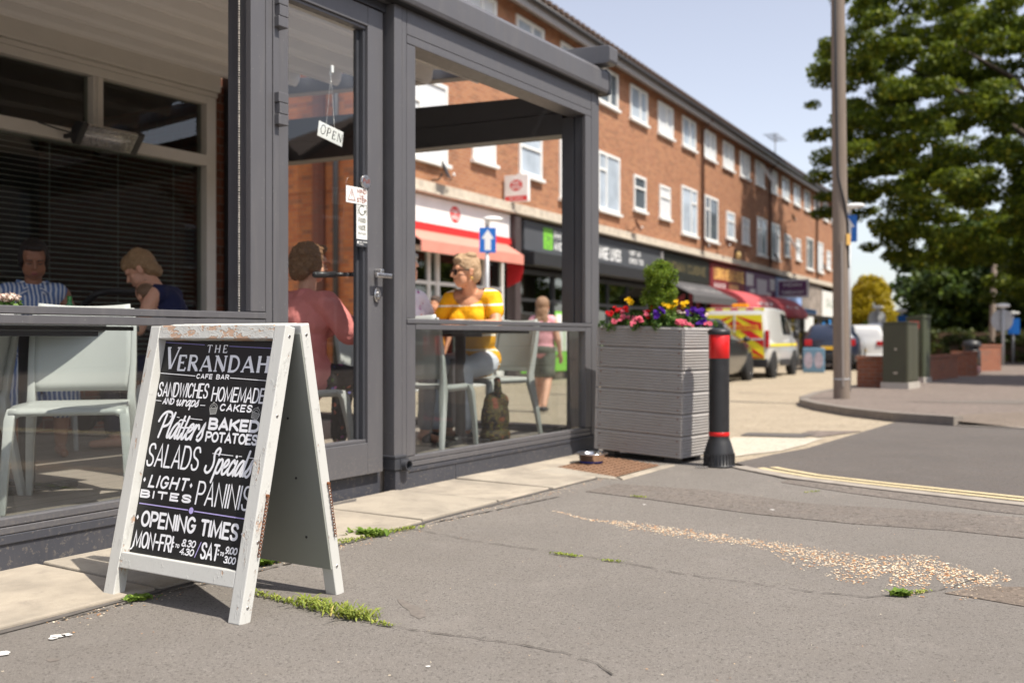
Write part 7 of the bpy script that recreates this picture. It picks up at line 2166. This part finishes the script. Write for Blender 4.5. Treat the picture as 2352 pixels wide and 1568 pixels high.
ST3 = [(0, .42, .82, 1.02, 1.30, .70), (.06, .32, .90, 1.08, 1.55, .70), (.35, .26, .93, 1.08, 1.68, .68), (2.2, .24, .93, 1.06, 1.70, .66), (2.9, .24, .93, 1.05, 1.55, .62), (3.5, .24, .92, 1.04, 1.10, .70), (4.4, .30, .86, .90, .95, .66), (4.55, .40, .76, .76, .82, .5)]
ws = vehicle('white people carrier with dark rear window beyond the dark blue car', 'car', (12.05, 34.6, gz(44)), H+5, ST3, (.85, 3.6), .35, paint('white_car', (.70, .70, .69)), win_side=[(.3, 1.6, .4, 1.6), (1.7, 3.0, 1.7, 2.6)])
rear_kit(ws, .84, .62, 0, [(-.66, .02, 1.12), (.66, .02, 1.12), (.60, .06, 1.52), (-.60, .06, 1.52)], (.86, 1.04), paint('white_bumper', (.7, .7, .69)), -.005)
ws2 = copy_thing(ws, (14.4, 38.4, gz(44)), R(H+5), 'second white car seen above the first green cabinet', (1, 1, .95))
ws.scale = (1, 1, .88)
ST4 = [(0, .45, .84, 1.10, 1.78, .76), (.05, .40, .88, 1.12, 1.90, .78), (2.6, .40, .88, 1.12, 1.92, .76), (2.9, .40, .88, 1.10, 1.60, .76), (3.1, .42, .86, 1.08, 1.14, .76), (4.1, .46, .84, 1.04, 1.08, .74), (4.15, .5, .8, .9, .95, .7)]
lr = vehicle('boxy dark blue four by four parked at the far end of the street', 'car', (30.4, 72, gz(70)), H+4, ST4, (.75, 3.4), .40, paint('teal_car', (.03, .06, .085)), win_side=[(.2, 1.4, .2, 1.4), (1.5, 2.6, 1.5, 2.5)])
rear_kit(lr, .86, .80, 0, [(-.68, -.005, 1.20), (.68, -.005, 1.20), (.64, .0, 1.70), (-.64, .0, 1.70)], (.72, .98), M['steel'], -.005)
# ================================================================== TREES AND HEDGES
M['leaf_big'] = leaf_mat('broad_leaf', (.022, .055, .006), (.20, .245, .015), .40, (.38, .34, .025))
M['leaf_dark'] = leaf_mat('dark_leaf', (.018, .042, .008), (.105, .155, .02), .3, (.16, .19, .03))
M['leaf_gold'] = leaf_mat('golden_conifer_leaf', (.22, .17, .004), (.52, .40, .012), .25, (.6, .48, .02))
M['leaf_hedge'] = leaf_mat('hedge_leaf', (.02, .04, .008), (.09, .11, .02), .2, (.16, .12, .04))
M['bark'] = pm('tree_bark', (.07, .053, .04), .9, 0, .3, 10, .6, 30)
def tree(name, label, base, crown, rad, nclump, nleaf, size, mat, seed, clump=(.5, .9), trunk=.22, limbs=9, group=None, shell=.5, zmin=1.2, droop=0, zmax=99):
    rng = np.random.default_rng(seed); r = thing(name, label, 'tree', base, 0, group)
    cx_, cy_, cz_ = crown
    cl = []; tips = []
    while len(cl) < nclump:
        d = rng.normal(size=3); d /= np.linalg.norm(d)
        k = shell+(1-shell)*rng.random()**.6
        if rng.random() < .12: k *= 1.07
        p = np.array([cx_, cy_, cz_])+d*k*np.array(rad)
        if p[2] < zmin+droop*(-p[0]/rad[0])+rng.normal()*.25*(droop > 0) or p[2] > zmax: continue
        s = rng.uniform(*clump); cl.append((tuple(p), (s, s, s*.48), s*s)); tips.append(p)
    V_, F_ = leaf_cloud(cl, nleaf, size, rng, up=.5)
    np_mesh('crown', V_, F_, mat, r)
    mb = MB(); top = Vector((cx_*.35, cy_*.35, cz_))
    mb.tube([(0, 0, -.2), (.02, 0, 1.2), tuple(top*.45), tuple(top)], [trunk*1.25, trunk, trunk*.8, trunk*.45], 12); mb.build('trunk', M['bark'], r)
    for k in range(limbs):
        t = Vector(tips[k*(len(tips)//limbs)]); s = top*rng.uniform(.4, .95); mid = s.lerp(t, .5)+Vector((0, 0, .5))
        mb = MB(); mb.tube([tuple(s), tuple(s.lerp(mid, .5)), tuple(mid), tuple(mid.lerp(t, .6)), tuple(t)], [trunk*.42, trunk*.34, trunk*.25, trunk*.15, .02], 8); mb.build('limb', M['bark'], r)
    return r
tree('broadleaf_tree', 'large spreading broadleaf tree filling the upper right behind the wooden pole', (21.9, 38.5, -.12), (0, 0, 10.0), (10.3, 7.0, 10.5), 800, 265000, .098, M['leaf_big'], 5, (.35, .95), .38, 13, None, .5, 3.15, 1.35, 15.2)
tree('broadleaf_tree', 'broadleaf tree beyond the right edge that shades the far pavement', (16.2, 19.7, -.12), (0, 0, 6.4), (4.4, 3.1, 3.0), 190, 36000, .13, M['leaf_big'], 6, (.5, .9), .26, 8)
for i, (X, Y, cz_, rx, rz, lab, sz) in enumerate([(28.8, 62, 3.6, 3.6, 3.2, 'dark green tree left of the far trees behind the parked cars', .22), (36, 75, 5.2, 6.5, 5.2, 'tall dark tree in the middle of the far trees', .26), (33.5, 60, 4.6, 5.5, 4.6, 'dark tree behind the hedge at the right', .22), (41, 66, 5.5, 6.5, 5.5, 'dense dark tree at the right edge behind the round sign', .24), (50, 90, 6, 8, 6, 'far dark tree behind the others on the right', .3), (30, 95, 1.9, 9, 1.8, 'distant low tree closing the end of the street', .3)]):
    tree('distant_tree', lab, (X, Y, -.15), (0, 0, cz_), (rx, rx*.8, rz), 150, 24000, sz*1.15, M['leaf_dark'], 20+i, (.8, 1.6), .3, 4, 'trees at the end of the street', .35)
# golden conifer
rng = np.random.default_rng(77)
gcn = thing('golden_conifer', 'rounded golden yellow conifer standing at the end of the shops', 'tree', ((2000-1176)/F_PX*58, 58, -.15))
cl = []
for k in range(330):
    h = rng.random()**.8*4.15; w = 1.32*math.sqrt(max(.02, 1-(h/4.3)**2.4)); a = rng.uniform(0, 2*PI); q = rng.uniform(.8, 1)
    cl.append(((w*q*math.cos(a), w*q*math.sin(a), .25+h), (.34, .34, .30), 1))
V_, F_ = leaf_cloud(cl, 34000, .075, rng, up=.4); np_mesh('crown', V_, F_, M['leaf_gold'], gcn)
mb = MB(); mb.tube([(0, 0, -.1), (0, 0, 3.4)], [.16, .04], 8); mb.build('trunk', M['bark'], gcn)
# hedges
def hedge(label, p, q, h, th, n, seed, size=.07):
    rng = np.random.default_rng(seed); p, q = Vector((*p, 0)), Vector((*q, 0)); L_ = (q-p).length
    r = thing('hedge', label, 'hedge', (p.x, p.y, -.12), math.atan2((q-p).y, (q-p).x))
    cl = [((rng.uniform(0, L_), rng.uniform(-th/2, th/2), rng.uniform(.15, h-.15)), (.4, .3, .25), 1) for _ in range(int(L_*14))]
    V_, F_ = leaf_cloud(cl, n, size, rng, up=.3); np_mesh('foliage', V_, F_, M['leaf_hedge'], r)
    mb = MB(); mb.box((.1, -th*.3, 0), (L_-.1, th*.3, h-.25)); mb.build('branches', M['twig'], r)
hedge('long clipped hedge behind the road signs on the right', (17.5, 40), (24.5, 36), 1.05, 1.1, 12000, 31)
hedge('darker hedge behind the parked four by four', (24, 58), (34, 54), 1.5, 1.4, 9000, 32, .1)
hedge('rough hedge closing the street beyond the parked cars', (16, 66), (30, 70), 1.6, 1.6, 9000, 33, .1)
fp = thing('utility_pole', 'distant leaning wooden pole among the far trees', 'pole', ((2277-1176)/F_PX*52, 52, -.12)); fp.rotation_euler = (0, R(2.0), 0)
mb = MB(); mb.lathe([(.16, 0), (.13, 6), (0, 6.05)], n=12); mb.build('shaft', pole_mat(), fp)
# weeds at the foot of the end wall
rng = np.random.default_rng(5)
wd = thing('wall_shrub', 'green weeds growing at the foot of the brick end wall', 'weed', PW(TL-.25, 1.6, -.2), P_ANG)
cl = [((rng.uniform(-.15, .1), rng.uniform(-.9, .9), rng.uniform(.05, .3)), (.14, .2, .14), 1) for _ in range(14)]
V_, F_ = leaf_cloud(cl, 1800, .035, rng, up=.5); np_mesh('foliage', V_, F_, M['leaf_hedge'] if False else M['leaf_bed'], wd)
# ================================================================== THE OTHER SIDE OF THE STREET (seen mirrored in the glass)
oh = thing('opposite_house', 'brick house across the street, mirrored in the cafe windows', 'building', VW(3.5, -19, -.1), V_ANG)
mb = MB(); mb.box((-4, -7, 0), (4, 0, 4.6)); mb.prism([(-4, 4.601), (4, 4.601), (0, 7.2)], -7, 0, 'xz'); mb.build('wall', M['brick_dark'], oh)
mb = MB(); mb.hexa([(-4.4, -7.3, 4.45), (-4.4, .3, 4.45), (0, .3, 7.3), (0, -7.3, 7.3)], [(-4.4, -7.3, 4.6), (-4.4, .3, 4.6), (0, .3, 7.45), (0, -7.3, 7.45)]); mb.hexa([(4.4, -7.3, 4.45), (0.001, -7.3, 7.3), (0.001, .3, 7.3), (4.4, .3, 4.45)], [(4.4, -7.3, 4.6), (0.001, -7.3, 7.45), (.001, .3, 7.45), (4.4, .3, 4.6)]); mb.build('roof', M['tile'], oh)
for x, z in ((-2.2, 3.0), (1.2, 3.0), (-2.4, .6), (1.0, .6)):
    mb = MB(); mb.box((x-.1, .005, z-.1), (x+1.4, .05, z+1.3)); w_ = mb.build('window', M['white_pvc'], oh); mb = MB(); mb.box((x, .051, z), (x+1.3, .06, z+1.2)); mb.build('pane', M['pane_dark'], w_)
big = thing('opposite_house', 'larger plain rendered gabled house across the street beside the mirrored one', 'building', VW(14.5, -19.5, -.1), V_ANG)
mb = MB(); mb.box((-6, -8, 0), (6, 0, 5.8)); mb.prism([(-6, 5.801), (6, 5.801), (0, 9.0)], -8, 0, 'xz'); mb.build('wall', C('grey_render', (.20, .17, .145)), big)
mb = MB(); mb.hexa([(-6.4, -8.3, 5.6), (-6.4, .3, 5.6), (0, .3, 9.1), (0, -8.3, 9.1)], [(-6.4, -8.3, 5.8), (-6.4, .3, 5.8), (0, .3, 9.3), (0, -8.3, 9.3)]); mb.hexa([(6.4, -8.3, 5.6), (.001, -8.3, 9.1), (.001, .3, 9.1), (6.4, .3, 5.6)], [(6.4, -8.3, 5.8), (.001, -8.3, 9.3), (.001, .3, 9.3), (6.4, .3, 5.8)]); mb.build('roof', M['tile'], big)
copy_thing(oh, VW(25.5, -22, -.1), V_ANG+R(20), 'third brick house along the far side of the street', (1.2, 1.2, 1.3))
hb = thing('opposite_terrace', 'long low rendered building across the street, mirrored in the glass', 'building', VW(-16, -20, -.1), V_ANG)
mb = MB(); mb.box((0, -6, 0), (14.5, 0, 3.2)); mb.build('wall', C('render_wall', (.34, .31, .28)), hb)
mb = MB(); mb.prism([(-6.4, 3.201), (.4, 3.201), (-3, 5.2)], -.3, 14.8, 'yz'); mb.build('roof', M['tile'], hb)
for x in (1, 4, 7, 10): mb = MB(); mb.box((x, .005, .9), (x+1.6, .05, 2.4)); mb.build('window', M['pane_dark'], hb)
for i, (s, d) in enumerate(((11.5, -31), (33, -24), (26, -30), (-1.0, -30))):
    tree('opposite_tree', ['leafy tree across the street right of the mirrored house', 'second leafy tree across the street', 'third leafy tree further along the far side', 'tree behind the buildings across the street'][i], VW(s, d, -.1), (0, 0, 4.4), (3.6, 3.4, 3.2), 70, 7000, .22, M['leaf_dark'], 60+i, (.7, 1.2), .22, 3, 'trees across the street')
